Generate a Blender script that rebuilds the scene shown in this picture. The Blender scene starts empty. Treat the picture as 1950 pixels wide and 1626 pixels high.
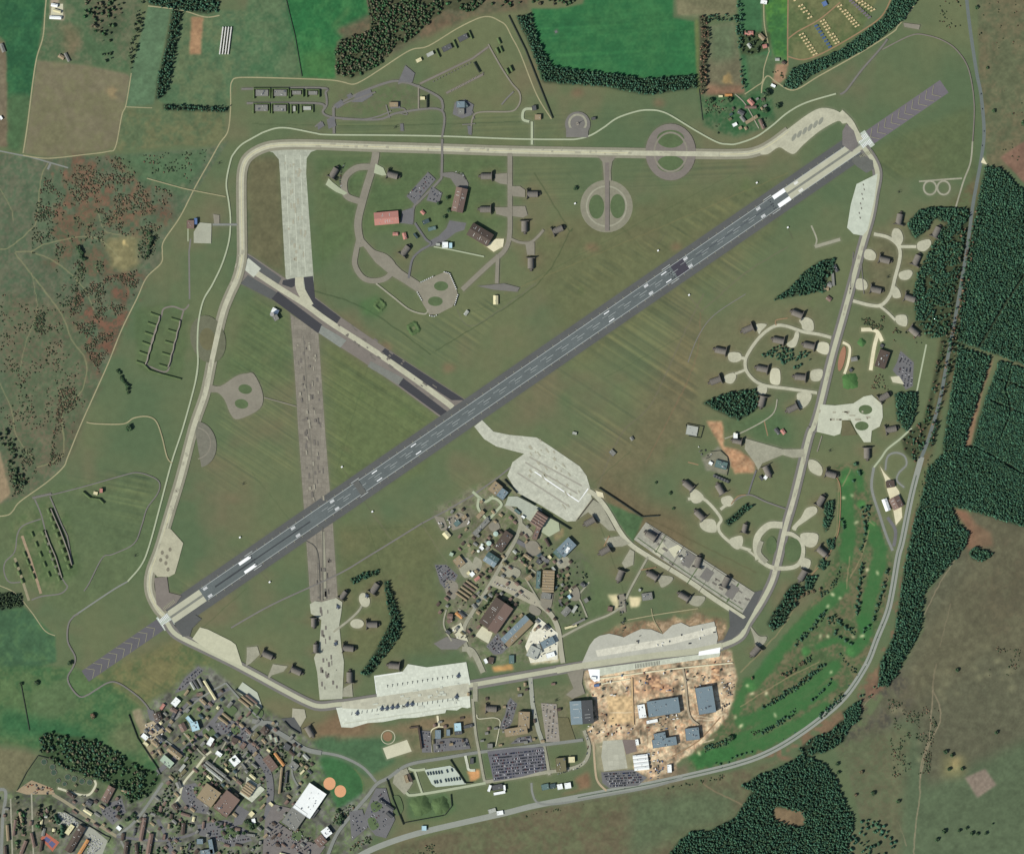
import bpy, bmesh, math, random
import numpy as np
from mathutils import Vector, Matrix
from mathutils.geometry import tessellate_polygon
random.seed(7); rng = np.random.default_rng(7)
R = math.radians
S = 1.7                                   # metres per map unit (one unit = one photo pixel of ground)
sc = bpy.context.scene; COL = sc.collection
def w2(x, y): return ((x-975)*S, (813-y)*S)
# ---------------------------------------------------------------- camera, sky, sun, exposure
cam = bpy.data.cameras.new('camera'); co = bpy.data.objects.new('camera', cam); COL.objects.link(co)
H_CAM = 9000.0
co.location = (0, 0, H_CAM); co.rotation_euler = (0, 0, 0)
cam.sensor_width = 36; cam.lens = 36*H_CAM/(1950*S); cam.clip_start = 100; cam.clip_end = 60000
sc.camera = co
SUN_EL, SUN_AZ = 37.0, 241.0
wd = bpy.data.worlds.new("World"); sc.world = wd; wd.use_nodes = True
nt = wd.node_tree; bg = nt.nodes['Background']; sky = nt.nodes.new('ShaderNodeTexSky')
sky.sky_type = 'NISHITA'; sky.sun_disc = False; sky.sun_elevation = R(SUN_EL); sky.sun_rotation = R(SUN_AZ)
nt.links.new(sky.outputs[0], bg.inputs[0]); bg.inputs[1].default_value = 0.075
sl = bpy.data.lights.new('sun', 'SUN'); sl.energy = 4.2; sl.angle = R(0.5); sl.color = (1.0, 0.96, 0.88)
so = bpy.data.objects.new('sun', sl); COL.objects.link(so)
ds = Vector((math.sin(R(SUN_AZ))*math.cos(R(SUN_EL)), math.cos(R(SUN_AZ))*math.cos(R(SUN_EL)), math.sin(R(SUN_EL))))
so.rotation_euler = ds.to_track_quat('Z', 'Y').to_euler()
sc.view_settings.view_transform = 'Standard'; sc.view_settings.look = 'None'
sc.view_settings.exposure = 0.3; sc.view_settings.gamma = 1.0
# ---------------------------------------------------------------- helpers
def lin(c):
    c = [v/255 for v in c]
    return tuple(v/12.92 if v <= 0.04045 else ((v+0.055)/1.055)**2.4 for v in c)
def tag(o, label=None, cat=None, group=None, kind=None):
    if label: o['label'] = label
    if cat: o['category'] = cat
    if group: o['group'] = group
    if kind: o['kind'] = kind
    return o
MATS = {}
def mat(col, var=0.14, s1=40.0, s2=6.0, rough=0.9, rib=None, slab=None, metal=0.0, attr=False):
    """procedural surface: base colour broken up by two scales of noise, optional ribs or slab joints"""
    key = (tuple(col) if not attr else 'attr', var, s1, s2, rough, rib, slab, metal)
    if key in MATS: return MATS[key]
    m = bpy.data.materials.new('surface'); m.use_nodes = True; t = m.node_tree; N = t.nodes; L = t.links
    b = N['Principled BSDF']; b.inputs['Roughness'].default_value = rough; b.inputs['Metallic'].default_value = metal
    b.inputs['Specular IOR Level'].default_value = 0.2
    g = N.new('ShaderNodeNewGeometry')
    def noise(scale, detail):
        n = N.new('ShaderNodeTexNoise'); n.inputs['Scale'].default_value = 1.0/scale; n.inputs['Detail'].default_value = detail
        L.new(g.outputs['Position'], n.inputs['Vector']); return n.outputs[0]
    def math_(op, a, b_):
        n = N.new('ShaderNodeMath'); n.operation = op
        for i, v in enumerate((a, b_)):
            if isinstance(v, (int, float)): n.inputs[i].default_value = v
            else: L.new(v, n.inputs[i])
        return n.outputs[0]
    f = math_('ADD', math_('MULTIPLY', math_('SUBTRACT', noise(s1, 4), 0.5), 3.0*var), math_('MULTIPLY', math_('SUBTRACT', noise(s2, 3), 0.5), 2.2*var))
    f = math_('ADD', f, 1.0)
    tc = None
    if rib or slab:
        tc = N.new('ShaderNodeTexCoord')
    if rib:
        sx = N.new('ShaderNodeSeparateXYZ'); L.new(tc.outputs['Object'], sx.inputs[0])
        w = math_('SINE', math_('MULTIPLY', sx.outputs[0], 6.2832/rib[0]), 0.0)
        f = math_('MULTIPLY', f, math_('ADD', math_('MULTIPLY', math_('GREATER_THAN', w, 0.6), -rib[1]), 1.0))
    if slab:
        mp = N.new('ShaderNodeMapping'); L.new(g.outputs['Position'], mp.inputs[0]); mp.inputs['Rotation'].default_value = (0, 0, R(slab[1]))
        bt = N.new('ShaderNodeTexBrick'); L.new(mp.outputs[0], bt.inputs['Vector']); bt.offset = 0.0
        bt.inputs['Scale'].default_value = 1.0; bt.inputs['Brick Width'].default_value = slab[0]; bt.inputs['Row Height'].default_value = slab[0]
        bt.inputs['Mortar Size'].default_value = slab[0]*0.05; bt.inputs['Color1'].default_value = (1, 1, 1, 1); bt.inputs['Color2'].default_value = (.84, .84, .84, 1)
        bt.inputs['Mortar'].default_value = (slab[2],)*3+(1,)
        f = math_('MULTIPLY', f, bt.outputs[0])
    mx = N.new('ShaderNodeVectorMath'); mx.operation = 'SCALE'
    if attr:
        a = N.new('ShaderNodeAttribute'); a.attribute_name = 'tint'; L.new(a.outputs['Color'], mx.inputs[0])
    else: mx.inputs[0].default_value = lin(col)
    L.new(f, mx.inputs['Scale']); L.new(mx.outputs[0], b.inputs['Base Color'])
    MATS[key] = m; return m
def fast_mesh(name, v, faces=None, quads=None, tris=None):
    me = bpy.data.meshes.new(name)
    if faces is not None: me.from_pydata(v, [], faces)
    else:
        v = np.asarray(v, np.float32); me.vertices.add(len(v)); me.vertices.foreach_set('co', v.ravel())
        q = quads if quads is not None else tris; k = q.shape[1]; n = len(q)
        me.loops.add(n*k); me.loops.foreach_set('vertex_index', q.astype(np.int32).ravel())
        me.polygons.add(n); me.polygons.foreach_set('loop_start', np.arange(0, n*k, k, dtype=np.int32))
        me.polygons.foreach_set('loop_total', np.full(n, k, np.int32))
    me.update(calc_edges=True); return me
def obj(name, me, m=None, parent=None, loc=None, rz=0.0):
    o = bpy.data.objects.new(name, me); COL.objects.link(o)
    if m is not None and me is not None and len(me.materials) == 0:
        for q in (m if isinstance(m, (list, tuple)) else [m]): me.materials.append(q)
    if parent: o.parent = parent
    if loc: o.location = loc
    if rz: o.rotation_euler = (0, 0, rz)
    return o
def empty(name, x, y, ang=0.0, z=0.0):
    o = bpy.data.objects.new(name, None); COL.objects.link(o); X, Y = w2(x, y); o.location = (X, Y, z); o.rotation_euler = (0, 0, ang); o.empty_display_size = 2
    return o
class MB:
    def __init__(s): s.v = []; s.f = []; s.mi = []
    def add(s, v, f, mi=0):
        n = len(s.v); s.v += v; s.f += [tuple(i+n for i in q) for q in f]; s.mi += [mi]*len(f)
    def box(s, x0, x1, y0, y1, z0, z1, mi=0, ang=0, c=(0, 0)):
        v = [(x, y, z) for z in (z0, z1) for x, y in ((x0, y0), (x1, y0), (x1, y1), (x0, y1))]
        if ang:
            ca, sa = math.cos(ang), math.sin(ang); v = [(c[0]+x*ca-y*sa, c[1]+x*sa+y*ca, z) for x, y, z in v]
        elif c != (0, 0): v = [(x+c[0], y+c[1], z) for x, y, z in v]
        s.add(v, [(3, 2, 1, 0), (4, 5, 6, 7), (0, 1, 5, 4), (1, 2, 6, 5), (2, 3, 7, 6), (3, 0, 4, 7)], mi)
    def prism(s, pts, z0, z1, mi=0):
        n = len(pts); a = sum(pts[i][0]*pts[(i+1) % n][1]-pts[(i+1) % n][0]*pts[i][1] for i in range(n))
        if a < 0: pts = pts[::-1]
        s.add([(x, y, z0) for x, y in pts]+[(x, y, z1) for x, y in pts], [tuple(range(n-1, -1, -1)), tuple(range(n, 2*n))]+[(i, (i+1) % n, n+(i+1) % n, n+i) for i in range(n)], mi)
    def cyl(s, x, y, r, z0, z1, n=16, r1=None, mi=0):
        r1 = r if r1 is None else r1
        s.add([(x+r*math.cos(6.2832*i/n), y+r*math.sin(6.2832*i/n), z0) for i in range(n)]+[(x+r1*math.cos(6.2832*i/n), y+r1*math.sin(6.2832*i/n), z1) for i in range(n)],
              [tuple(range(n-1, -1, -1)), tuple(range(n, 2*n))]+[(i, (i+1) % n, n+(i+1) % n, n+i) for i in range(n)], mi)
    def mesh(s, name='m'):
        me = bpy.data.meshes.new(name); me.from_pydata(s.v, [], s.f); me.polygons.foreach_set('material_index', s.mi); me.update(); return me
    def build(s, name, m, parent=None): return obj(name, s.mesh(name), m, parent)
def P(t):                                  # "x,y x,y" -> points
    return [tuple(float(q) for q in p.split(',')) for p in t.split()]
def spline(pts, closed=False, k=6):
    if len(pts) < 3: return pts
    out = []; n = len(pts)
    for i in range(n if closed else n-1):
        p0 = pts[(i-1) % n] if closed or i > 0 else pts[i]; p1 = pts[i]; p2 = pts[(i+1) % n]; p3 = pts[(i+2) % n] if closed or i+2 < n else pts[(i+1) % n]
        for j in range(k):
            t = j/k; q = []
            for d in (0, 1):
                a, b, c, e = p0[d], p1[d], p2[d], p3[d]
                q.append(0.5*(2*b+(c-a)*t+(2*a-5*b+4*c-e)*t*t+(3*b-a-3*c+e)*t**3))
            out.append(tuple(q))
    if not closed: out.append(pts[-1])
    return out
def ell(cx, cy, rx, ry, a=0, n=32, t0=0, t1=360):
    ca, sa = math.cos(R(a)), math.sin(R(a)); o = []
    for i in range(n+(0 if t1-t0 == 360 else 1)):
        t = R(t0+(t1-t0)*i/n); x, y = rx*math.cos(t), ry*math.sin(t); o.append((cx+x*ca+y*sa, cy-x*sa+y*ca))
    return o
def inpoly(px, py, poly):
    ins = np.zeros(px.shape, bool); n = len(poly); j = n-1
    for i in range(n):
        xi, yi = poly[i]; xj, yj = poly[j]
        if yi != yj:
            c = ((yi > py) != (yj > py)) & (px < (xj-xi)*(py-yi)/(yj-yi)+xi); ins ^= c
        j = i
    return ins
# ---------------------------------------------------------------- the ground: one sheet whose cover (grass, heath, soil, crops) is laid out in map units
G = 1.5; GX0, GY0, GX1, GY1 = -60, -60, 2010, 1686
gx = np.arange(GX0, GX1+G, G); gy = np.arange(GY0, GY1+G, G)
XX, YY = np.meshgrid(gx, gy); XX = XX.astype(np.float32); YY = YY.astype(np.float32); Hh, Ww = XX.shape
def vnoise(scale, seed):
    r = np.random.default_rng(seed); gw = int(2100/scale)+4; gh = int(1800/scale)+4; g = r.random((gh, gw)).astype(np.float32)
    fx = (XX-GX0)/scale; fy = (YY-GY0)/scale; ix = fx.astype(int); iy = fy.astype(int); fx = fx-ix; fy = fy-iy
    fx = fx*fx*(3-2*fx); fy = fy*fy*(3-2*fy)
    return (g[iy, ix]*(1-fx)+g[iy, ix+1]*fx)*(1-fy)+(g[iy+1, ix]*(1-fx)+g[iy+1, ix+1]*fx)*fy-0.5
N400, N120, N50, N20, N8, N4 = [vnoise(s, i+1) for i, s in enumerate((330, 110, 47, 19, 8, 3.7))]
M120, M50, M20, M8 = [vnoise(s, i+21) for i, s in enumerate((120, 52, 21, 9))]
FN = (np.random.default_rng(99).random(XX.shape).astype(np.float32)-.5)
FN = (FN+np.roll(FN, 1, 0)+np.roll(FN, 1, 1)+np.roll(np.roll(FN, 1, 0), 1, 1))*.6
def c3(c): return np.array(c, np.float32)
a = np.clip(0.5+N400*0.9+N120*0.8+N50*0.5+N20*0.2, 0, 1)[..., None]; b = np.clip(M120*1.7+M50*1.0+M20*0.5-0.12, 0, 1)[..., None]
CV = c3((83, 100, 71))*(1-a)+c3((99, 106, 75))*a; CV = CV*(1-.7*b)+c3((110, 102, 78))*.7*b
def region(pts, pad):
    xs = [p[0] for p in pts]; ys = [p[1] for p in pts]
    i0 = max(0, int((min(xs)-pad-GX0)/G)); i1 = min(Ww, int((max(xs)+pad-GX0)/G)+2); j0 = max(0, int((min(ys)-pad-GY0)/G)); j1 = min(Hh, int((max(ys)+pad-GY0)/G)+2)
    return slice(j0, max(j0+1, j1)), slice(i0, max(i0+1, i1))
def blur(m, r):
    k = max(1, int(round(r/G)))
    if k < 1: return m
    for _ in range(2):
        for ax in (0, 1):
            p = np.pad(m, [(k+1, k) if q == ax else (0, 0) for q in (0, 1)], mode='edge'); c = np.cumsum(p, axis=ax)
            n = m.shape[ax]; m = (np.take(c, range(2*k+1, 2*k+1+n), ax)-np.take(c, range(0, n), ax))/(2*k+1)
    return m
def mask(pts, feather=2, wob=2):
    sl_ = region(pts, feather*3+wob*2); X = XX[sl_]; Y = YY[sl_]
    m = inpoly(X+wob*2*(N20[sl_]+0.5*N8[sl_]), Y+wob*2*(M20[sl_]+0.5*M8[sl_]), pts).astype(np.float32)
    if feather > 0: m = blur(m, feather)
    return sl_, m
def fill(t, col, feather=2, wob=2, al=1.0, tex=0.10, col2=None, patch=None, fine=0):
    pts = P(t) if isinstance(t, str) else t; sl_, m = mask(pts, feather, wob); m = m*al
    if patch is not None: m = m*np.clip((N50[sl_]+M20[sl_]*0.9+N8[sl_]*0.7)*3+patch, 0, 1)
    c = c3(col)*np.ones(m.shape+(1,), np.float32)
    if col2 is not None:
        k = np.clip(0.5+M50[sl_]*1.3*(1-.6*fine)+N20[sl_]*1.1*(1-.5*fine)+M8[sl_]*(0.8+.6*fine)+N4[sl_]*(.8+1.6*fine)+FN[sl_]*fine*.9, 0, 1)[..., None]; c = c*(1-k)+c3(col2)*k
    c = c*(1+tex*(N20[sl_]+N8[sl_]*1.0+N4[sl_]*1.2))[..., None]; m = m[..., None]
    CV[sl_] = CV[sl_]*(1-m)+c*m
def stroke(t, w, col, al=1.0, feather=1.0, wob=1.0, sm=True):
    pts = P(t) if isinstance(t, str) else t; pts = spline(pts, k=4) if sm else pts; sl_ = region(pts, w+4); X = XX[sl_]+wob*2*N8[sl_]; Y = YY[sl_]+wob*2*M8[sl_]
    d = np.full(X.shape, 1e9, np.float32)
    for (x0, y0), (x1, y1) in zip(pts[:-1], pts[1:]):
        dx, dy = x1-x0, y1-y0; L2 = dx*dx+dy*dy+1e-9; u = np.clip(((X-x0)*dx+(Y-y0)*dy)/L2, 0, 1); d = np.minimum(d, np.hypot(X-x0-u*dx, Y-y0-u*dy))
    m = (np.clip((w/2-d)/feather+0.5, 0, 1)*al)[..., None]; CV[sl_] = CV[sl_]*(1-m)+c3(col)*m
def stripes(t, ang, per, amp, feather=8):
    """mowing lines: long, parallel, irregularly spaced"""
    pts = P(t); sl_, m = mask(pts, feather, 2); X = XX[sl_]; Y = YY[sl_]
    u = X*math.sin(R(ang))+Y*math.cos(R(ang))+N50[sl_]*1.0; pr = np.random.default_rng(int(per*10)).normal(size=4096); v = (u+3000)/(per*.27); i0 = v.astype(int); fr = v-i0; k = pr[i0 % 4096]*(1-fr)+pr[(i0+1) % 4096]*fr
    k = k*np.clip(0.6+N120[sl_]*1.5, 0.1, 1.2); k2 = (amp*.75*m*k)[..., None]; CV[sl_] *= 1+k2*np.array([1.15, .9, .7], np.float32)
SHTXT = '''1517.5 597.5 93 37 topmost shelter of the west-facing oval loop left of the east taxiway
1423 627 90 -40 shelter at the upper left bend of the oval loop
1371.5 667.5 97 20 leftmost upper shelter outside the oval loop, in brown grass
1361.7 725 92 -35 leftmost lower shelter outside the oval loop
1481.7 648 97 20 shelter inside the oval loop just above the bushes
1540 658 97 22 shelter inside the oval loop next to the east taxiway
1450.8 702 97 20 shelter inside the lower left of the oval loop
1523 718 99 10 shelter below the bushes with a square pad on the east taxiway
1450.8 765 25 -97 shelter against the right side of the triangular wood
1508 778 88 -45 lone shelter below the oval loop with cluttered pad
1712.5 418 -20 98 topmost shelter right of the east taxiway
1783 442.5 -45 90 shelter tucked between the two woods at the upper right
1745 496 -40 90 shelter beside the long wood, second pad down the right loop
1684 495 -97 -25 upper shelter enclosed by the right loop
1667.5 552 -97 -20 lower shelter enclosed by the right loop
1732.5 568 -95 -30 shelter outside the right loop at the wood's edge
1740 631 -75 -65 shelter hidden by bushes at the lower end of the right loop
1683 756 -85 50 shelter at the upper right of the pale twin-hole apron
1696.5 817.5 -95 20 shelter at the right of the pale twin-hole apron
1651 863 0 -100 shelter at the bottom tip of the pale twin-hole apron
1310 924 80 65 leftmost shelter of the group below the fenced compound
1371 931 50 87 shelter right of the leftmost one below the row of small sheds
1331.7 980 70 70 shelter on the left bend of the lower shelter lane
1418 1006 -25 97 shelter right of the narrow slanting tree belt
1581.7 903 -95 -25 shelter across the east taxiway from the grey wedge pad
1562.5 954 -50 87 shelter above the ring dispersal with a kite-shaped pad
1565 1050 -75 -65 shelter at the right of the ring dispersal
1527.5 1096 50 -87 shelter below the ring dispersal
1461 897 -40 -90 shelter beside a white square roof at the orange soil
1403 840 97 20 short shelter at the upper end of the orange soil
1239 1019 85 50 shelter at the upper left end of the long concrete compound
1329 1070 -25 97 middle shelter of the long concrete compound
1381.7 1108 -45 90 shelter at the lower right of the long concrete compound
1241.7 1095 85 50 upper shelter on the grass below the long concrete compound
1301.7 1135 87 50 lower shelter on the grass below the long concrete compound
1122.4 993.7 87 -48 shelter just below the terminal apron
1150.8 1049 85 -50 shelter second down the lane from the terminal apron
1180.5 1096 35 -93 shelter nearest the access road to the dirt square
1437.5 1240 65 -75 shelter beside the golf course corner of the works site
654 1133 -60 80 shelter on the disused strip's apron, upper left of the pair below the short hedge
713.7 1120 -55 83 shelter at the top of the long curved tree row
708.6 1189 -100 0 shelter enclosed by the long curved tree row
597.5 1185 0 -100 narrow upright shelter left of the disused strip's apron
601.5 1234 0 100 reddish shelter left of the apron, below the narrow upright one
663.4 1234 -100 -10 shelter right of the disused strip's apron, upper one
666 1289 0 100 shelter right of the disused strip's apron, lower one
750 1267 100 10 shelter at the top corner of the white flight line
564 1277 -90 -40 right-hand shelter of the pair beside the south-west taxiway
509.7 1247 -90 -40 left-hand shelter of the pair beside the south-west taxiway
589.8 1392 -50 -87 lone shelter in brown ground above the town road
935.8 1349 -100 -5 shelter left of the slanting small car park and bent tan hall
635.8 330 -50 87 shelter at the far upper left of the upper left loops
747.5 334 -97 -25 shelter above the pinkish-red hangar
771.7 478 -60 80 shelter below the pinkish-red hangar
925.8 336 100 0 upper of two shelters right of the upright brown hangar
924 399 100 0 lower of two shelters right of the upright brown hangar
1014 370 -100 0 shelter facing the north-south lane with a rounded pad
999 432 0 -100 upright pale shelter inside the lane's right bend
1011 502 0 -100 lowest upright shelter right of the lane
1062 438 -90 40 slanting shelter at the corner of the turf paths'''
# ---- fields, heath, meadows (map units)
fill('0,-60 90,-60 88,0 68,130 60,190 15,190 10,80 0,70 -60,60 -60,-60', (44, 88, 58), 2, 0, col2=(52, 94, 60))
fill('14,180 62,180 50,240 38,292 12,285', (72, 98, 66), 5)
fill('-60,70 8,80 12,115 14,280 -60,275', (108, 98, 78), 2, 1)
fill('90,-60 290,-60 270,10 245,138 160,122 72,114 82,60', (76, 100, 70), 3, 1, col2=(92, 98, 74))
fill('118,45 150,50 156,90 130,110 120,80', (118, 98, 76), 8, 3, .6)
fill('170,5 235,10 225,75 180,70', (72, 78, 58), 8, 4, .6, col2=(96, 84, 68))
fill('70,115 160,124 240,141 250,148 238,200 224,280 200,288 120,299 90,300 46,292 58,200', (114, 109, 86), 1.5, 0, tex=.08, col2=(106, 104, 78))
fill('200,172 236,160 232,182 215,190', (150, 128, 92), 3, 3, .5, patch=0)
fill('282,12 326,16 292,200 240,204 250,135 270,60', (84, 108, 80), 1.5, 0)
fill('236,207 430,214 430,262 402,280 340,276 220,290', (88, 104, 74), 2, 0, col2=(98, 102, 72))
fill('346,22 480,20 545,0 575,146 445,146 437,205 320,202 300,190 330,90', (78, 104, 74), 2, 0, col2=(90, 104, 74))
fill('364,32 388,32 382,105 360,105', (150, 120, 90), 2, 1)
fill('480,-60 548,-60 548,0 577,146 480,146 460,90 470,20', (70, 102, 70), 3, 0, col2=(84, 104, 74))
fill('545,-60 690,-60 699,10 710,46 662,64 641,80 638,150 576,147 548,20', (44, 100, 58), 1.5, 0, col2=(56, 106, 62))
fill('628,50 672,8 660,28 636,52', (96, 112, 70), 4, 2, .6)
fill('575,100 640,100 638,150 577,147', (74, 106, 60), 8, 2, .5)
fill('640,60 860,-60 1010,-60 1005,20 900,30 790,80 720,120', (92, 92, 70), 4, 3, col2=(104, 90, 70))
fill('1012,17 1040,18 1075,16 1110,8 1135,-60 1285,-60 1281,34 1322,42 1328,145 1325,160 1030,150', (46, 100, 60), 1.2, 0, tex=.07, col2=(54, 104, 62))
stripes('1012,17 1040,18 1075,16 1110,8 1135,-60 1285,-60 1281,34 1322,42 1328,145 1030,130', 3, 11, .05, 2)
fill('1325,35 1331,42 1334,178 1328,178 1323,60', (100, 112, 66), 1, .5, .8)
fill('1283,-60 1405,-60 1402,28 1325,28 1290,30', (104, 104, 78), 1.5, 0)
fill('1288,0 1292,30 1330,34 1402,30', (128, 122, 94), 2, 1, .4)
fill('1352,50 1398,42 1408,110 1420,182 1345,184', (100, 98, 76), 1.5, 0)
fill('1350,50 1398,42 1404,110 1354,120', (88, 108, 78), 8, 0, .7)
fill('1345,160 1420,165 1418,184 1345,184', (136, 100, 80), 5, 3, .7)
fill('1372,140 1390,140 1395,165 1375,160', (172, 140, 88), 3, 3, .6, patch=0)
fill('1402,-60 1448,-60 1452,60 1470,100 1460,175 1420,180 1410,100', (60, 98, 64), 2, 0)
fill('1448,-60 1502,-60 1499,118 1475,110 1462,60', (60, 104, 58), 2, 0, col2=(76, 118, 56))
fill('1503,-60 1700,-60 1640,60 1590,98 1530,118 1503,104', (86, 100, 64), 2, 0, col2=(100, 104, 70))
fill('1420,100 1495,110 1490,160 1430,178', (78, 98, 68), 3, 2)
fill('1478,122 1500,122 1496,150 1480,162 1470,160', (150, 122, 96), 2, 1)
fill('1332,186 1470,176 1475,240 1400,262 1340,240', (54, 92, 58), 3, 1, col2=(86, 100, 72))
fill('-60,286 90,301 218,296 400,282 420,276 436,268 340,415 310,462 305,500 280,530 232,628 150,816 120,890 60,940 -60,980', (82, 98, 74), 1.5, 0, col2=(92, 96, 76), fine=.5)
fill('92,300 215,296 325,370 325,420 240,440 180,390 100,430', (112, 84, 68), 8, 6, .85, patch=.25, col2=(84, 82, 66), fine=1)
fill('215,297 400,284 350,372 300,360 240,330', (76, 104, 72), 6, 3, .7)
fill('320,300 395,285 350,370 320,350', (112, 110, 84), 5, 5, .5, patch=.2)
fill('60,400 210,400 220,520 150,540 70,500', (100, 86, 70), 9, 8, .7, patch=.05, col2=(76, 82, 62), fine=1)
fill('130,590 160,535 205,520 265,512 278,528 262,566 232,625 200,700 186,728 165,690 148,650', (112, 82, 66), 5, 4, .95, col2=(78, 74, 60), patch=.7, fine=1)
fill('120,740 180,730 150,812 125,880 90,900 100,850', (104, 84, 70), 6, 5, .8, patch=.2, col2=(78, 80, 62), fine=1)
fill('70,410 210,395 330,420 320,450 262,500 200,530 120,540 70,480', (108, 90, 70), 8, 8, .7, patch=.4, col2=(78, 88, 64), fine=1)
fill('10,560 150,590 190,740 130,870 60,940 0,960', (88, 98, 72), 8, 8, .7, col2=(98, 92, 72), fine=.8)
fill('200,455 262,450 266,500 235,520 205,505', (122, 116, 82), 5, 4, .9)
fill('216,455 258,453 262,470 225,470', (192, 172, 118), 2, 4, .9, patch=.15)
fill('205,480 232,478 230,512 210,505', (150, 142, 104), 4, 3, .7, patch=.1)
fill('252,470 262,480 256,492 250,486', (186, 160, 112), 2, 3, .8, patch=.3)
for t, w in (('30,480 65,482 115,505 160,550 178,590', 2), ('28,482 115,595 135,645 165,690 155,745 125,770 118,800 122,860 100,880 70,890', 2), ('60,480 95,462 180,452 225,490', 2),
             ('0,475 20,470 55,440 70,420 78,340 92,310', 1.8), ('0,360 20,395 25,420', 1.5), ('60,520 68,560 70,600 50,650 38,700', 1.2), ('0,730 22,780 28,820 40,845 62,870', 1.5), ('185,400 200,440 232,448', 1.4)):
    stroke(t, w, (132, 130, 96), .8)
fill('-60,985 60,940 100,925 300,900 300,1070 280,1095 235,1110 140,1176 60,1120 0,1110 -60,1110', (88, 102, 70), 5, 2, .6)
fill('-60,1125 40,1150 105,1210 108,1260 60,1275 -60,1300', (64, 94, 66), 1.5, 0, col2=(72, 100, 66))
fill('-60,1272 70,1268 140,1270 230,1310 275,1352 250,1362 305,1460 300,1505 240,1480 150,1440 70,1425 -60,1405', (64, 98, 62), 3, 1, col2=(80, 102, 66))
fill('60,1320 130,1285 150,1345 100,1370 62,1362', (84, 104, 70), 5, 2, .9)
fill('0,1345 140,1380 270,1470 200,1440 80,1405 0,1395', (46, 92, 58), 9, 4, .7)
fill('200,1395 255,1370 275,1440 230,1430', (100, 106, 76), 9, 3, .7)
fill('-60,1412 72,1436 28,1505 0,1512 -60,1500', (106, 104, 78), 3, 1)
fill('72,1440 95,1442 190,1480 205,1510 150,1530 30,1508', (84, 96, 70), 2, 0)
# ---- airfield turf tones and mowing lines
fill('470,300 535,300 545,525 470,490', (98, 92, 68), 8, 3, .8)
fill('600,300 960,298 960,440 700,440 600,520', (78, 98, 62), 10, 3, .6)
fill('560,535 760,680 690,700 610,600 600,540', (112, 94, 72), 16, 6, .6)
fill('470,560 550,600 560,740 420,720', (84, 102, 66), 12, 3, .6)
fill('620,640 840,790 800,900 640,940', (92, 104, 66), 12, 3, .7)
fill('980,440 1500,330 1480,440 1100,700', (94, 96, 66), 14, 4, .5)
fill('1310,600 1340,600 1330,830 1180,950 1150,900', (112, 98, 74), 22, 5, .6)
fill('1130,900 1300,980 1330,1060 1450,1110 1300,1120 1150,960', (110, 92, 70), 16, 5, .7)
fill('1330,810 1400,790 1500,780 1510,850', (70, 98, 64), 12, 4, .6)
fill('1148,955 1225,985 1205,1035 1180,1000', (72, 96, 64), 2, 1)
fill('640,1000 830,990 840,1240 660,1260', (96, 98, 66), 10, 3, .6)
fill('160,1290 340,1215 420,1260 280,1345 200,1300', (78, 98, 60), 8, 3, .6, col2=(108, 106, 68))
fill('1650,290 1850,200 1860,340 1700,340', (88, 96, 64), 8, 3, .6)
fill('1860,-60 2010,-60 2010,330 1880,320 1865,180', (92, 98, 72), 2, 0, col2=(100, 96, 72))
fill('1905,300 1960,262 2010,250 2010,370 1950,350', (116, 92, 76), 2, 1)
stripes('900,800 1450,440 1640,300 1650,340 1500,450 1340,600 1320,820 1130,900', -33, 11, .085)
stripes('960,640 1260,480 1480,350 1480,330 1100,520 900,690', -33, 12, .07)
stripes('600,640 840,790 640,930 610,930', -33, 7, .06)
stripes('1660,290 1800,190 1850,260 1700,350', -35, 12, .10)
stripes('600,300 1460,300 1440,330 1000,400 600,400', 2, 9, .05)
stripes('620,225 1300,205 1300,262 620,262', 2, 8, .06)
stripes('480,560 560,600 565,900 380,950 400,850', -33, 8, .07)
stripes('330,1100 470,1030 600,990 350,1135 330,1140', -33, 8, .08)
stripes('900,960 640,1120 640,1040 880,880', -33, 12, .05)
stripes('130,900 290,900 270,1040 140,1090', -12, 9, .10)
stripes('180,1330 400,1220 280,1340', -33, 10, .08)
stripes('700,650 960,560 900,680 820,720', -33, 9, .10)
for t, w, c, al in (('545,540 690,585 820,675', 2, (60, 74, 50), .8), ('1280,95 1310,600', 1, (80, 90, 60), 0), ('1088,440 1083,445 1020,545 830,668', 1.6, (66, 78, 52), .7), ('1018,330 1085,440', 1.6, (66, 78, 52), .8),
                    ('1340,560 1300,640 1240,770 1180,830 1130,950', 2.2, (104, 100, 82), .7), ('1312,562 1334,590 1345,585 1420,520 1500,470', 2.2, (104, 100, 82), .6), ('1334,595 1320,700 1230,880', 2, (120, 98, 76), .5),
                    ('960,560 1500,330', 1.6, (112, 108, 74), .6), ('480,236 700,240 1000,232', 1, (60, 76, 50), .7), ('870,590 905,620 1020,540', 2, (100, 100, 84), .6), ('700,1000 720,1060 730,1095', 1.2, (70, 82, 54), .6),
                    ('805,1000 850,1070', 1.6, (112, 108, 88), .6), ('470,1120 380,1200', 1.2, (74, 86, 56), .6), ('1128,960 1200,1160', 1.6, (72, 82, 56), .6), ('1225,985 1260,1000 1440,1090', 2, (86, 82, 58), .6),
                    ('620,400 620,560 700,640', 1.2, (80, 90, 60), .5), ('1270,440 1245,475', 1.2, (84, 84, 68), .6), ('1500,435 1510,455', 1.5, (84, 84, 68), .7), ('1312,562 1295,545', 1.5, (84, 84, 68), .7),
                    ('651,890 665,910', 1.2, (84, 84, 68), .7), ('709,975 690,950', 1.2, (84, 84, 68), .7), ('709,978 748,1030', 2, (110, 106, 88), .5), ('513,1108 498,1090', 1.2, (84, 84, 68), .7)):
    stroke(t, w, c, al)
fill('683,575 720,560 735,590 720,605 690,600', (66, 100, 58), 4, 1, .5)
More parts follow.
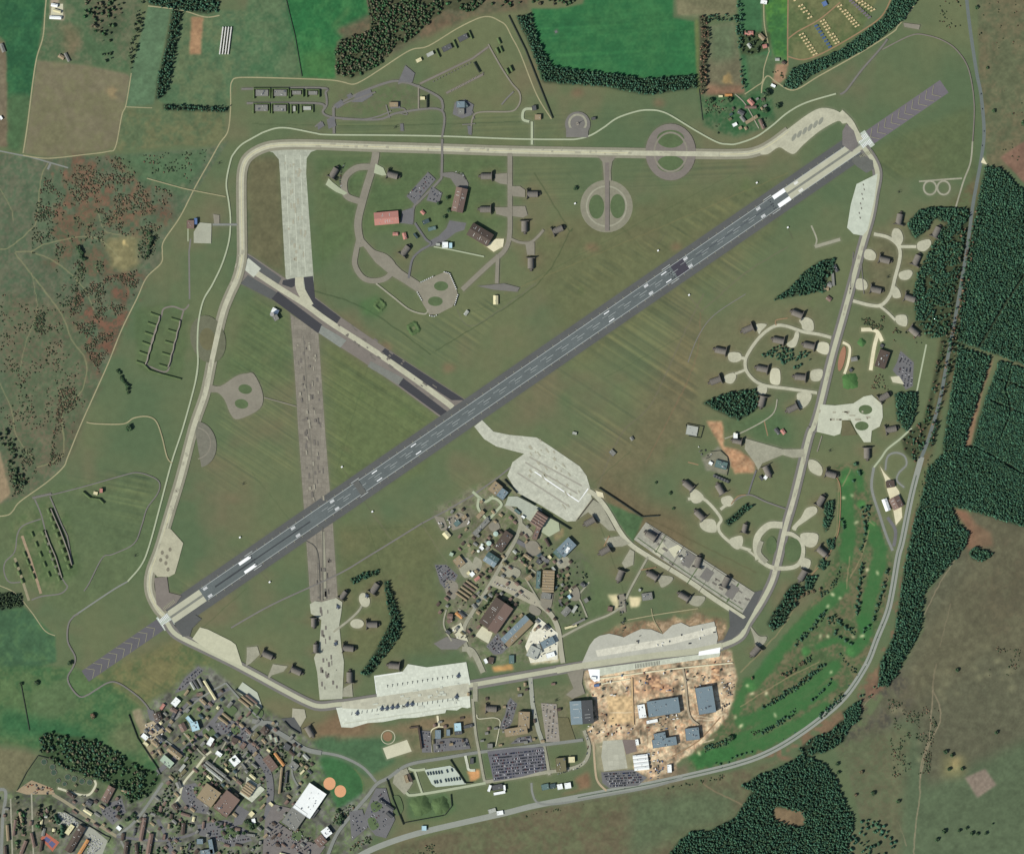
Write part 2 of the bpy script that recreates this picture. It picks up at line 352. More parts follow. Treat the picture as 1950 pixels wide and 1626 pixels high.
for x, y in ((1129, 470), (735, 662), (855, 700), (1098, 178), (1255, 195), (1288, 470)): fill(ell(x, y, 12, 9), (122, 96, 76), 4, 3, .6)
# ---- golf course
fill('1588,885 1640,880 1665,960 1690,1010 1702,1090 1682,1190 1650,1275 1560,1372 1450,1438 1330,1470 1310,1455 1345,1400 1402,1345 1404,1300 1450,1280 1500,1205 1560,1130 1590,1050 1596,960', (76, 96, 62), 3, 1, col2=(98, 96, 70), fine=.6)
FW = (56, 102, 56); FW2 = (68, 112, 62)
for t, w in (('1614,905 1612,960 1616,1010 1612,1058', 27), ('1636,900 1640,930', 16), ('1660,1010 1676,1045 1672,1080 1658,1130 1645,1190', 27), ('1604,1118 1575,1150 1540,1180 1505,1215 1470,1258 1435,1305', 24),
             ('1590,1268 1545,1305 1500,1335 1450,1362 1410,1375', 24), ('1585,1305 1540,1335 1490,1362 1440,1392 1390,1412', 20), ('1572,1348 1530,1375 1470,1405 1420,1425 1340,1448', 26), ('1625,1240 1650,1205 1640,1180', 22),
             ('1425,1300 1410,1330 1403,1352', 18), ('1560,1230 1600,1218 1625,1235', 14)):
    stroke(t, w+3, FW, .5, 5, 3); stroke(t, w-4, FW, .6, 4, 2)
fill('1310,1440 1350,1425 1400,1420 1400,1442 1330,1466', FW, 3, 2)
for x, y, r in ((1612, 915, 10), (1430, 1308, 9), (1535, 1240, 9), (1660, 1000, 8), (1640, 960, 9), (1620, 1240, 8)): fill(ell(x, y, r, r), FW2, 1.5, .5)
for t in ('1594,900 1597,925 1594,1000 1590,1020 1560,1070 1530,1120 1500,1180 1450,1240 1410,1280', '1620,895 1605,925', '1655,1010 1640,1060 1618,1100', '1618,1060 1612,1120', '1560,1260 1500,1290 1450,1320 1410,1345', '1640,975 1665,1000'):
    stroke(t, 2.2, (146, 130, 98), .6, 1, 1)
# ---- east and south heath
fill('1850,975 2010,1000 2010,1700 1690,1700 1640,1560 1610,1440 1680,1330 1760,1200 1765,1130 1842,1035', (96, 97, 76), 2, 1, col2=(84, 84, 66), fine=.6)
fill('1860,1000 1960,1010 2010,1100 2010,1280 1900,1230 1850,1120', (84, 78, 62), 12, 8, .8, col2=(74, 72, 58), patch=.5, fine=1)
fill('1625,1330 1715,1255 1740,1330 1720,1370 1640,1430 1600,1440', (74, 72, 64), 6, 5, .85, col2=(90, 86, 70), patch=.7, fine=1)
fill('1700,1430 1740,1440 1720,1500 1690,1470', (80, 76, 60), 6, 6, .7, patch=.4)
fill('1700,1380 1740,1360 1765,1500 2010,1380 2010,1700 1720,1700 1700,1600', (82, 98, 72), 10, 4, .85)
for i in range(60):
    x = 1740+rng.random()*190; y = 1215+rng.random()*120; 
    if rng.random() < .35: x = 1650+rng.random()*120; y = 1240+rng.random()*220
    r = 2+rng.random()*6; fill(ell(x, y, r, r*.8), (150, 148, 112), 3, 2, .35)
fill('1815,965 1845,975 1860,1000 1888,1012 1892,1040 1850,1045 1842,1050 1838,1035 1845,1015 1825,985', (132, 96, 76), 3, 2, .9)
fill('1795,1440 1835,1440 1835,1475 1795,1478', (124, 122, 84), 7, 3, .8)
fill('1810,1443 1828,1441 1826,1460 1812,1462', (148, 132, 92), 4, 3, .7)
fill('1837,1480 1876,1463 1898,1494 1861,1519', (128, 116, 102), 1, 0)
for t, w in (('1783,1265 1776,1310 1788,1340 1790,1375 1768,1420 1752,1480 1752,1510 1745,1560 1740,1626', 2.4), ('1776,1315 1770,1400 1755,1450 1752,1480', 2.4), ('1690,1555 1710,1565 1726,1610', 1.8), ('1830,1050 1790,1110 1760,1170', 1.6), ('1810,1150 1790,1230', 1.4), ('1665,1320 1625,1365', 1.4)):
    stroke(t, w, (140, 128, 104), .75)
fill('700,1626 900,1568 1020,1540 1200,1506 1340,1480 1450,1455 1520,1430 1440,1478 1430,1505 1400,1560 1300,1590 1270,1640 700,1700', (100, 94, 72), 3, 1, col2=(92, 96, 70))
fill('1200,1520 1400,1500 1395,1560 1290,1590 1200,1640', (84, 98, 72), 12, 4, .8)
stroke('1338,1490 1360,1505 1420,1535', 2, (136, 116, 92), .7)
fill('1450,1440 1620,1340 1680,1230 1720,1080 1735,990 1752,960 1730,1150 1690,1300 1600,1400 1500,1450', (122, 92, 74), 3, 2, .7, patch=.4)
fill('1795,400 1862,330 1870,380 1850,520 1815,720 1770,880 1745,960 1740,900 1775,760 1795,600', (100, 88, 64), 4, 3, .8, col2=(82, 92, 62))
fill('1893,672 1888,700 1872,745 1862,790 1848,850 1838,855 1836,830 1850,785 1870,730', (134, 106, 82), 2, 1, .9)
# ---- works site, dusty yards, orange spoil
T1, T2 = (198, 180, 148), (156, 132, 106)
fill('1106,1288 1120,1270 1250,1262 1392,1238 1404,1290 1398,1332 1384,1366 1345,1408 1312,1440 1286,1452 1292,1486 1215,1492 1205,1440 1150,1412 1118,1418 1112,1395 1128,1378 1130,1330', T1, 1.5, 3, .95, col2=T2, tex=.5, fine=1)
fill('1205,1290 1390,1262 1396,1300 1300,1318 1205,1325', (140, 100, 78), 5, 4, .7, patch=.3, tex=.4, col2=(176, 140, 104), fine=1)
fill('1155,1325 1205,1322 1208,1375 1160,1380', (192, 166, 124), 2, 1, .9, tex=.2)
fill('1125,1410 1205,1408 1210,1440 1200,1490 1145,1492 1135,1450', (150, 142, 116), 4, 2, .8)
fill('1140,1212 1185,1185 1290,1180 1330,1168 1385,1178 1390,1200 1380,1235 1350,1240 1200,1240', (150, 118, 92), 3, 4, .85, col2=(112, 100, 78), tex=.3, fine=1)
fill('1240,1485 1305,1455 1315,1478 1300,1492 1245,1500', (110, 100, 80), 3, 2, .8)
fill('1345,802 1375,800 1380,850 1405,855 1440,880 1438,900 1400,902 1385,870 1360,830', (180, 138, 104), 1.5, 2, .95, tex=.25, col2=(160, 128, 98), fine=.6)
fill('1336,870 1370,850 1392,880 1385,905 1345,895', (122, 120, 104), 2, 2, .9)
fill('905,1072 930,1040 945,1075 960,1080 935,1100 905,1095 900,1080', (176, 140, 110), 2, 3, .8, tex=.2, col2=(120, 112, 92), fine=1)
fill('905,1000 958,974 968,990 905,1050 895,1050', (132, 112, 86), 3, 2, .7)
fill('1052,1010 1072,1005 1075,1020 1058,1030', (182, 142, 106), 2, 2, .8)
fill('937,1268 975,1264 978,1275 940,1280', (182, 140, 88), 1, 1, .9)
fill('890,1468 915,1466 915,1482 895,1488', (196, 144, 96), 1.5, 2, .9)
fill('1000,1210 1030,1180 1062,1200 1065,1260 1010,1265', (196, 184, 150), 2, 2, .9, col2=(214, 208, 186), tex=.2)
fill('1095,1480 1120,1470 1125,1500 1060,1515 1100,1500', (128, 98, 76), 3, 3, .8)
fill('1158,1133 1178,1132 1180,1160 1172,1162', (204, 192, 152), 1.5, 1); fill('1198,1135 1222,1138 1218,1155 1200,1158', (204, 192, 152), 1.5, 1)
fill('600,1380 650,1350 720,1372 690,1398 620,1410 595,1405', (120, 96, 74), 8, 3, .8)
fill('610,1405 640,1400 735,1408 752,1450 700,1480 660,1455 600,1440 590,1415', (68, 98, 68), 3, 1, .9)
fill(ell(632, 1490, 62, 46, -20), (58, 98, 60), 2, 1)
stroke(ell(632, 1490, 62, 46, -20, t0=-60, t1=100), 1.6, (104, 110, 70), .7)
fill('1105,1050 1180,1180 1040,1180 1050,1100', (82, 100, 66), 12, 3, .6)
fill('820,1262 890,1250 905,1300 890,1255', (90, 104, 66), 4, 2, .5)
fill('775,1515 850,1505 870,1540 840,1560 775,1562', (70, 100, 64), 4, 1, .6)
fill('250,1355 265,1348 300,1358 310,1420 290,1450 268,1400', (150, 138, 112), 2, 2, .85)
fill('1270,1165 1300,1160 1390,1160', (140, 110, 80), 3, 2, .6)
fill('110,15 125,30 122,40 95,36 95,0 115,-10', (150, 138, 118), 2, 1)
fill('-60,105 8,115 12,200 4,225 -60,230', (112, 104, 84), 1, 1); fill('-60,850 0,860 20,940 0,960 -60,960', (140, 124, 98), 1, 1)
# town: turf, trees' undergrowth and worn ground between the car parks
fill('268,1350 330,1310 375,1265 400,1270 500,1345 560,1380 600,1420 640,1540 740,1480 700,1626 -60,1700 -60,1510 30,1508 210,1520 310,1480', (110, 110, 102), 3, 2, .93, col2=(84, 96, 68), tex=.35, fine=.35)
fill('-60,1520 110,1540 120,1600 60,1700 -60,1700', (84, 92, 68), 6, 3, .9, col2=(106, 102, 88), fine=.8)
fill('1660,400 1640,440 1780,440 1800,620 1640,640 1640,480', (90, 94, 66), 8, 3, .5)

fill('1115,1295 1200,1285 1205,1325 1120,1340', (206, 190, 160), 2, 3, .7, patch=0, tex=.5, col2=(140, 110, 86), fine=1)
fill('1225,1372 1310,1365 1330,1385 1310,1400 1235,1395', (196, 176, 142), 2, 3, .7, patch=.2, tex=.5, col2=(146, 112, 84), fine=1)
fill('1370,1290 1400,1285 1396,1340 1370,1370 1366,1330', (196, 180, 148), 2, 3, .8, patch=.3, tex=.5, col2=(134, 120, 98), fine=1)
fill('820,1180 900,1160 900,1230 840,1245', (104, 104, 86), 5, 3, .6, fine=.6, col2=(90, 98, 70))
fill('820,975 905,925 1080,1010 1130,1080 1120,1180 1060,1200 1000,1130 960,1190 900,1230 840,1100 890,1050', (100, 102, 84), 6, 3, .55, col2=(82, 94, 66), fine=.5)

for i_, (x, y) in enumerate(P('1621.7,943 1606,948 1631,994 1651.4,1085 1671,1090.5 1585.6,1130.6 1599.8,1138 1575.8,1154 1562,1210.6 1576,1211 1624,1212 1641,1210.6 1583,1279 1459.6,1319.6 1476,1361 1423,1305 1432,1320 1411.6,1381.6 1400,1365 1331.6,1434.6')): fill(ell(x, y, 3.2+.8*(i_ % 3), 1.7+.5*(i_ % 2), -40+37*i_), (222, 212, 170), .6, 1, .95)
fill('820,975 905,925 968,905 1010,960 1045,985 1040,1060 1060,1120 1060,1200 1010,1265 900,1260 850,1215 850,1160 900,1090 880,1050 890,1000', (132, 127, 106), 4, 4, .62, col2=(88, 98, 68), tex=.3, fine=.7)
fill('905,1320 1110,1300 1110,1400 1030,1420 920,1425', (104, 104, 78), 4, 3, .5, fine=.6, col2=(118, 110, 88))
fill('760,1370 905,1355 910,1430 770,1445', (104, 100, 74), 4, 3, .6, col2=(112, 100, 78), fine=.4)
fill('630,1395 900,1360 905,1380 640,1410', (124, 104, 80), 5, 3, .6)

fill('1590,1425 1640,1400 1735,1380 1722,1480 1715,1700 1600,1700 1640,1560 1612,1470', (98, 99, 74), 8, 3, .9, col2=(88, 96, 70), fine=.4)
fill('1850,960 1880,975 2010,1020 2010,1300 1880,1240 1820,1290 1700,1360 1770,1180 1850,1080', (104, 100, 76), 14, 5, .5, fine=.5, col2=(90, 86, 66))
for i_ in range(70):
    x, y = rng.random(2)*np.array([1300, 900])+np.array([420, 300]); fill(ell(x, y, 4+rng.random()*12, 3+rng.random()*6, rng.random()*180), [(84, 104, 62), (110, 108, 76), (104, 94, 72)][i_ % 3], 3, 3, .22)
for t in ('640,300 700,420', '1000,540 1400,330', '700,700 640,900', '480,900 560,1000', '1150,720 1300,640', '660,1010 820,1000', '450,640 540,700', '1080,330 1220,470', '880,600 1000,560', '1200,860 1130,920'):
    stroke(t, 1.1, (70, 84, 56), .45)

fill('640,175 700,165 760,150 800,165 830,200 800,215 700,222 640,215', (104, 102, 80), 5, 4, .5, col2=(84, 98, 66), fine=.4)
fill('1390,585 1580,585 1570,750 1350,750 1340,650', (106, 100, 76), 14, 6, .4); fill('1660,430 1730,440 1720,580 1650,580', (106, 98, 76), 10, 5, .45)
for l_ in SHTXT.splitlines():
    t_ = l_.split(' ', 4); x_, y_, dx_, dy_ = [float(v_) for v_ in t_[:4]]; fill(ell(x_+dx_*.06, y_+dy_*.06, 22, 15), (114, 100, 78), 6, 4, .38)

fill('1130,1222 1150,1202 1185,1190 1240,1186 1290,1170 1335,1160 1390,1172 1396,1200 1385,1240 1368,1245 1362,1200 1150,1225', (182, 164, 134), 3, 4, .55, patch=.1, col2=(128, 104, 80), fine=1, tex=.3)
for i_ in range(34):
    x, y = 1125+rng.random()*265, 1275+rng.random()*150
    if i_ % 2: stroke([(x, y), (x+rng.normal()*26, y-abs(rng.normal())*3)], 1.6+rng.random(), (216, 202, 172), .6, 1, 1, False)
    else: stroke([(x, y), (x+4+rng.normal()*5, y+12+rng.random()*18)], 1.2+rng.random(), (118, 92, 72), .55, 1, 1, False)

fill('255,590 340,575 362,600 348,715 320,722 262,700', (78, 96, 62), 3, 2, .5)
fill('20,990 90,950 130,980 148,1085 110,1130 30,1100', (78, 100, 62), 5, 3, .6, col2=(96, 104, 72))
fill('95,310 200,298 320,375 250,440 110,425', (118, 92, 72), 9, 7, .5, patch=.2, col2=(96, 88, 66), fine=1)
fill('150,560 265,515 275,540 195,722 150,650', (118, 88, 70), 6, 5, .6, patch=.5, col2=(88, 80, 62), fine=1)
# ---------------------------------------------------------------- paved sheets, each a little above what it crosses
OG = 5.0; OW, OH = int(2200/OG), int(1900/OG); occ = np.zeros((OH, OW), np.int16)
ogx = (np.arange(OW)+.5)*OG-100; ogy = (np.arange(OH)+.5)*OG-100; OX, OY = np.meshgrid(ogx, ogy)
STEP = 0.04
def level(poly, near=None):
    xs = [p[0] for p in poly]; ys = [p[1] for p in poly]
    i0, i1 = int((min(xs)+96)/OG), int((max(xs)+104)/OG)+1; j0, j1 = int((min(ys)+96)/OG), int((max(ys)+104)/OG)+1
    i0, j0 = max(i0, 0), max(j0, 0); s_ = (slice(j0, j1), slice(i0, i1)); m = inpoly(OX[s_], OY[s_], poly); n = len(poly)
    for k in range(n):
        (x0, y0), (x1, y1) = poly[k], poly[(k+1) % n]; q = max(1, int(math.hypot(x1-x0, y1-y0)/3))
        for t in range(q+1):
            i = int((x0+(x1-x0)*t/q+100)/OG)-i0; j = int((y0+(y1-y0)*t/q+100)/OG)-j0
            for dj in (-1, 0, 1):
                for di in (-1, 0, 1):
                    if 0 <= j+dj < m.shape[0] and 0 <= i+di < m.shape[1]: m[j+dj, i+di] = True
    o = occ[s_]; l = (o[m].max() if m.any() else 0)+1; o[m] = l; return l*STEP
def gz(x, y): 
    i = int((x+100)/OG); j = int((y+100)/OG)
    return float(occ[max(0, j-1):j+2, max(0, i-1):i+2].max())*STEP
PALE = {}
def verge(pts, m, closed=True):
    c = PALE.get(m.name)
    if c is None or len(pts) < 2 or len(pts) > 150: return
    q = pts+[pts[0]] if closed else pts; stroke(q, 5.5, c, .42, 4.5, 1.0, False)
def sheet(name, pts, m, kind='structure', z=None, sm=False):
    pts = P(pts) if isinstance(pts, str) else pts
    if sm: pts = spline(pts, True, 4)
    verge(pts, m)
    z = level(pts) if z is None else z
    v = [w2(x, y)+(z,) for x, y in pts]; t = tessellate_polygon([[Vector(p) for p in v]])
    f = []
    for q in t:
        a, b, c = [Vector(v[i]) for i in q]; f.append(tuple(q) if (b-a).cross(c-a).z > 0 else tuple(q[::-1]))
    o = obj(name, fast_mesh(name, v, f), m); return tag(o, kind=kind)
def ribbon(name, pts, w, m, sm=True, closed=False, kind='structure', w1=None):
    pts = P(pts) if isinstance(pts, str) else pts
    if sm: pts = spline(pts, closed)
    n = len(pts); Lp, Rp = [], []
    for i in range(n):
        a = pts[(i-1) % n] if closed or i > 0 else pts[i]; b = pts[(i+1) % n] if closed or i < n-1 else pts[i]
        dx, dy = b[0]-a[0], b[1]-a[1]; l = math.hypot(dx, dy) or 1; ww = w if w1 is None else w+(w1-w)*i/(n-1)
        nx, ny = -dy/l*ww/2, dx/l*ww/2; Lp.append((pts[i][0]+nx, pts[i][1]+ny)); Rp.append((pts[i][0]-nx, pts[i][1]-ny))
    if w > 3: verge(pts if closed else Lp, m, closed); verge([] if closed else Rp, m, False)
    z = level(Lp+Rp[::-1]) if not closed else max(level(pts), level(Lp), level(Rp))
    v = [w2(*p)+(z,) for p in Lp]+[w2(*p)+(z,) for p in Rp]
    f = [(i, (i+1) % n, n+(i+1) % n, n+i) for i in range(n if closed else n-1)]
    a, b, c = [Vector(v[i]) for i in f[0][:3]]
    if (b-a).cross(c-a).z < 0: f = [q[::-1] for q in f]
    return tag(obj(name, fast_mesh(name, v, f), m), kind=kind)
m_conc = mat((172, 171, 148), .17, 30, 6); m_concd = mat((146, 145, 126), .18, 30, 6); m_shoul = mat((126, 125, 110), .12, 50, 8)
m_old = mat((130, 125, 112), .2, 35, 6, slab=(14, 4, .8)); m_oldg = mat((128, 124, 110), .12, 50, 8); m_white = mat((202, 207, 190), .06, 60, 8, slab=(9, -9, .86))
m_asph = mat((86, 88, 86), .12, 60, 6); m_dark = mat((62, 63, 66), .08, 40, 6); m_road = mat((124, 127, 120), .10, 40, 5); m_lot = mat((104, 104, 104), .13, 30, 4)
m_path = mat((150, 145, 112), .14, 40, 5); m_pale = mat((160, 168, 140), .08, 60, 6); m_rwy = mat((92, 99, 98), .16, 60, 7, slab=None); m_track = mat((140, 116, 88), .14, 30, 5)
m_beige = mat((188, 186, 160), .10, 40, 6); m_turf = mat((84, 100, 68), .16, 40, 8); m_turfb = mat((100, 98, 72), .16, 40, 8); m_chalk = mat((206, 200, 168), .14, 25, 5)
m_wp = mat((236, 238, 236), .04, 20, 3); m_yp = mat((150, 150, 124), .05, 20, 3); m_gp = mat((166, 172, 168), .04, 20, 3); m_rub = mat((62, 66, 68), .15, 30, 5)
m_old2 = mat((118, 112, 104), .12, 50, 8); m_bark = mat((190, 194, 174), .12, 30, 6, slab=(8, -8, .84)); m_grey2 = mat((112, 110, 104), .1, 40, 6)
m_lines = mat((104, 102, 92), .05, 20, 4)
for q_, c_ in ((m_conc, (132, 130, 110)), (m_concd, (122, 120, 102)), (m_shoul, (112, 112, 94)), (m_old, (108, 106, 88)), (m_oldg, (112, 110, 92)), (m_beige, (140, 134, 110)), (m_pale, (118, 124, 100)), (m_lot, (98, 100, 84)), (m_road, (106, 110, 92)), (m_grey2, (100, 102, 84)), (m_old2, (104, 102, 84)), (m_chalk, (156, 146, 116)), (m_path, (114, 112, 86)), (m_asph, (88, 92, 76))): PALE[q_.name] = c_
# disused north-south strip and crossing strip
sheet('disused_runway', '553,598 606,632 608,660 619,820 630,955 634,1000 643,1136 648,1160 600,1160 591,1143 583,1027 579,970 568,820 562,720', m_old)
ribbon('runway_seam', '578,640 590,820 602,980 606,1130', 1.2, m_lines, False)
sheet('disused_runway', '496,284 608,284 592,290 584,302 583,330 590,430 597,527 598,560 590,575 560,560 544,530 541,480 533,330 531,304 520,291', mat((166, 170, 152), .2, 22, 6, slab=(12, 3, .85)))
for k in (-14, 0, 14): ribbon('runway_seam', [(558+k, 296), (562+k, 400), (568+k, 525)], 1.2, m_bark, False)
sheet('crossing_taxiway', '463,478 480,488 540,528 600,566 649,604 730,660 886,761 892,768 850,796 836,793 760,737 690,688 606,634 520,570 470,546 456,540', m_old2)
sheet('asphalt_patch', '529,555 614,619 606,635 517,569', m_dark); sheet('asphalt_patch', '578,528 596,526 600,568 649,605 641,617 594,586 583,565', m_dark)
sheet('asphalt_patch', '539,534 563,529 561,545 555,548 537,542', m_dark); sheet('asphalt_patch', '733,663 886,762 860,762 723,674', m_dark); sheet('asphalt_patch', '768,720 852,784 841,793 759,733', m_dark)
sheet('asphalt_patch', '466,483 480,490 536,530 530,541 480,508 468,500', m_asph); sheet('asphalt_patch', '472,524 527,557 516,570 470,546 458,540', m_asph)
sheet('concrete_patch', '612,620 660,648 648,662 607,634', mat((126, 130, 122), .14, 14, 5)); sheet('concrete_patch', '706,688 768,720 759,733 700,698', mat((116, 118, 110), .14, 14, 5))
ribbon('crossing_taxiway', '462,502 500,528 540,554 583,581 627,613 712,668 790,722 846,763 862,776', 10.5, m_conc, True)
ribbon('crossing_taxiway', '570,528 572,550 590,583', 16, m_conc); ribbon('crossing_taxiway', '466,500 490,520', 22, mat((178, 182, 166), .12, 20, 5), False)
# runway: s along it from its south-west end, n across it
U = (0.8247, -0.5656); NV = (0.5656, 0.8247); P0 = (162, 1287)
def rp(s, n): return (P0[0]+U[0]*s+NV[0]*n, P0[1]+U[1]*s+NV[1]*n)
def rq(s0, s1, n0, n1): return [rp(s0, n0), rp(s1, n0), rp(s1, n1), rp(s0, n1)]
sheet('runway_overrun', rq(0, 176, -12, 12.5), mat((92, 91, 94), .08, 40, 6)); sheet('runway_overrun', rq(1788, 1984, -14.5, 14.5), mat((104, 100, 104), .08, 40, 6))
sheet('runway_shoulder', rq(196, 1790, -25.5, 26), m_asph)
sheet('runway', rq(176, 1806, -13, 13), m_rwy)
LV = 0.0
def rmark(name, s0, s1, n0, n1, m): sheet(name, rq(s0, s1, n0, n1), m)
m_rc = mat((172, 172, 150), .08, 40, 6)
for a_, b_ in ((190, 272), (1622, 1790)):
    rmark('runway_end_slab', a_, b_, -13, -2.2, m_rc); rmark('runway_end_slab', a_, b_, 2.2, 13, m_rc); rmark('runway_end_slab', a_, b_, -2.2, 2.2, mat((120, 122, 112), .15, 20, 5))
rmark('rubber_streak', 300, 395, -1.6, 1.6, m_rub); rmark('rubber_streak', 392, 520, -1.2, 1.2, m_rub); rmark('rubber_streak', 1410, 1590, -1.5, 1.5, mat((80, 86, 88), .15, 20, 5))
rmark('runway_patch', 1360, 1388, -13.3, 13.3, mat((66, 64, 72), .06, 20, 5))
mk = []                                     # painted lines gathered per kind of marking
def marks(name, quads, m):
    o = []; zz = 0
    for q in quads: zz = max(zz, level(q))
    v, f = [], []
    for q in quads:
        n = len(v); v += [w2(x, y)+(zz,) for x, y in q]; a_, b_, c_ = [Vector(p) for p in v[n:n+3]]
        f.append((n, n+1, n+2, n+3) if (b_-a_).cross(c_-a_).z > 0 else (n+3, n+2, n+1, n))
    return tag(obj(name, fast_mesh(name, v, f), m), kind='structure')
marks('runway_edge_line', [rq(276, 1786, -12.9, -12.0), rq(276, 1786, 12.0, 12.9)], m_gp)
marks('runway_tick', [rq(s_, s_+.6, -16.5, -12.9) for s_ in range(280, 1780, 18)]+[rq(s_, s_+.6, 12.9, 16.5) for s_ in range(275, 1780, 18)], m_yp)
marks('runway_centre_line', [rq(s_, s_+17, -.35, .35) for s_ in range(560, 1560, 36)]+[rq(s_+9, s_+24, -4.2, -3.7) for s_ in range(540, 1540, 36)]+[rq(s_+18, s_+30, 4, 4.5) for s_ in range(540, 1540, 36)], m_gp)
for s_, ln, wd_ in ((362, 26, 5.6), (1595, 27, 8.0)): marks('threshold_block', [rq(s_, s_+ln, -9.4-wd_/2, -9.4+wd_/2), rq(s_, s_+ln, 9.4-wd_/2, 9.4+wd_/2)], m_wp)
for s_ in (283, 486, 576, 1301, 1392, 1560) + (1647,):
    n3 = 4; marks('touchdown_bars', [rq(s_-4.5, s_+4.5, sg*8.4-2+1.25*k, sg*8.4-2+1.25*k+.6) for sg in (-1, 1) for k in range(n3)], m_wp)
for s_ in (674, 764, 1210, 1342): marks('aiming_bars', [rq(s_-6, s_+6, sg*8.6-.8, sg*8.6+.8) for sg in (-1, 1)], m_wp)
m_yc = mat((158, 156, 122), .05, 20, 3)
def chev(s_list, d, wn):
    qs = []
    for s_ in s_list:
        for sg in (-1, 1): qs.append([rp(s_, 0), rp(s_-d, sg*wn), rp(s_-d-.9, sg*wn), rp(s_-.9, 0)] if sg*d > 0 else [rp(s_-.9, 0), rp(s_-d-.9, sg*wn), rp(s_-d, sg*wn), rp(s_, 0)])
    return qs
marks('overrun_chevrons', chev([22+17.4*k for k in range(9)], 12, 11.5), m_yc); marks('overrun_chevrons', chev([1814+15.8*k for k in range(10)], -12, 12.5), m_yc)
for s_, rr in ((185, 15), (1800, 17)):
    sheet('number_block', rq(s_-11, s_+12, -rr, rr), mat((172, 180, 166), .06, 20, 4))
    qs = []
    for k in range(7):
        qs.append(rq(s_-9+k*3, s_-9+k*3+1.0, -12, -2)); qs.append(rq(s_-9+k*3, s_-9+k*3+1.0, 2, 12))
    marks('number_block_lines', qs, m_wp)
for s_ in (388, 634, 1352, 1586):            # arrestor gear strips across the runway
    qs = [rq(s_+dx, s_+dx+2.2, n_, n_+2.2) for n_ in range(-12, 12, 5) for dx in ((-2.6, 1.4) if (n_ // 5) % 2 else (-.8,))]
    marks('arrestor_strip', qs, m_rub)
    marks('arrestor_line', [rq(s_-9, s_+9, -16.5, -15.3), rq(s_-9, s_+9, 15.3, 16.5)], m_gp)
rmark('arrestor_pad', 628, 640, -13, 13, mat((92, 94, 90), .1, 10, 4))
# perimeter taxiway: wide shoulder, then the pale strip
north = '1622,240 1606,226 1575,216 1540,228 1502,250 1470,274 1440,289 1400,294 1290,293 1150,291 975,288 850,284 715,280 600,276 540,276 505,281 478,295 465,312 460,340 460,400 461,460 460,495 451,532 436,565 423,601 405,680 391,748 369,813 345,905 323,978 303,1045 288,1085 284,1112 288,1135 300,1158 312,1172'
north = ' '.join(north.split()[4:])
south = '318,1185 336,1208 387,1234 440,1260 491,1287 531,1309 583,1336 609,1344 640,1341 661,1339 720,1330 800,1319 890,1305 971,1291 1099,1269 1180,1257 1254,1247 1320,1240 1370,1230 1409,1212 1425,1184 1450,1146 1471,1104 1482,1063 1495,1006 1512,947 1540,833 1549,813 1561,774 1584,679 1610,586 1641,470 1657,415 1665,370 1671,335 1667,315 1657,297 1645,282'
ribbon('taxiway_shoulder', north, 20, mat((132, 130, 112), .12, 40, 7)); ribbon('taxiway_shoulder', south, 19, m_grey2)
sheet('holding_apron', '1448,291 1477,264 1502,245 1540,217 1566,206 1595,212 1615,230 1605,236 1595,231 1561,250 1530,276 1513,293 1500,290 1483,281 1462,294', m_conc, sm=True)
for k in range(6): sheet('apron_stain', ell(1512+k*10.2, 262-k*6.2, 3.4, 8, 55 if 0 else -28), mat((132, 134, 120), .12, 10, 4))
ribbon('taxiway', '1600,214 1618,232 1628,250 1638,268', 12, m_conc)
ribbon('taxiway', north, 9.5, m_conc); ribbon('taxiway', south, 8.5, mat((170, 171, 146), .09, 60, 7))
ribbon('taxiway_centre_line', north, 1.4, mat((190, 186, 150), .05)); 
sheet('holding_apron', '316,1004 326,1008 349,1034 340,1068 333,1092 322,1098 300,1098 291,1088 300,1050', mat((166, 164, 140), .14, 25, 6))
for x, y in ((324, 1046), (318, 1060), (316, 1072), (320, 1084), (309, 1052), (306, 1066)): sheet('apron_stain', ell(x, y, 3, 4), mat((120, 116, 100), .15, 8, 4))
sheet('holding_apron', '1631,351 1671,331 1665,380 1652,438 1643,449 1625,446 1613,434 1620,390', mat((180, 187, 170), .12, 25, 6))
for k in range(8): sheet('apron_stain', ell(1644-k*1.3+(k % 2)*3, 352+k*9, 1.1, 2.2, 20), m_lines)
sheet('holding_apron', '366,1216 381,1194 396,1198 440,1220 449,1227 462,1268 440,1260 400,1240', mat((180, 180, 154), .1, 20, 6))
sheet('taxiway_fillet', '294,1100 318,1098 322,1128 346,1134 336,1148 312,1164 298,1150', m_old2); sheet('taxiway_fillet', '334,1192 372,1170 384,1178 366,1196 362,1210 348,1212', m_asph)
sheet('taxiway_fillet', '1612,236 1604,250 1604,276 1622,290 1634,276 1626,250', mat((112, 108, 104), .12, 20, 5)); sheet('taxiway_fillet', '1624,300 1640,296 1662,306 1664,322 1650,330 1632,318 1622,308', mat((96, 98, 92), .1, 20, 5))
marks('fillet_ticks', [rq(1776+k*2.8, 1776+k*2.8+1, 17+k*.3, 22+k*.8) for k in range(9)]+[rq(196+k*3, 196+k*3+1, -24-k*.2, -18) for k in range(9)], m_yp)
ribbon('perimeter_road', '500,253 480,264 460,276 446,292 439,307 431,349 436,387 439,420 436,459 423,503 403,545 387,573 378,614 376,658 377,692 372,728 349,813 327,880 305,963 284,1040 269,1076 243,1107', 3, m_pale)
ribbon('perimeter_road', '243,1107 212,1125 139,1174', 3, m_road); ribbon('perimeter_road', '150,1168 139,1175 130,1190 129,1221 143,1250 140,1268 129,1289 135,1308 152,1326 168,1322 181,1314 207,1299 227,1301 258,1322 275,1338 285,1352', 3, m_grey2)
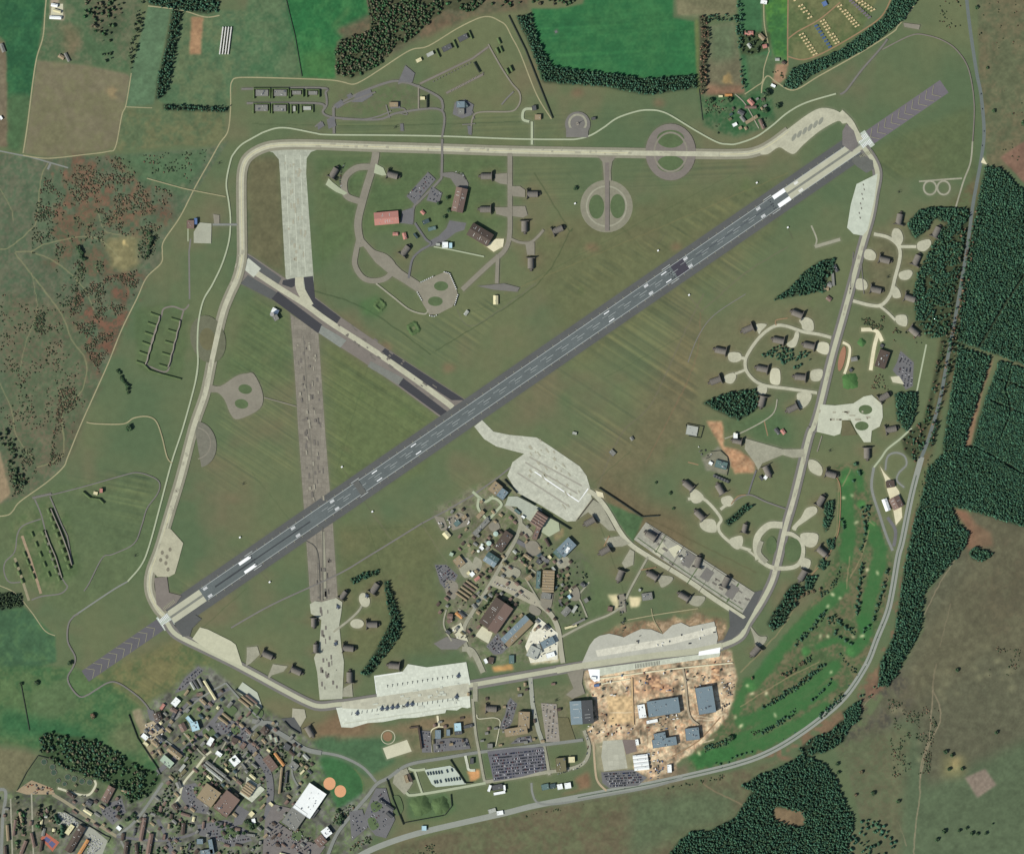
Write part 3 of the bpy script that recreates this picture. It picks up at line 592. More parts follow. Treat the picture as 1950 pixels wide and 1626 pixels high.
ribbon('perimeter_road', '500,253 524,245 545,244 570,248 600,254 625,257 738,258 850,260 980,265 1073,266 1100,265 1125,258 1150,243 1176,225 1215,212 1241,210 1260,213 1280,222 1326,250 1365,271 1385,275 1404,274 1440,261 1470,240 1500,215 1535,196 1592,179', 3, m_pale)
ribbon('boundary_track', '658,158 630,153 560,150 480,148 450,149 442,155 439,168 439,206 434,250 418,274 398,310 372,356 343,413 312,459 309,480 307,501 279,529 261,568 232,627 206,692 181,748 152,813 129,870 120,890 88,919 38,955 25,972 13,981 -20,984', 2.2, m_path)
ribbon('boundary_track', '655,157 672,161 690,154 725,132 764,106 787,94 816,88 867,57 900,40 919,33 935,33 950,40 963,49 975,72 991,103 1022,181 1050,227', 2.2, m_path)
ribbon('field_track', '92,-40 86,20 82,70 70,110 62,160 52,240 44,292', 2.4, m_path); ribbon('field_track', '-20,284 30,294 60,300 95,310 130,320', 2.6, m_road); ribbon('field_track', '96,312 91,323', 4, m_road, False)
ribbon('field_track', '44,296 90,302 160,295 205,289 220,280 232,220 240,200 250,140', 2, m_path); ribbon('field_track', '238,204 290,206', 1.6, m_path, False); ribbon('field_track', '282,12 345,20 390,33 418,30', 2.2, m_path)
ribbon('field_track', '165,804 185,807 235,807 255,796 280,793 297,802 308,830 318,870 328,882', 2.4, m_path)
ribbon('heath_track', '280,340 345,358 373,364 430,375', 2, m_path)
ribbon('access_road', '363,455 360,480 361,570', 3, m_grey2, False); ribbon('access_road', '358,420 358,460', 2, m_pale, False); ribbon('access_road', '405,428 452,428', 4, m_road, False)
ribbon('site_road', '95,943 165,925 235,905 262,900 290,908 304,920 300,940 280,968 270,1000 255,1035 215,1055 195,1062 170,1110 160,1125', 2.2, m_grey2); ribbon('site_road', '66,950 80,985 95,1050 108,1085 124,1110 128,1118 115,1130 80,1135 60,1142', 2.6, m_grey2)
ribbon('site_road', '62,948 98,940', 4, m_grey2, False); ribbon('site_road', '95,945 118,1000 128,1020 138,1075', 2.6, m_grey2, False); ribbon('site_road', '78,988 45,1000 33,1018 28,1050 10,1070 8,1090 18,1108 40,1108', 2.4, m_grey2)
ribbon('site_road', '28,1062 38,1090 55,1143', 5, mat((140, 134, 108), .15, 15, 4), False); ribbon('site_road', '42,1020 58,1065 78,1130', 5, mat((150, 132, 108), .18, 12, 4), False); ribbon('field_track', '-20,1108 0,1115 30,1130 60,1165 85,1200 105,1210', 1.8, m_path)
ribbon('site_road', '308,600 312,588 330,584 350,590 360,580', 3, m_old2); ribbon('site_road', '308,600 292,640 280,690 290,700 315,708 325,690 342,620 350,590', 3, m_old2)
# dispersals and loops
def ring(x, y, r0, r1, m, name='dispersal_loop', e=1.0): ribbon(name, ell(x, y, (r0+r1)/2, (r0+r1)/2*e, n=40), r1-r0, m, False, True)
sheet('dispersal_loop', ell(1277, 290, 48, 54), m_old2); sheet('grass_island', ell(1277, 265, 26, 17), m_turf); sheet('grass_island', ell(1277, 313, 26, 16), m_turf); ribbon('loop_line', ell(1277, 290, 31, 37, n=40), 3.5, m_oldg, False, True)
ribbon('taxiway', '1200,292 1290,293 1370,294', 9.5, m_conc); 
sheet('dispersal_loop', ell(1155, 393, 50, 50), mat((128, 126, 108), .14, 20, 6)); ribbon('loop_line', ell(1155, 393, 38, 38, n=40), 3, m_concd, False, True); sheet('grass_island', ell(1136, 394, 14.5, 23), m_turf); sheet('grass_island', ell(1176, 393, 14, 23), m_turf)
sheet('taxiway_stem', '1138,298 1174,298 1166,308 1163,325 1164,345 1150,345 1149,325 1147,308', m_oldg); ribbon('taxiway_stem', '1156,310 1156,440', 8, m_old2, False)
sheet('dispersal_loop', '398,733 420,735 450,716 470,711 484,713 500,748 495,778 455,798 440,790 428,762 415,748 400,746', m_oldg, sm=True); sheet('grass_island', ell(467, 741, 13, 9, -10), m_turf); sheet('grass_island', ell(460, 769, 13, 9, -10), m_turf); ribbon('field_track', '503,757 565,774', 2, m_oldg, False)
sheet('dispersal_loop', ell(396, 646, 33, 46, 15), mat((100, 102, 82), .14, 15, 5)); sheet('grass_island', ell(395, 646, 15, 21, 5), m_turfb); sheet('dispersal_pad', ell(376, 846, 36, 44, 10, t0=-90, t1=90), mat((112, 111, 98), .14, 15, 5)); ribbon('loop_line', ell(372, 844, 29, 30, t0=-80, t1=80), 2.2, m_oldg, False)
ribbon('taxiway', '451,532 436,565 423,601 405,680 391,748 369,813 345,905 323,978', 9.5, m_conc)
# NW technical loops
ribbon('taxiway_stem', '716,290 712,312 700,350 690,385 682,420 683,445 690,470', 14, m_oldg); ribbon('taxiway_stem', '971,292 971,340 971,400 970,450 960,478 930,505 880,552', 9, m_oldg)
ribbon('dispersal_loop', '706,318 680,320 660,335 655,355 662,375 690,385', 12, m_oldg); ribbon('dispersal_loop', '684,455 678,480 676,505 690,528 710,535 735,530 750,510 735,490 710,480 690,460', 10, m_oldg, closed=False)
sheet('dispersal_pad', '688,455 715,480 745,495 765,515 800,538 812,545 800,560 770,540 745,525 715,500 700,480', m_oldg); sheet('dispersal_pad', '800,540 826,527 847,518 858,524 869,550 872,562 862,584 835,598 818,600 806,580 796,560', mat((132, 128, 112), .12, 20, 6)); sheet('grass_island', ell(840, 545, 13.5, 9), m_turf); sheet('grass_island', ell(829, 574, 14, 9), m_turf)
ribbon('perimeter_path', '716,540 750,567 780,590 808,598 816,590', 3, m_concd); ribbon('access_road', '842,265 841,330 836,345 800,382 788,395 785,425', 4.5, m_grey2, True); sheet('parking_lot', '815,328 830,342 798,380 790,390 774,374', m_lot); sheet('parking_lot', '822,355 842,368 836,388 812,382', m_lot)
sheet('hardstanding', '838,330 862,328 884,335 892,350 890,360 870,358 858,340 842,336', m_grey2); sheet('hardstanding', '766,402 788,395 786,428 762,425', m_lot); sheet('hardstanding', '856,420 888,425 884,438 868,443 840,465 820,470 816,460 835,450 850,435', m_lot)
ribbon('access_road', '790,425 810,455 820,465 800,478 785,495 778,530', 4, m_lot); ribbon('perimeter_path', '826,470 860,476 922,489', 2.6, m_pale, False); sheet('hardstanding', '924,468 945,455 960,455 958,470 940,480', m_chalk)
for q in ('942,332 966,330 966,352 952,350 942,345', '974,355 990,355 1000,362 1000,376 976,374', '942,395 968,395 968,414 945,408', '976,393 1000,393 1005,410 996,415 976,412'): sheet('hardstanding', q, m_oldg)
ribbon('access_road', '972,455 990,462 1010,462 1025,450 1035,438', 5, m_oldg); sheet('hardstanding', '1000,462 1018,462 1018,486 1004,486', m_oldg); ribbon('access_road', '948,485 946,540', 7, m_oldg, False); sheet('hardstanding', '910,545 960,540 990,548 985,556 940,552', m_grey2)
sheet('hardstanding', '626,340 634,348 652,362 662,368 655,372 640,366 628,358 620,352', m_pale); sheet('hardstanding', '715,312 730,320 736,334 728,335 712,330', m_pale)
# munitions areas
ribbon('site_road', '460,170 610,168 620,178 622,200 615,215 640,225 720,228 760,215 840,210 842,262', 4, m_grey2); ribbon('site_road', '470,197 600,197 618,205', 4, m_grey2); ribbon('site_road', '635,205 680,180 730,160 760,155 795,165 835,185 843,200 842,212', 4.5, m_grey2)
ribbon('site_road', '797,165 797,208', 3, m_oldg, False); ribbon('site_road', '930,85 935,95 955,130 975,160 988,175 991,190 985,205 970,213 915,214 900,225 897,255', 3, m_oldg); ribbon('site_road', '800,160 900,112 930,90', 3.6, m_old2, False); ribbon('site_road', '850,178 920,142', 4, m_old2, False)
sheet('hardstanding', '758,158 772,125 790,140 785,158', m_lot); sheet('hardstanding', '866,196 885,190 902,200 898,220 880,226 862,218', m_lot); sheet('hardstanding', '680,178 705,170 710,182 690,195 670,195', m_lot); ribbon('site_road', '635,205 636,255', 5, m_grey2, False)
ribbon('access_road', '1013,276 1013,232', 4.5, m_pale, False); ribbon('access_road', '1008,232 996,228 996,214 1002,208 1014,208', 5, m_pale); sheet('hardstanding', ell(1100, 237, 24, 24), m_grey2); ribbon('radar_ring', ell(1100, 235, 16, 16), 4, m_concd, False, True); sheet('hardstanding', '1078,244 1120,244 1120,262 1078,262', m_grey2)
# disused strip south end and its apron
ribbon('taxiway_stem', '615,1012 617,1060 619,1140', 6, mat((142, 140, 122), .12, 20, 5), False)
sheet('dispersal_apron', '590,1150 600,1144 612,1146 640,1138 652,1146 650,1166 646,1190 650,1230 655,1260 652,1330 609,1332 604,1280 598,1252 608,1230 612,1180 592,1168', mat((164, 166, 146), .14, 25, 6))
ribbon('access_road', '635,1203 665,1180 685,1160 695,1138', 4, m_concd); sheet('hardstanding', ell(694, 1142, 10, 14, 20), m_conc); sheet('hardstanding', ell(680, 1187, 13, 9), m_conc); ribbon('rut', '614,1004 615,1143', 1.3, m_lines, False); ribbon('rut', '583,1030 600,1042 607,1070 609,1143', 1.3, m_lines)
sheet('hardstanding', '520,1264 548,1268 540,1278 518,1285 512,1292 510,1288', m_concd); sheet('hardstanding', '470,1232 490,1230 495,1246 478,1262 468,1268 470,1250', m_concd)
sheet('hardstanding', '652,1326 654,1310 670,1300 672,1326', m_concd); sheet('hardstanding', '557,1348 580,1350 583,1365 572,1384 556,1365', mat((156, 154, 134), .12)); sheet('hardstanding', '535,1368 560,1365 572,1384 575,1398 548,1382', m_asph)
sheet('flight_line_apron', '640,1347 700,1342 893,1312 893,1304 896,1346 890,1348 880,1346 870,1352 850,1351 848,1357 790,1366 765,1367 730,1374 700,1376 670,1385 650,1384', m_white)
sheet('flight_line_apron', '712,1286 767,1278 777,1264 813,1270 888,1260 896,1303 718,1327', m_white); sheet('taxi_lane', '650,1337 892,1300 896,1324 700,1350 652,1348', mat((180, 179, 158), .09, 30, 6, slab=(12, -9, .9)))
ribbon('apron_edge', '717,1320 713,1288 766,1280', 1, m_wp, False)
marks('apron_edge_line', [[(655, 1376), (880, 1343), (880, 1344.5), (655, 1378)]], m_bark)
def tick(x, y, l, a_=82, w=.8):
    c_, s2 = math.cos(R(a_)), -math.sin(R(a_)); return [(x-c_*l/2-s2*w/2, y-s2*l/2+c_*w/2), (x-c_*l/2+s2*w/2, y-s2*l/2-c_*w/2), (x+c_*l/2+s2*w/2, y+s2*l/2-c_*w/2), (x+c_*l/2-s2*w/2, y+s2*l/2+c_*w/2)][::-1]
marks('parking_marks', [tick(670+9.6*k, 1358-1.35*k, 6) for k in range(22)]+[tick(738+9.5*k, 1306-1.4*k, 5) for k in range(14)]+[tick(738+9.5*k, 1306-1.4*k-2, 3, -8) for k in range(14)], m_rub)
sheet('parking_lot', '729,1424 775,1408 784,1430 737,1445', m_beige); sheet('ball_pitch', ell(738, 1402, 9, 9), mat((132, 106, 80), .1)); ribbon('pitch_line', ell(739, 1403, 13, 13, n=30), 1.2, m_beige, False, True)
sheet('softball_infield', ell(627.5, 1491.5, 11.5, 12), mat((204, 152, 112), .05)); sheet('softball_infield', ell(648, 1506, 11, 11.5), mat((204, 152, 112), .05))
# SE and E: taxi lanes and shelters' pads
sheet('terminal_apron', '940,822 970,828 1022,833 1047,849 1104,888 1117,906 1123,927 1127,950 1096,992 1080,993 1030,962 985,938 966,906 976,880 998,864 975,858 945,850 922,836 903,812 918,800 930,812', mat((182, 184, 166), .16, 22, 6, slab=(10, -32, .88)))
for k, (a_, b_) in enumerate((((1000, 880), (1100, 940)), ((1008, 870), (1108, 925)), ((985, 900), (1085, 965)))): ribbon('apron_streak', [a_, b_], 3, mat((150, 148, 134), .12, 20, 6), False)
ribbon('apron_line', '1018,898 1102,955 1120,930', 1.8, m_wp, False); ribbon('apron_line', '985,852 1040,868 1118,922', 2, m_bark)
ribbon('taxiway', '1120,934 1135,944 1156,970 1182,1014 1202,1037 1233,1058 1280,1086 1321,1112 1357,1138 1425,1182', 9, m_conc)
sheet('hardstanding', '1134,934 1148,938 1150,948 1138,945', m_chalk); sheet('hardstanding', '1128,950 1145,960 1172,1010 1160,1010 1120,975 1098,990', m_concd); sheet('hardstanding', '1150,1025 1180,1020 1200,1035 1185,1040 1160,1042', m_concd); sheet('hardstanding', '1200,1045 1208,1050 1206,1075 1190,1082 1184,1072', m_concd)
sheet('asphalt_junction', '1388,1160 1415,1178 1420,1175 1413,1167 1437,1127 1453,1123 1434,1165 1417,1196 1394,1217 1376,1222 1390,1193', m_asph)
sheet('dispersal_apron', '1207,1027 1230,994 1297,1037 1400,1104 1437,1128 1414,1167 1303,1093 1258,1063', mat((156, 155, 140), .14, 20, 6, slab=(11, -30, .86)))
ribbon('grass_strip', '1384,1146 1407,1110', 3, m_turf, False); sheet('dispersal_pad', '1242,1050 1262,1032 1272,1045 1256,1060', m_conc); sheet('dispersal_pad', '1272,1045 1292,1036 1300,1044 1284,1062', m_beige)
for t in ('1254,1096 1280,1098 1278,1108 1262,1118 1256,1112', '1316,1135 1340,1135 1342,1142 1330,1154 1312,1148', '1429,1192 1445,1210 1460,1212 1455,1225 1440,1232 1436,1215'): sheet('dispersal_pad', t, m_concd, sm=True)
ribbon('access_road', '1234,1060 1220,1085 1200,1122 1192,1140', 4, m_concd); sheet('yard', '1178,1132 1190,1130 1192,1165 1180,1165', m_oldg); ribbon('access_road', '1188,1152 1160,1170 1120,1186 1070,1212', 4, m_concd); ribbon('field_track', '1195,1180 1250,1170 1330,1158', 2, m_path); ribbon('field_track', '1240,1158 1245,1180 1260,1205', 1.6, m_path)
ribbon('access_road', '1310,950 1340,950 1372,985 1368,1000 1372,1015 1395,1035 1430,1048', 5.5, m_conc); ribbon('access_road', '1372,970 1382,962 1395,955', 5.5, m_conc); 
for t in ('1316,934 1326,932 1340,945 1334,956 1322,958 1315,950', '1374,948 1390,944 1398,955 1390,964 1376,960', '1336,990 1360,990 1364,1012 1345,1012 1333,1002', '1390,1026 1412,1020 1414,1036 1405,1046 1392,1038'): sheet('dispersal_pad', t, m_conc, sm=True)
ribbon('access_road', '1425,1048 1440,1060', 4, m_conc, False); ribbon('dispersal_loop', '1445,1065 1440,1040 1445,1018 1465,1000 1490,1000', 13, m_conc); ribbon('dispersal_loop', '1445,1065 1465,1078 1485,1082 1515,1078 1528,1060 1527,1035 1510,1018 1495,1016', 8, m_conc); ribbon('dispersal_loop', '1450,1030 1445,1052 1460,1070', 9, m_concd)
sheet('grass_island', ell(1469, 1038, 10, 17), m_turf); sheet('grass_island', ell(1510, 1047, 16, 23), m_turf); ribbon('taxiway', '1512,947 1495,1006 1482,1063 1471,1104', 8.5, m_conc)
for t in ('1525,1016 1556,1016 1556,1034 1545,1042 1530,1036', '1524,1062 1543,1066 1540,1082 1526,1080', '1535,968 1552,964 1556,975 1540,988 1520,1002 1515,1010 1508,1004 1525,985', '1540,876 1555,878 1566,892 1562,906 1542,896'): sheet('dispersal_pad', t, m_conc, sm=True)
sheet('asphalt_pad', '1420,835 1490,855 1532,855 1530,870 1510,872 1490,866 1452,882 1444,895 1436,880 1418,855', m_concd); ribbon('access_road', '1440,895 1432,918 1425,940', 3, m_lot); ribbon('access_road', '1395,955 1425,942 1460,956 1500,970', 3, m_grey2)
sheet('dispersal_apron', '1562,770 1590,772 1625,768 1645,755 1660,752 1680,770 1681,795 1675,812 1660,820 1658,842 1645,842 1630,820 1620,800 1605,800 1600,826 1588,830 1555,822', mat((180, 183, 162), .12, 20, 6)); sheet('grass_island', ell(1648, 780, 13, 9), m_turf); sheet('grass_island', ell(1641, 811, 13, 8.5), m_turf); sheet('grass_island', '1603,800 1618,802 1632,828 1602,830', m_turfb)
ribbon('access_road', '1565,830 1556,860', 2.2, m_oldg, False)
ribbon('access_road', '1583,643 1560,637 1530,632 1500,622 1480,620 1460,630 1440,650 1422,678 1419,697 1425,712 1440,727 1460,735 1500,740 1556,748', 6, m_conc); ribbon('access_road', '1422,683 1400,680', 6, m_conc, False); ribbon('access_road', '1420,704 1400,712', 5, m_conc, False)
for t in ('1522,610 1535,604 1548,612 1548,630 1530,628 1526,618', '1515,632 1522,636 1516,658 1505,662 1498,655 1510,645', '1560,652 1578,655 1575,675 1555,668', '1388,672 1408,672 1412,684 1400,690 1388,686', '1380,716 1396,710 1402,718 1394,730 1382,728', '1470,702 1482,702 1486,712 1484,732 1468,730 1466,715', '1545,706 1566,704 1562,724 1545,724', '1443,735 1460,736 1458,750 1445,750', '1520,748 1545,750 1540,768 1525,778 1518,762', '1440,618 1460,618 1450,630 1445,636'): sheet('dispersal_pad', t, m_beige if '1470' in t or '1560' in t else m_conc, sm=True)
ribbon('access_road', '1664,446 1690,452 1708,465 1714,480 1712,500 1704,530 1696,560 1680,580 1660,582 1624,573', 6.5, m_conc); ribbon('access_road', '1712,470 1745,470', 6, m_conc, False); ribbon('access_road', '1675,583 1690,595 1705,610', 5, m_conc)
for t in ('1702,436 1714,438 1720,455 1712,468 1698,452', '1748,462 1768,456 1773,465 1762,478 1748,476', '1712,520 1730,514 1738,520 1730,532 1715,532', '1702,545 1712,552 1715,566 1700,566', '1648,476 1660,476 1668,485 1664,496 1646,492', '1632,532 1645,532 1652,542 1648,552 1630,550', '1706,602 1724,600 1728,612 1724,622 1708,616'): sheet('dispersal_pad', t, m_conc, sm=True)
# hangar compound E
ribbon('access_road', '1680,650 1668,630 1640,628', 7, m_chalk); ribbon('access_road', '1672,635 1665,660 1658,705', 7, m_chalk); ribbon('access_road', '1605,652 1618,662 1615,690 1608,712', 5, m_chalk); sheet('soil_bed', ell(1603, 683, 6, 24, -12), mat((150, 112, 88), .1)); sheet('parking_lot', '1715,668 1740,690 1738,735 1725,742 1712,720 1700,705 1708,690', m_lot); sheet('hardstanding', '1696,718 1712,716 1722,732 1700,728', m_beige)
ribbon('access_road', '1764,656 1746,745', 3, m_pale, False); ribbon('access_road', '1736,815 1715,835 1690,855 1678,872 1664,890', 3.5, m_pale)
ribbon('yard_road', '1664,890 1660,930 1675,980 1688,1020 1700,1048', 5, m_road); ribbon('yard_road', '1686,895 1690,870 1705,862 1722,868 1726,885 1712,900 1708,915 1722,928', 3.5, m_road); sheet('yard', '1676,888 1684,900 1698,915 1712,935 1716,955 1718,985 1706,1000 1700,965 1690,935 1685,912', m_chalk); ribbon('yard_road', '1690,985 1705,1010 1702,1040', 6, m_lot)
# public roads
rd = '1838,-50 1841,0 1848,60 1860,140 1868,180 1874,250 1869,300 1860,350 1852,395 1842,470 1820,600 1805,680 1790,760 1770,830 1755,870'  # upper stretch: darker asphalt, with tree shade partly put into its colour
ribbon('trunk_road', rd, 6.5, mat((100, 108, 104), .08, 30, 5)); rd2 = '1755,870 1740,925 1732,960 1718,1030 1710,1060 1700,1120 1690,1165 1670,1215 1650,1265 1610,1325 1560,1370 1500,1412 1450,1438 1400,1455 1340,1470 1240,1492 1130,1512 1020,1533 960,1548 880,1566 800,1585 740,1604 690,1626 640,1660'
ribbon('trunk_road', rd2, 11, mat((138, 142, 132), .08, 30, 5)); ribbon('road_verge', rd2, 1.6, mat((74, 88, 66), .1)) if 0 else ribbon('central_reserve', '1745,905 1732,960 1718,1030 1710,1060 1700,1120 1690,1165 1670,1215 1650,1265 1610,1325 1560,1370 1500,1412 1450,1438 1400,1455 1340,1470 1240,1492 1130,1512 1100,1518', 1.8, mat((80, 92, 76), .1))
ribbon('site_gate_road', '1012,1490 1014,1510 1025,1528 1060,1530 1130,1518 1240,1498 1300,1480', 4, m_road); sheet('layby', '1868,310 1880,314 1872,300', m_chalk)
ribbon('access_road', '1852,270 1848,310 1835,345 1820,395', 3, m_concd); ribbon('access_road', '1750,346 1800,342 1832,340', 3, m_concd); ribbon('test_loop', ell(1771, 358, 12, 13, n=24), 3.2, m_concd, False, True); ribbon('test_loop', ell(1797, 358, 12, 13, n=24), 3.2, m_concd, False, True)
ribbon('farm_track', '1750,-10 1735,20 1710,50 1700,62 1640,100 1560,145 1512,172 1480,158 1462,145 1452,160 1450,178', 2.4, m_path); ribbon('farm_track', '1501,-20 1500,60 1500,125', 2.5, m_track); ribbon('farm_track', '1500,75 1520,60 1560,38 1600,5', 2.5, m_track); ribbon('farm_track', '1500,108 1530,114 1570,100 1640,60 1680,30 1700,-10', 2.5, m_track); ribbon('farm_track', '1464,100 1455,130 1452,155 1440,165 1418,180', 2, m_path)
ribbon('farm_track', '1455,-20 1455,40 1462,80 1465,100', 2, m_path); ribbon('fence_track', '1690,75 1675,95 1640,135 1612,172 1600,180', 3.5, m_grey2); ribbon('fence_track', '1680,95 1735,68 1765,68 1800,80 1825,100 1845,135 1855,200 1852,270', 2.2, m_old2); sheet('farm_pad', '1720,44 1752,48 1750,57 1722,52', m_oldg)
# south: works apron, technical site roads and yards
sheet('works_apron', '1107,1264 1123,1228 1132,1216 1142,1210 1160,1206 1178,1210 1188,1213 1203,1205 1221,1197 1240,1198 1262,1207 1280,1190 1297,1185 1313,1193 1360,1183 1367,1213 1364,1228 1254,1248 1180,1258', mat((170, 170, 156), .12, 30, 6)); sheet('works_apron', '1134,1238 1200,1226 1280,1214 1364,1192 1362,1205 1280,1226 1200,1240 1138,1250', mat((196, 194, 176), .2, 15, 4)); ribbon('taxiway', '1060,1276 1099,1269 1180,1257 1254,1247 1320,1240 1375,1229', 12, mat((168, 168, 144), .1, 30, 6))
sheet('works_slab', '1120,1274 1240,1258 1372,1240 1370,1250 1242,1268 1124,1290', m_bark); sheet('works_slab', '1120,1274 1142,1274 1142,1296 1132,1298 1124,1290', m_wp); marks('works_beams', [tick(1210+k*3, 1268-k*.4, 8, 85, .9) for k in range(16)], m_lines)
sheet('works_slab', '1331,1240 1372,1232 1370,1243 1330,1248', m_wp); ribbon('works_road', '1142,1292 1200,1284 1260,1276 1330,1268 1395,1262', 2.4, m_chalk); ribbon('works_road', '1145,1302 1200,1292', 2, m_chalk, False); ribbon('works_road', '1300,1272 1305,1300 1312,1360 1330,1380', 4, mat((160, 148, 124), .15)); ribbon('works_road', '1203,1290 1206,1380', 3, mat((186, 160, 120), .15), False); ribbon('works_road', '1372,1365 1330,1410 1280,1440', 2.4, m_track)
sheet('works_yard', '1148,1410 1186,1408 1195,1462 1150,1468 1145,1440', mat((172, 172, 154), .08, 15, 5, slab=(18, -4, .85))); sheet('parking_lot', '1185,1408 1210,1408 1213,1430 1192,1436', mat((116, 106, 100), .1)); sheet('parking_lot', '1145,1470 1205,1465 1232,1480 1215,1495 1160,1500 1147,1490', m_lot); ribbon('works_road', '1130,1412 1134,1470 1140,1490 1155,1505', 4, mat((168, 152, 124), .12))
ribbon('access_road', '1010,1290 1014,1340 1025,1390 1034,1415', 8, mat((148, 150, 136), .08), False); ribbon('access_road', '1034,1410 1042,1450 1046,1475', 5.5, m_concd, False)
sheet('taxiway_stem', '1080,1280 1112,1272 1108,1300 1114,1320 1090,1330 1078,1322 1092,1310', m_oldg); sheet('parking_lot', '1030,1338 1060,1340 1066,1412 1040,1412', mat((140, 134, 122), .15, 12, 4)); sheet('grass_island', '1062,1365 1082,1366 1096,1408 1066,1412', m_turfb)
ribbon('access_road', '755,1475 765,1462 790,1452 850,1442 910,1432 980,1424 1030,1418 1080,1412 1110,1408', 6, m_road); ribbon('access_road', '900,1330 905,1390 912,1430 920,1475 924,1490', 5, m_concd); ribbon('access_road', '925,1488 980,1480 1040,1470 1090,1462 1115,1448 1122,1420 1112,1390', 6.5, m_concd)
sheet('parking_lot', '928,1430 975,1424 1035,1422 1041,1465 995,1478 940,1487', mat((100, 100, 104), .1, 20, 4)); sheet('parking_lot', '986,1404 1010,1400 1014,1412 972,1416', m_lot); sheet('parking_lot', '972,1328 985,1340 975,1375 965,1392 950,1385 962,1360 966,1338', m_lot)
sheet('fuel_yard', '808,1465 857,1457 865,1462 888,1492 830,1498 822,1492', mat((176, 186, 172), .06)); ribbon('access_road', '925,1490 870,1500 790,1513 775,1510 770,1500', 5, m_pale); ribbon('access_road', '810,1464 790,1466 778,1462', 5, m_pale); ribbon('access_road', '790,1468 797,1490 804,1510', 4, m_pale, False); sheet('yard', '752,1470 775,1462 786,1490 780,1500 770,1512 748,1490', m_concd)
ribbon('access_road', '886,1438 890,1455 893,1465 905,1466', 5, m_bark); ribbon('access_road', '905,1300 905,1335', 9, m_concd, False); ribbon('perimeter_path', '908,1360 912,1368 940,1366 952,1372 950,1390 944,1420', 1.6, m_beige); ribbon('perimeter_path', '822,1432 820,1395 832,1384 850,1384', 2, m_chalk); ribbon('perimeter_path', '833,1362 836,1384', 4, m_chalk, False)
sheet('parking_lot', '800,1390 820,1392 822,1432 804,1432', m_lot); sheet('parking_lot', '824,1408 862,1404 890,1406 896,1425 826,1432', m_lot); ribbon('town_road', '610,1432 650,1440 690,1460 716,1488', 5, m_road); ribbon('town_road', '760,1465 740,1480 718,1492 700,1515 670,1550 640,1590 620,1640', 6.5, m_road); ribbon('town_road', '480,1372 500,1378 540,1400 580,1425 612,1433', 9, m_road)
sheet('parking_lot', '716,1500 735,1500 752,1560 735,1595 715,1590 690,1560 706,1520', m_lot); sheet('parking_lot', '665,1545 690,1540 700,1575 670,1600', m_lot)
ribbon('town_road', '880,1235 900,1240 920,1280', 10, m_concd); ribbon('town_road', '898,1250 886,1225 884,1195 900,1165 935,1110 962,1062 985,1020 990,985 962,960', 7, m_concd); ribbon('town_road', '944,1100 975,1115 1010,1140 1045,1165 1062,1195 1068,1235 1072,1262', 9, mat((158, 156, 136), .1)); sheet('yard', '945,1095 975,1105 1020,1132 1040,1160 1010,1150 960,1125 935,1115', mat((156, 152, 132), .12))
ribbon('town_road', '804,996 850,972 905,940 950,908 972,890', 3, m_grey2, False); ribbon('town_road', '804,996 700,1060 640,1095 520,1150 440,1195', 3, m_grey2); ribbon('town_road', '900,936 914,948 925,955 940,945', 5, m_pale); ribbon('town_road', '912,948 910,965 918,978 930,988 948,970 955,960 945,950 932,948', 5, m_pale)
sheet('yard', '968,945 985,945 1030,968 1045,1000 1020,1000 1000,985 985,965 962,962', mat((160, 166, 150), .12, 15, 5)); sheet('yard', '1036,980 1064,995 1066,1010 1045,1022 1030,1012', m_pale); ribbon('town_road', '985,1030 1010,1045 1030,1060 1045,1070', 8, m_lot); sheet('parking_lot', '828,1075 850,1075 872,1095 855,1130 838,1110', m_lot); sheet('yard', '826,982 845,985 855,1010 840,1010', m_oldg); sheet('yard', '852,985 875,975 895,985 892,1000 862,1010 855,998', m_oldg)
sheet('yard', '918,1192 938,1205 930,1225 905,1210', m_beige); sheet('parking_lot', '926,1230 948,1205 968,1232 955,1245 940,1246', m_lot); sheet('yard', '1010,1205 1025,1175 1050,1195 1062,1205 1062,1255 1010,1262 1000,1230', mat((208, 206, 186), .15, 10, 4)); sheet('yard', '1030,1130 1054,1130 1050,1155 1040,1165 1028,1150', m_oldg); ribbon('access_road', '1102,1132 1122,1108', 3, m_concd, False); ribbon('access_road', '1100,1135 1108,1150 1118,1175', 3, m_concd)
sheet('yard', '860,1195 878,1185 892,1222 870,1215', m_beige); sheet('parking_lot', '826,1225 850,1212 890,1220 870,1236 840,1236', m_grey2)
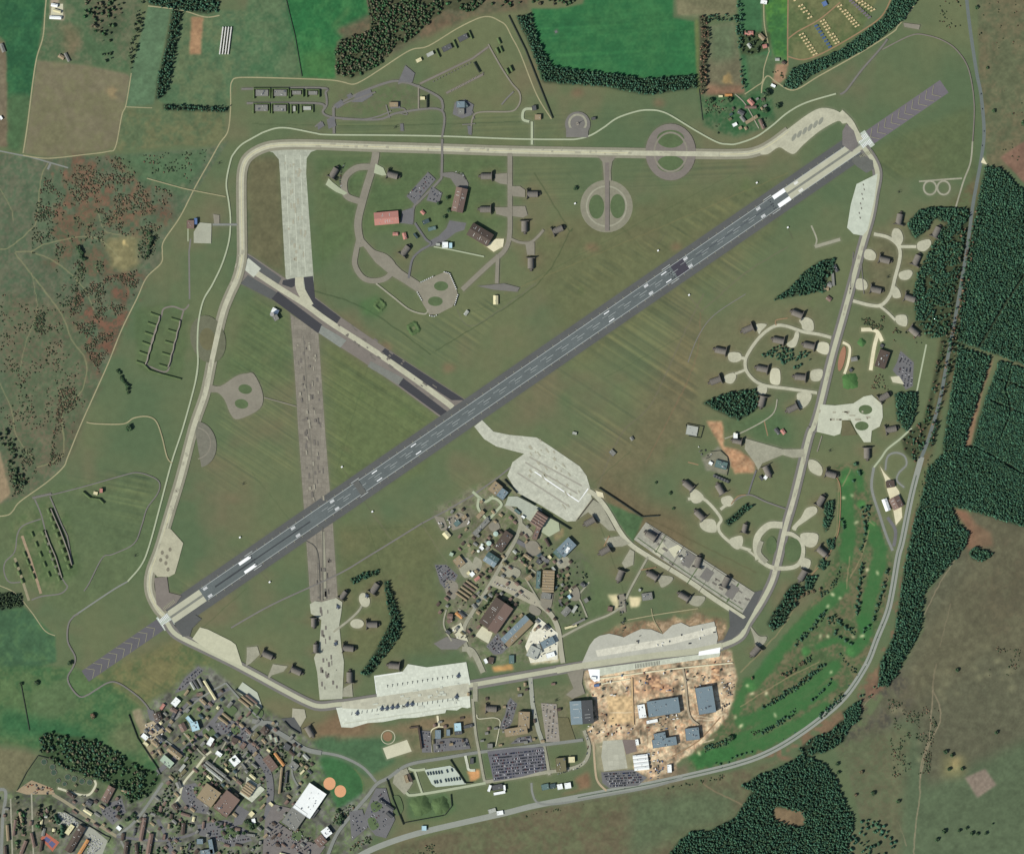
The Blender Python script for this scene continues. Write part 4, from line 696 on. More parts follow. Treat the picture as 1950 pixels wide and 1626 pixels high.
# town, south-west
sheet('parking_lot', '352,1290 378,1268 388,1275 372,1292 352,1312 332,1320', m_lot); ribbon('town_road', '285,1352 300,1375 315,1390 330,1370 370,1330 395,1348', 6, m_lot); ribbon('town_road', '395,1348 420,1320 440,1310', 6, m_lot); sheet('yard', '462,1298 490,1318 500,1347 497,1350 450,1315', mat((172, 178, 160), .08))
ribbon('town_road', '300,1470 330,1445 370,1410 400,1380 425,1350', 9, m_lot); sheet('parking_lot', '400,1378 440,1370 470,1385 478,1410 460,1425 440,1395 415,1400', m_lot); ribbon('town_road', '470,1410 490,1440 510,1470 515,1510 508,1560', 13, m_lot); ribbon('town_road', '470,1412 480,1390 500,1375 530,1378', 6, m_road)
sheet('parking_lot', '348,1495 372,1490 400,1530 395,1550 365,1545 345,1520', m_lot); ribbon('town_road', '402,1430 390,1440 375,1460 350,1490 340,1520 328,1535', 4, m_beige); sheet('parking_lot', '375,1570 430,1560 470,1580 480,1600 440,1612 420,1600 380,1590', m_lot); sheet('parking_lot', '520,1530 560,1540 530,1565 580,1600 620,1610 600,1640 500,1626 505,1560', mat((112, 108, 104), .13, 15, 4)); sheet('parking_lot', '450,1530 475,1545 460,1570 445,1570', m_lot)
ribbon('town_road', '100,1512 130,1530 180,1565 222,1592', 6, mat((140, 134, 110), .1)); ribbon('town_road', '222,1592 260,1560 310,1490', 5, m_road); sheet('parking_lot', '190,1535 232,1520 240,1545 215,1570 195,1550', m_lot); sheet('parking_lot', '110,1545 135,1548 150,1570 175,1575 205,1600 190,1640 160,1640 175,1600 140,1570 110,1570', mat((150, 152, 138), .12, 12, 4)); sheet('yard', '45,1495 60,1485 100,1500 105,1512 50,1512 30,1506', mat((150, 134, 108), .15)); ribbon('town_road', '110,1500 150,1512 170,1512 182,1495 180,1485', 4, m_beige)
ribbon('town_road', '222,1592 300,1600 360,1590 400,1575 480,1590', 5, m_lot); ribbon('town_road', '300,1560 320,1600 330,1640', 7, m_lot); ribbon('town_road', '-20,1510 10,1505 5,1560 2,1640', 6, m_road); sheet('games_court', '86,1584 113,1603 100,1621 77,1596', mat((164, 98, 78), .05)); sheet('court_key', '88,1592 97,1598 92,1605 83,1598', mat((88, 92, 124), .05)); sheet('court_key', '98,1600 106,1606 100,1614 92,1606', mat((88, 92, 124), .05))
sheet('hardstanding', '369,442 380,424 403,426 402,464 369,463', mat((156, 158, 140), .12)); sheet('hardstanding', '406,408 418,410 418,426 408,426', m_oldg); sheet('parking_lot', '280,1350 292,1352 300,1375 285,1370', m_lot); sheet('yard', '276,1378 292,1372 312,1390 308,1410 296,1420 275,1395', mat((168, 156, 130), .15)); sheet('parking_lot', '466,1500 470,1478 505,1502 480,1527 455,1510', m_bark)
sheet('farm_yard', '104,8 120,8 120,36 96,36 98,15', m_beige)

for t in ('745,1520 760,1515 768,1540 755,1552', '706,1530 722,1524 728,1536 712,1546', '540,1548 556,1545 560,1556 546,1562', '420,1582 440,1576 452,1590 430,1598', '368,1500 378,1498 384,1512 374,1516', '440,1386 452,1382 458,1394 446,1398', '700,1560 712,1556 722,1572 708,1580', '560,1580 575,1584 570,1600 556,1596', '425,1352 440,1342 452,1352 436,1366', '385,1392 400,1384 412,1398 398,1410', '352,1395 366,1392 372,1402 360,1412', '480,1350 500,1352 498,1366 482,1364'): sheet('grass_island', t, m_turf, sm=True)
for t in ('870,1070 890,1062 905,1085 885,1100', '985,990 1000,1000 1015,1015 1000,1022', '960,1075 990,1085 985,1100 960,1095', '1060,1065 1080,1060 1085,1075 1065,1082', '905,1060 918,1070 912,1088 900,1080'): sheet('yard', t, m_concd, sm=True)
for t, w in (('905,1130 930,1145', 3), ('872,1160 900,1175', 3), ('850,1160 845,1190 860,1220', 3), ('1000,1100 1018,1130 1030,1150', 3), ('988,1065 1020,1090', 3), ('330,1372 380,1330 430,1300', 3.5), ('300,1400 330,1420 352,1440', 3.5), ('430,1300 470,1345 500,1372', 3.5), ('350,1395 380,1430 392,1440', 3), ('440,1395 420,1430 400,1460', 3), ('480,1440 450,1470 462,1500', 3), ('560,1420 556,1470 570,1500', 3.5), ('230,1600 250,1640', 4), ('260,1560 300,1600', 3), ('60,1510 64,1640', 3), ('20,1520 24,1640', 3), ('1400,180 1420,200 1445,245', 2)): ribbon('service_road', t, w, m_road if w > 3 else m_concd)

# repair patches laid into the old concrete
def patches(name, line, w, n, m, seed):
    r_ = np.random.default_rng(seed); pts = P(line); seg = [math.hypot(b[0]-a[0], b[1]-a[1]) for a, b in zip(pts[:-1], pts[1:])]; L = sum(seg); qs = []
    for _ in range(n):
        d = r_.random()*L; j = 0
        while j < len(seg)-1 and d > seg[j]: d -= seg[j]; j += 1
        u = d/seg[j]; a, b = pts[j], pts[j+1]; ux, uy = (b[0]-a[0])/seg[j], (b[1]-a[1])/seg[j]; o_ = (r_.random()-.5)*w; l, h = r_.uniform(1, 6), r_.uniform(.8, 2.4); cx, cy = a[0]+ux*d-uy*o_, a[1]+uy*d+ux*o_
        qs.append([(cx-ux*l+uy*h, cy-uy*l-ux*h), (cx+ux*l+uy*h, cy+uy*l-ux*h), (cx+ux*l-uy*h, cy+uy*l+ux*h), (cx-ux*l-uy*h, cy-uy*l+ux*h)])
    for k in range(0, len(qs), 14): marks(name, qs[k:k+14], m)
dk1, lt1, md1 = mat((108, 104, 96), .1, 10, 3), mat((146, 142, 126), .08, 10, 3), mat((156, 154, 134), .1, 10, 3)
patches('repair_patch', '580,640 592,780 604,950', 34, 42, dk1, 1); patches('repair_patch', '580,650 592,790 606,960', 40, 28, lt1, 2); patches('repair_patch', '560,310 568,500', 36, 28, md1, 3); patches('repair_patch', '612,1030 622,1140', 36, 14, dk1, 4)
patches('repair_patch', '461,480 423,601 391,748 345,905 303,1045', 7, 28, md1, 5); patches('repair_patch', '600,276 850,284 1290,293', 7, 28, md1, 6); patches('repair_patch', '1470,1104 1512,947 1561,774 1610,586 1641,470', 6, 28, md1, 7); patches('repair_patch', '1010,850 1090,960', 70, 28, md1, 8); patches('repair_patch', '622,1160 628,1320', 34, 28, dk1, 9); patches('repair_patch', '640,610 830,750', 36, 28, dk1, 10)
patches('repair_patch', '1240,1030 1420,1150', 30, 28, dk1, 11); patches('repair_patch', '1580,790 1660,790', 20, 14, md1, 12); patches('repair_patch', '700,1345 880,1316', 40, 28, mat((184, 188, 172), .08, 10, 3), 13)

for t, w in (('645,205 660,196 690,185 715,176', 3), ('652,228 690,228 720,222 745,212', 2.5), ('735,200 742,225', 2.5), ('758,215 775,219 770,208 760,206', 2), ('800,165 770,158 758,160', 3), ('900,213 903,228', 2), ('955,200 965,188 978,175', 3), ('880,238 905,236', 2), ('612,232 600,242', 3)): ribbon('site_road', t, w, m_grey2)
for t in ('660,182 668,178 672,184 664,189', '622,228 636,222 640,240 626,246', '762,236 768,236 769,250 763,250', '604,238 614,232 618,240 606,248', '742,196 762,194 762,206 744,208', '890,240 898,240 898,258 892,256', '636,200 650,190 655,198 642,208', '1056,60 1060,58 1062,62 1058,64'): sheet('hardstanding', t, m_lot)
for t, w in (('1478,620 1478,610 1500,606', 2), ('1455,800 1462,830', 2), ('1640,500 1645,560', 1.6), ('1625,480 1618,560', 1.6), ('1545,430 1555,455 1552,470', 3), ('1552,470 1600,456', 6), ('1480,760 1470,790 1420,820 1380,835', 2.5), ('1330,885 1310,880', 2), ('1392,960 1405,945 1420,942', 2), ('1310,690 1330,640 1360,600 1420,560', 1.6), ('1590,905 1600,930 1598,1000 1590,1030 1575,1060 1540,1100', 2), ('1160,1020 1150,1040', 2), ('1220,1085 1250,1080', 2)): ribbon('service_track', t, w, m_concd if w > 2 else m_track if w == 2 else m_grey2)

ribbon('perimeter_road', '403,545 387,573 378,614 376,658 377,692 372,728', 3, m_pale)

for a_, b_, w_, m_ in (('1268,1018 1248,1052', 0, 1.4, m_turf), ('1302,1040 1272,1088', 0, 1.2, m_lines), ('1340,1063 1308,1112', 0, 2, m_turf), ('1362,1078 1330,1128', 0, 1.2, m_lines), ('1214,1024 1262,1058 1305,1088 1414,1160', 0, 1.4, m_turf), ('1236,1000 1300,1042 1400,1108', 0, 1, m_lines)): ribbon('bay_divider', a_, w_, m_, False)
for t in ('1244,1006 1262,1016 1250,1034 1234,1024', '1310,1050 1326,1060 1312,1082 1296,1072', '1345,1080 1360,1090 1348,1108 1332,1098', '1392,1110 1408,1120 1394,1142 1380,1132'): sheet('bay_slab', t, m_grey2)
for t in ('1000,1035 1020,1030 1030,1050 1010,1058', '1012,1150 1030,1162 1024,1172 1008,1164', '1085,1120 1100,1118 1104,1140 1088,1142', '850,1105 872,1112 866,1140 850,1132', '930,1000 945,992 952,1005 938,1012'): sheet('yard', t, m_oldg, sm=True)
# ---------------------------------------------------------------- things
ORD = ['0', '1st', '2nd', '3rd']+['%dth' % i for i in range(4, 99)]
COLS = {'w': ((226, 230, 226), 'white'), 'lg': ((160, 164, 154), 'light grey'), 'g': ((120, 121, 114), 'grey'), 'dg': ((82, 84, 84), 'dark grey'), 'b': ((116, 98, 88), 'brown'), 'tb': ((142, 128, 102), 'tan'), 'bl': ((112, 128, 134), 'blue-grey'),
        'lb': ((166, 196, 204), 'pale blue'), 't': ((90, 112, 108), 'teal'), 'r': ((172, 122, 110), 'pinkish red'), 'o': ((184, 134, 84), 'orange'), 'c': ((204, 198, 158), 'cream'), 'k': ((82, 72, 64), 'dark brown'), 'gn': ((160, 178, 156), 'pale green'),
        'sb': ((88, 112, 150), 'blue'), 'dt': ((66, 82, 84), 'dark teal'), 'ol': ((108, 104, 78), 'olive')}
m_wall = mat((150, 140, 124), .08, 20, 3); m_win = mat((40, 46, 52), .05, 10, 2, rough=.3); m_vent = mat((176, 178, 172), .05, 10, 2); m_door = mat((92, 98, 104), .05, 10, 2); m_conc2 = mat((138, 132, 120), .14, 12, 3)
LM = []          # landmarks other labels can point from
PEND = []        # buildings still to be labelled
VENT = MB(); VENT.box(-.9, .9, -.7, .7, 0, 1.3); VENT.box(-1.1, 1.1, -.9, .9, 1.3, 1.5); VENT_ME = VENT.mesh('roof_vent'); VENT_ME.materials.append(m_vent)
def building(x1, y1, x2, y2, w, h, typ, col, name='building', label=None, lm=None, cat=None, col2=None):
    dx, dy = x2-x1, y2-y1; L = math.hypot(dx, dy)*S; ang = math.atan2(-dy, dx); W_ = w*S; cx, cy = (x1+x2)/2, (y1+y2)/2
    root = empty(name, cx, cy, ang, gz(cx, cy)); hl, hw = L/2, W_/2; rc = COLS[col][0]
    rm = mat(rc, .07, 25, 4, rough=.7, rib=(3.0 if L > 40 else 2.0, .10 if typ != 'F' else 0.05)); b = MB(); b.box(-hl+.3, hl-.3, -hw+.3, hw-.3, -1.5, h)
    n = max(1, int(L/7))
    if L > 9 and h > 2.6:
        for i in range(min(n, 14)):
            x = -hl+L*(i+.5)/min(n, 14)
            for s_ in (-1, 1): b.box(x-.7, x+.7, s_*(hw-.32), s_*(hw-.26), h*.35, h*.62, 1) if s_ > 0 else b.box(x-.7, x+.7, -hw+.26, -hw+.32, h*.35, h*.62, 1)
    b.build('wall', [m_wall, m_win], root)
    r = MB(); o = .35
    if typ == 'G':
        rh = min(W_*.16, 5); e = [(-hl-o, -hw-o, h-.1), (hl+o, -hw-o, h-.1), (hl+o, hw+o, h-.1), (-hl-o, hw+o, h-.1), (-hl-o, 0, h+rh), (hl+o, 0, h+rh)]
        r.add(e, [(0, 1, 5, 4), (2, 3, 4, 5), (1, 2, 5), (3, 0, 4), (3, 2, 1, 0)]); 
        if col2: r.mi[1] = 1
        r.box(-hl-o-.02, hl+o+.02, -.5, .5, h+rh-.22, h+rh+.06)
    elif typ == 'H':
        rh = min(W_*.2, 5); k = min(hw, hl*.7); e = [(-hl-o, -hw-o, h-.1), (hl+o, -hw-o, h-.1), (hl+o, hw+o, h-.1), (-hl-o, hw+o, h-.1), (-hl+k, 0, h+rh), (hl-k, 0, h+rh)]
        r.add(e, [(0, 1, 5, 4), (2, 3, 4, 5), (1, 2, 5), (3, 0, 4), (3, 2, 1, 0)])
    elif typ == 'B':
        N_ = 10; v = []
        for i in range(N_+1):
            t = math.pi*i/N_; v += [(-hl-.2, -(hw+.2)*math.cos(t), h*.45+h*.6*math.sin(t)), (hl+.2, -(hw+.2)*math.cos(t), h*.45+h*.6*math.sin(t))]
        r.add(v, [(2*i, 2*i+1, 2*i+3, 2*i+2) for i in range(N_)]+[tuple(range(0, 2*N_+2, 2))[::-1], tuple(range(1, 2*N_+3, 2))])
    elif typ == 'R':
        nb = max(2, int(round(L/9))); s_ = 2*hl/nb
        for i in range(nb):
            x0 = -hl+i*s_; x1_ = x0+s_-.02; xm = (x0+x1_)/2; rh = s_*.22; r.add([(x0, -hw-o, h), (x1_, -hw-o, h), (x1_, hw+o, h), (x0, hw+o, h), (xm, -hw-o, h+rh), (xm, hw+o, h+rh)], [(0, 3, 5, 4), (1, 4, 5, 2), (0, 4, 1), (3, 2, 5), (0, 1, 2, 3)])
    else:
        r.box(-hl-.1, hl+.1, -hw-.1, hw+.1, h-.2, h+.3); p = .5
        for q in ((-hl-.1, hl+.1, -hw-.1, -hw+p-.1), (-hl-.1, hl+.1, hw-p+.1, hw+.1), (-hl-.1, -hl+p-.1, -hw+p-.1, hw-p+.1), (hl-p+.1, hl+.1, -hw+p-.1, hw-p+.1)): r.box(*q, h+.3, h+.9)
    mats_ = [rm]+([mat(COLS[col2][0], .07, 25, 4, rough=.7, rib=(3.0, .1))] if col2 else []); r.build('roof', mats_, root)
    d = MB(); dw = min(W_*.4, 6) if name == 'hangar' else 1.4; d.box(hl-.3, hl-.1, -dw/2, dw/2, 0, min(h*.8, 2.4 if dw < 2 else h*.75)); d.build('door', m_door, root)
    if L > 16 and W_ > 9:
        for k in range(min(6, 1+int(L*W_/500))):
            x, y = rng.uniform(-hl*.8, hl*.8), rng.uniform(-hw*.7, hw*.7)
            if typ == 'G' and abs(y) < 1.2: y = 2.5
            zz = h+.25 if typ == 'F' else h+(min(W_*.16, 5)*(1-abs(y)/hw) if typ == 'G' else 1.0)-.15
            obj('roof_vent', VENT_ME, None, root, (x, y, zz))
    if L*W_ > 650 and h > 4:
        for k in range(3 if L*W_ < 1500 else 5):
            pb = MB(); a_, b_ = rng.uniform(1.2, 3.2), rng.uniform(1, 2.2); x, y = rng.uniform(-hl*.8, hl*.8), rng.uniform(-hw*.75, hw*.75)
            if typ == 'F': pb.box(x-a_, x+a_, y-b_, y+b_, h+.3, h+2.1); pb.build('roof_plant', m_vent if k % 2 else m_door, root)
            elif typ == 'G': y = (1 if k % 2 else -1)*hw*.5; rh = min(W_*.16, 5); z1, z2 = h+rh*(1-(abs(y)-hw*.25)/hw)+.12, h+rh*(1-(abs(y)+hw*.25)/hw)+.12; sg = 1 if y > 0 else -1; pb.add([(x-.7, y-sg*hw*.25, z1), (x+.7, y-sg*hw*.25, z1), (x+.7, y+sg*hw*.25, z2), (x-.7, y+sg*hw*.25, z2)], [(0, 1, 2, 3) if sg > 0 else (3, 2, 1, 0)]); pb.build('roof_light', m_vent, root)
    cat = cat or {'hangar': 'hangar', 'magazine': 'magazine', 'hut': 'hut', 'tent': 'tent', 'house': 'house', 'barrack_block': 'barracks', 'storage_shed': 'shed'}.get(name, 'building')
    root['category'] = cat
    if label: root['label'] = label
    else: PEND.append((root, col, typ, L, W_, name, cx, cy, col2))
    if lm: LM.append((lm, cx, cy))
    return root
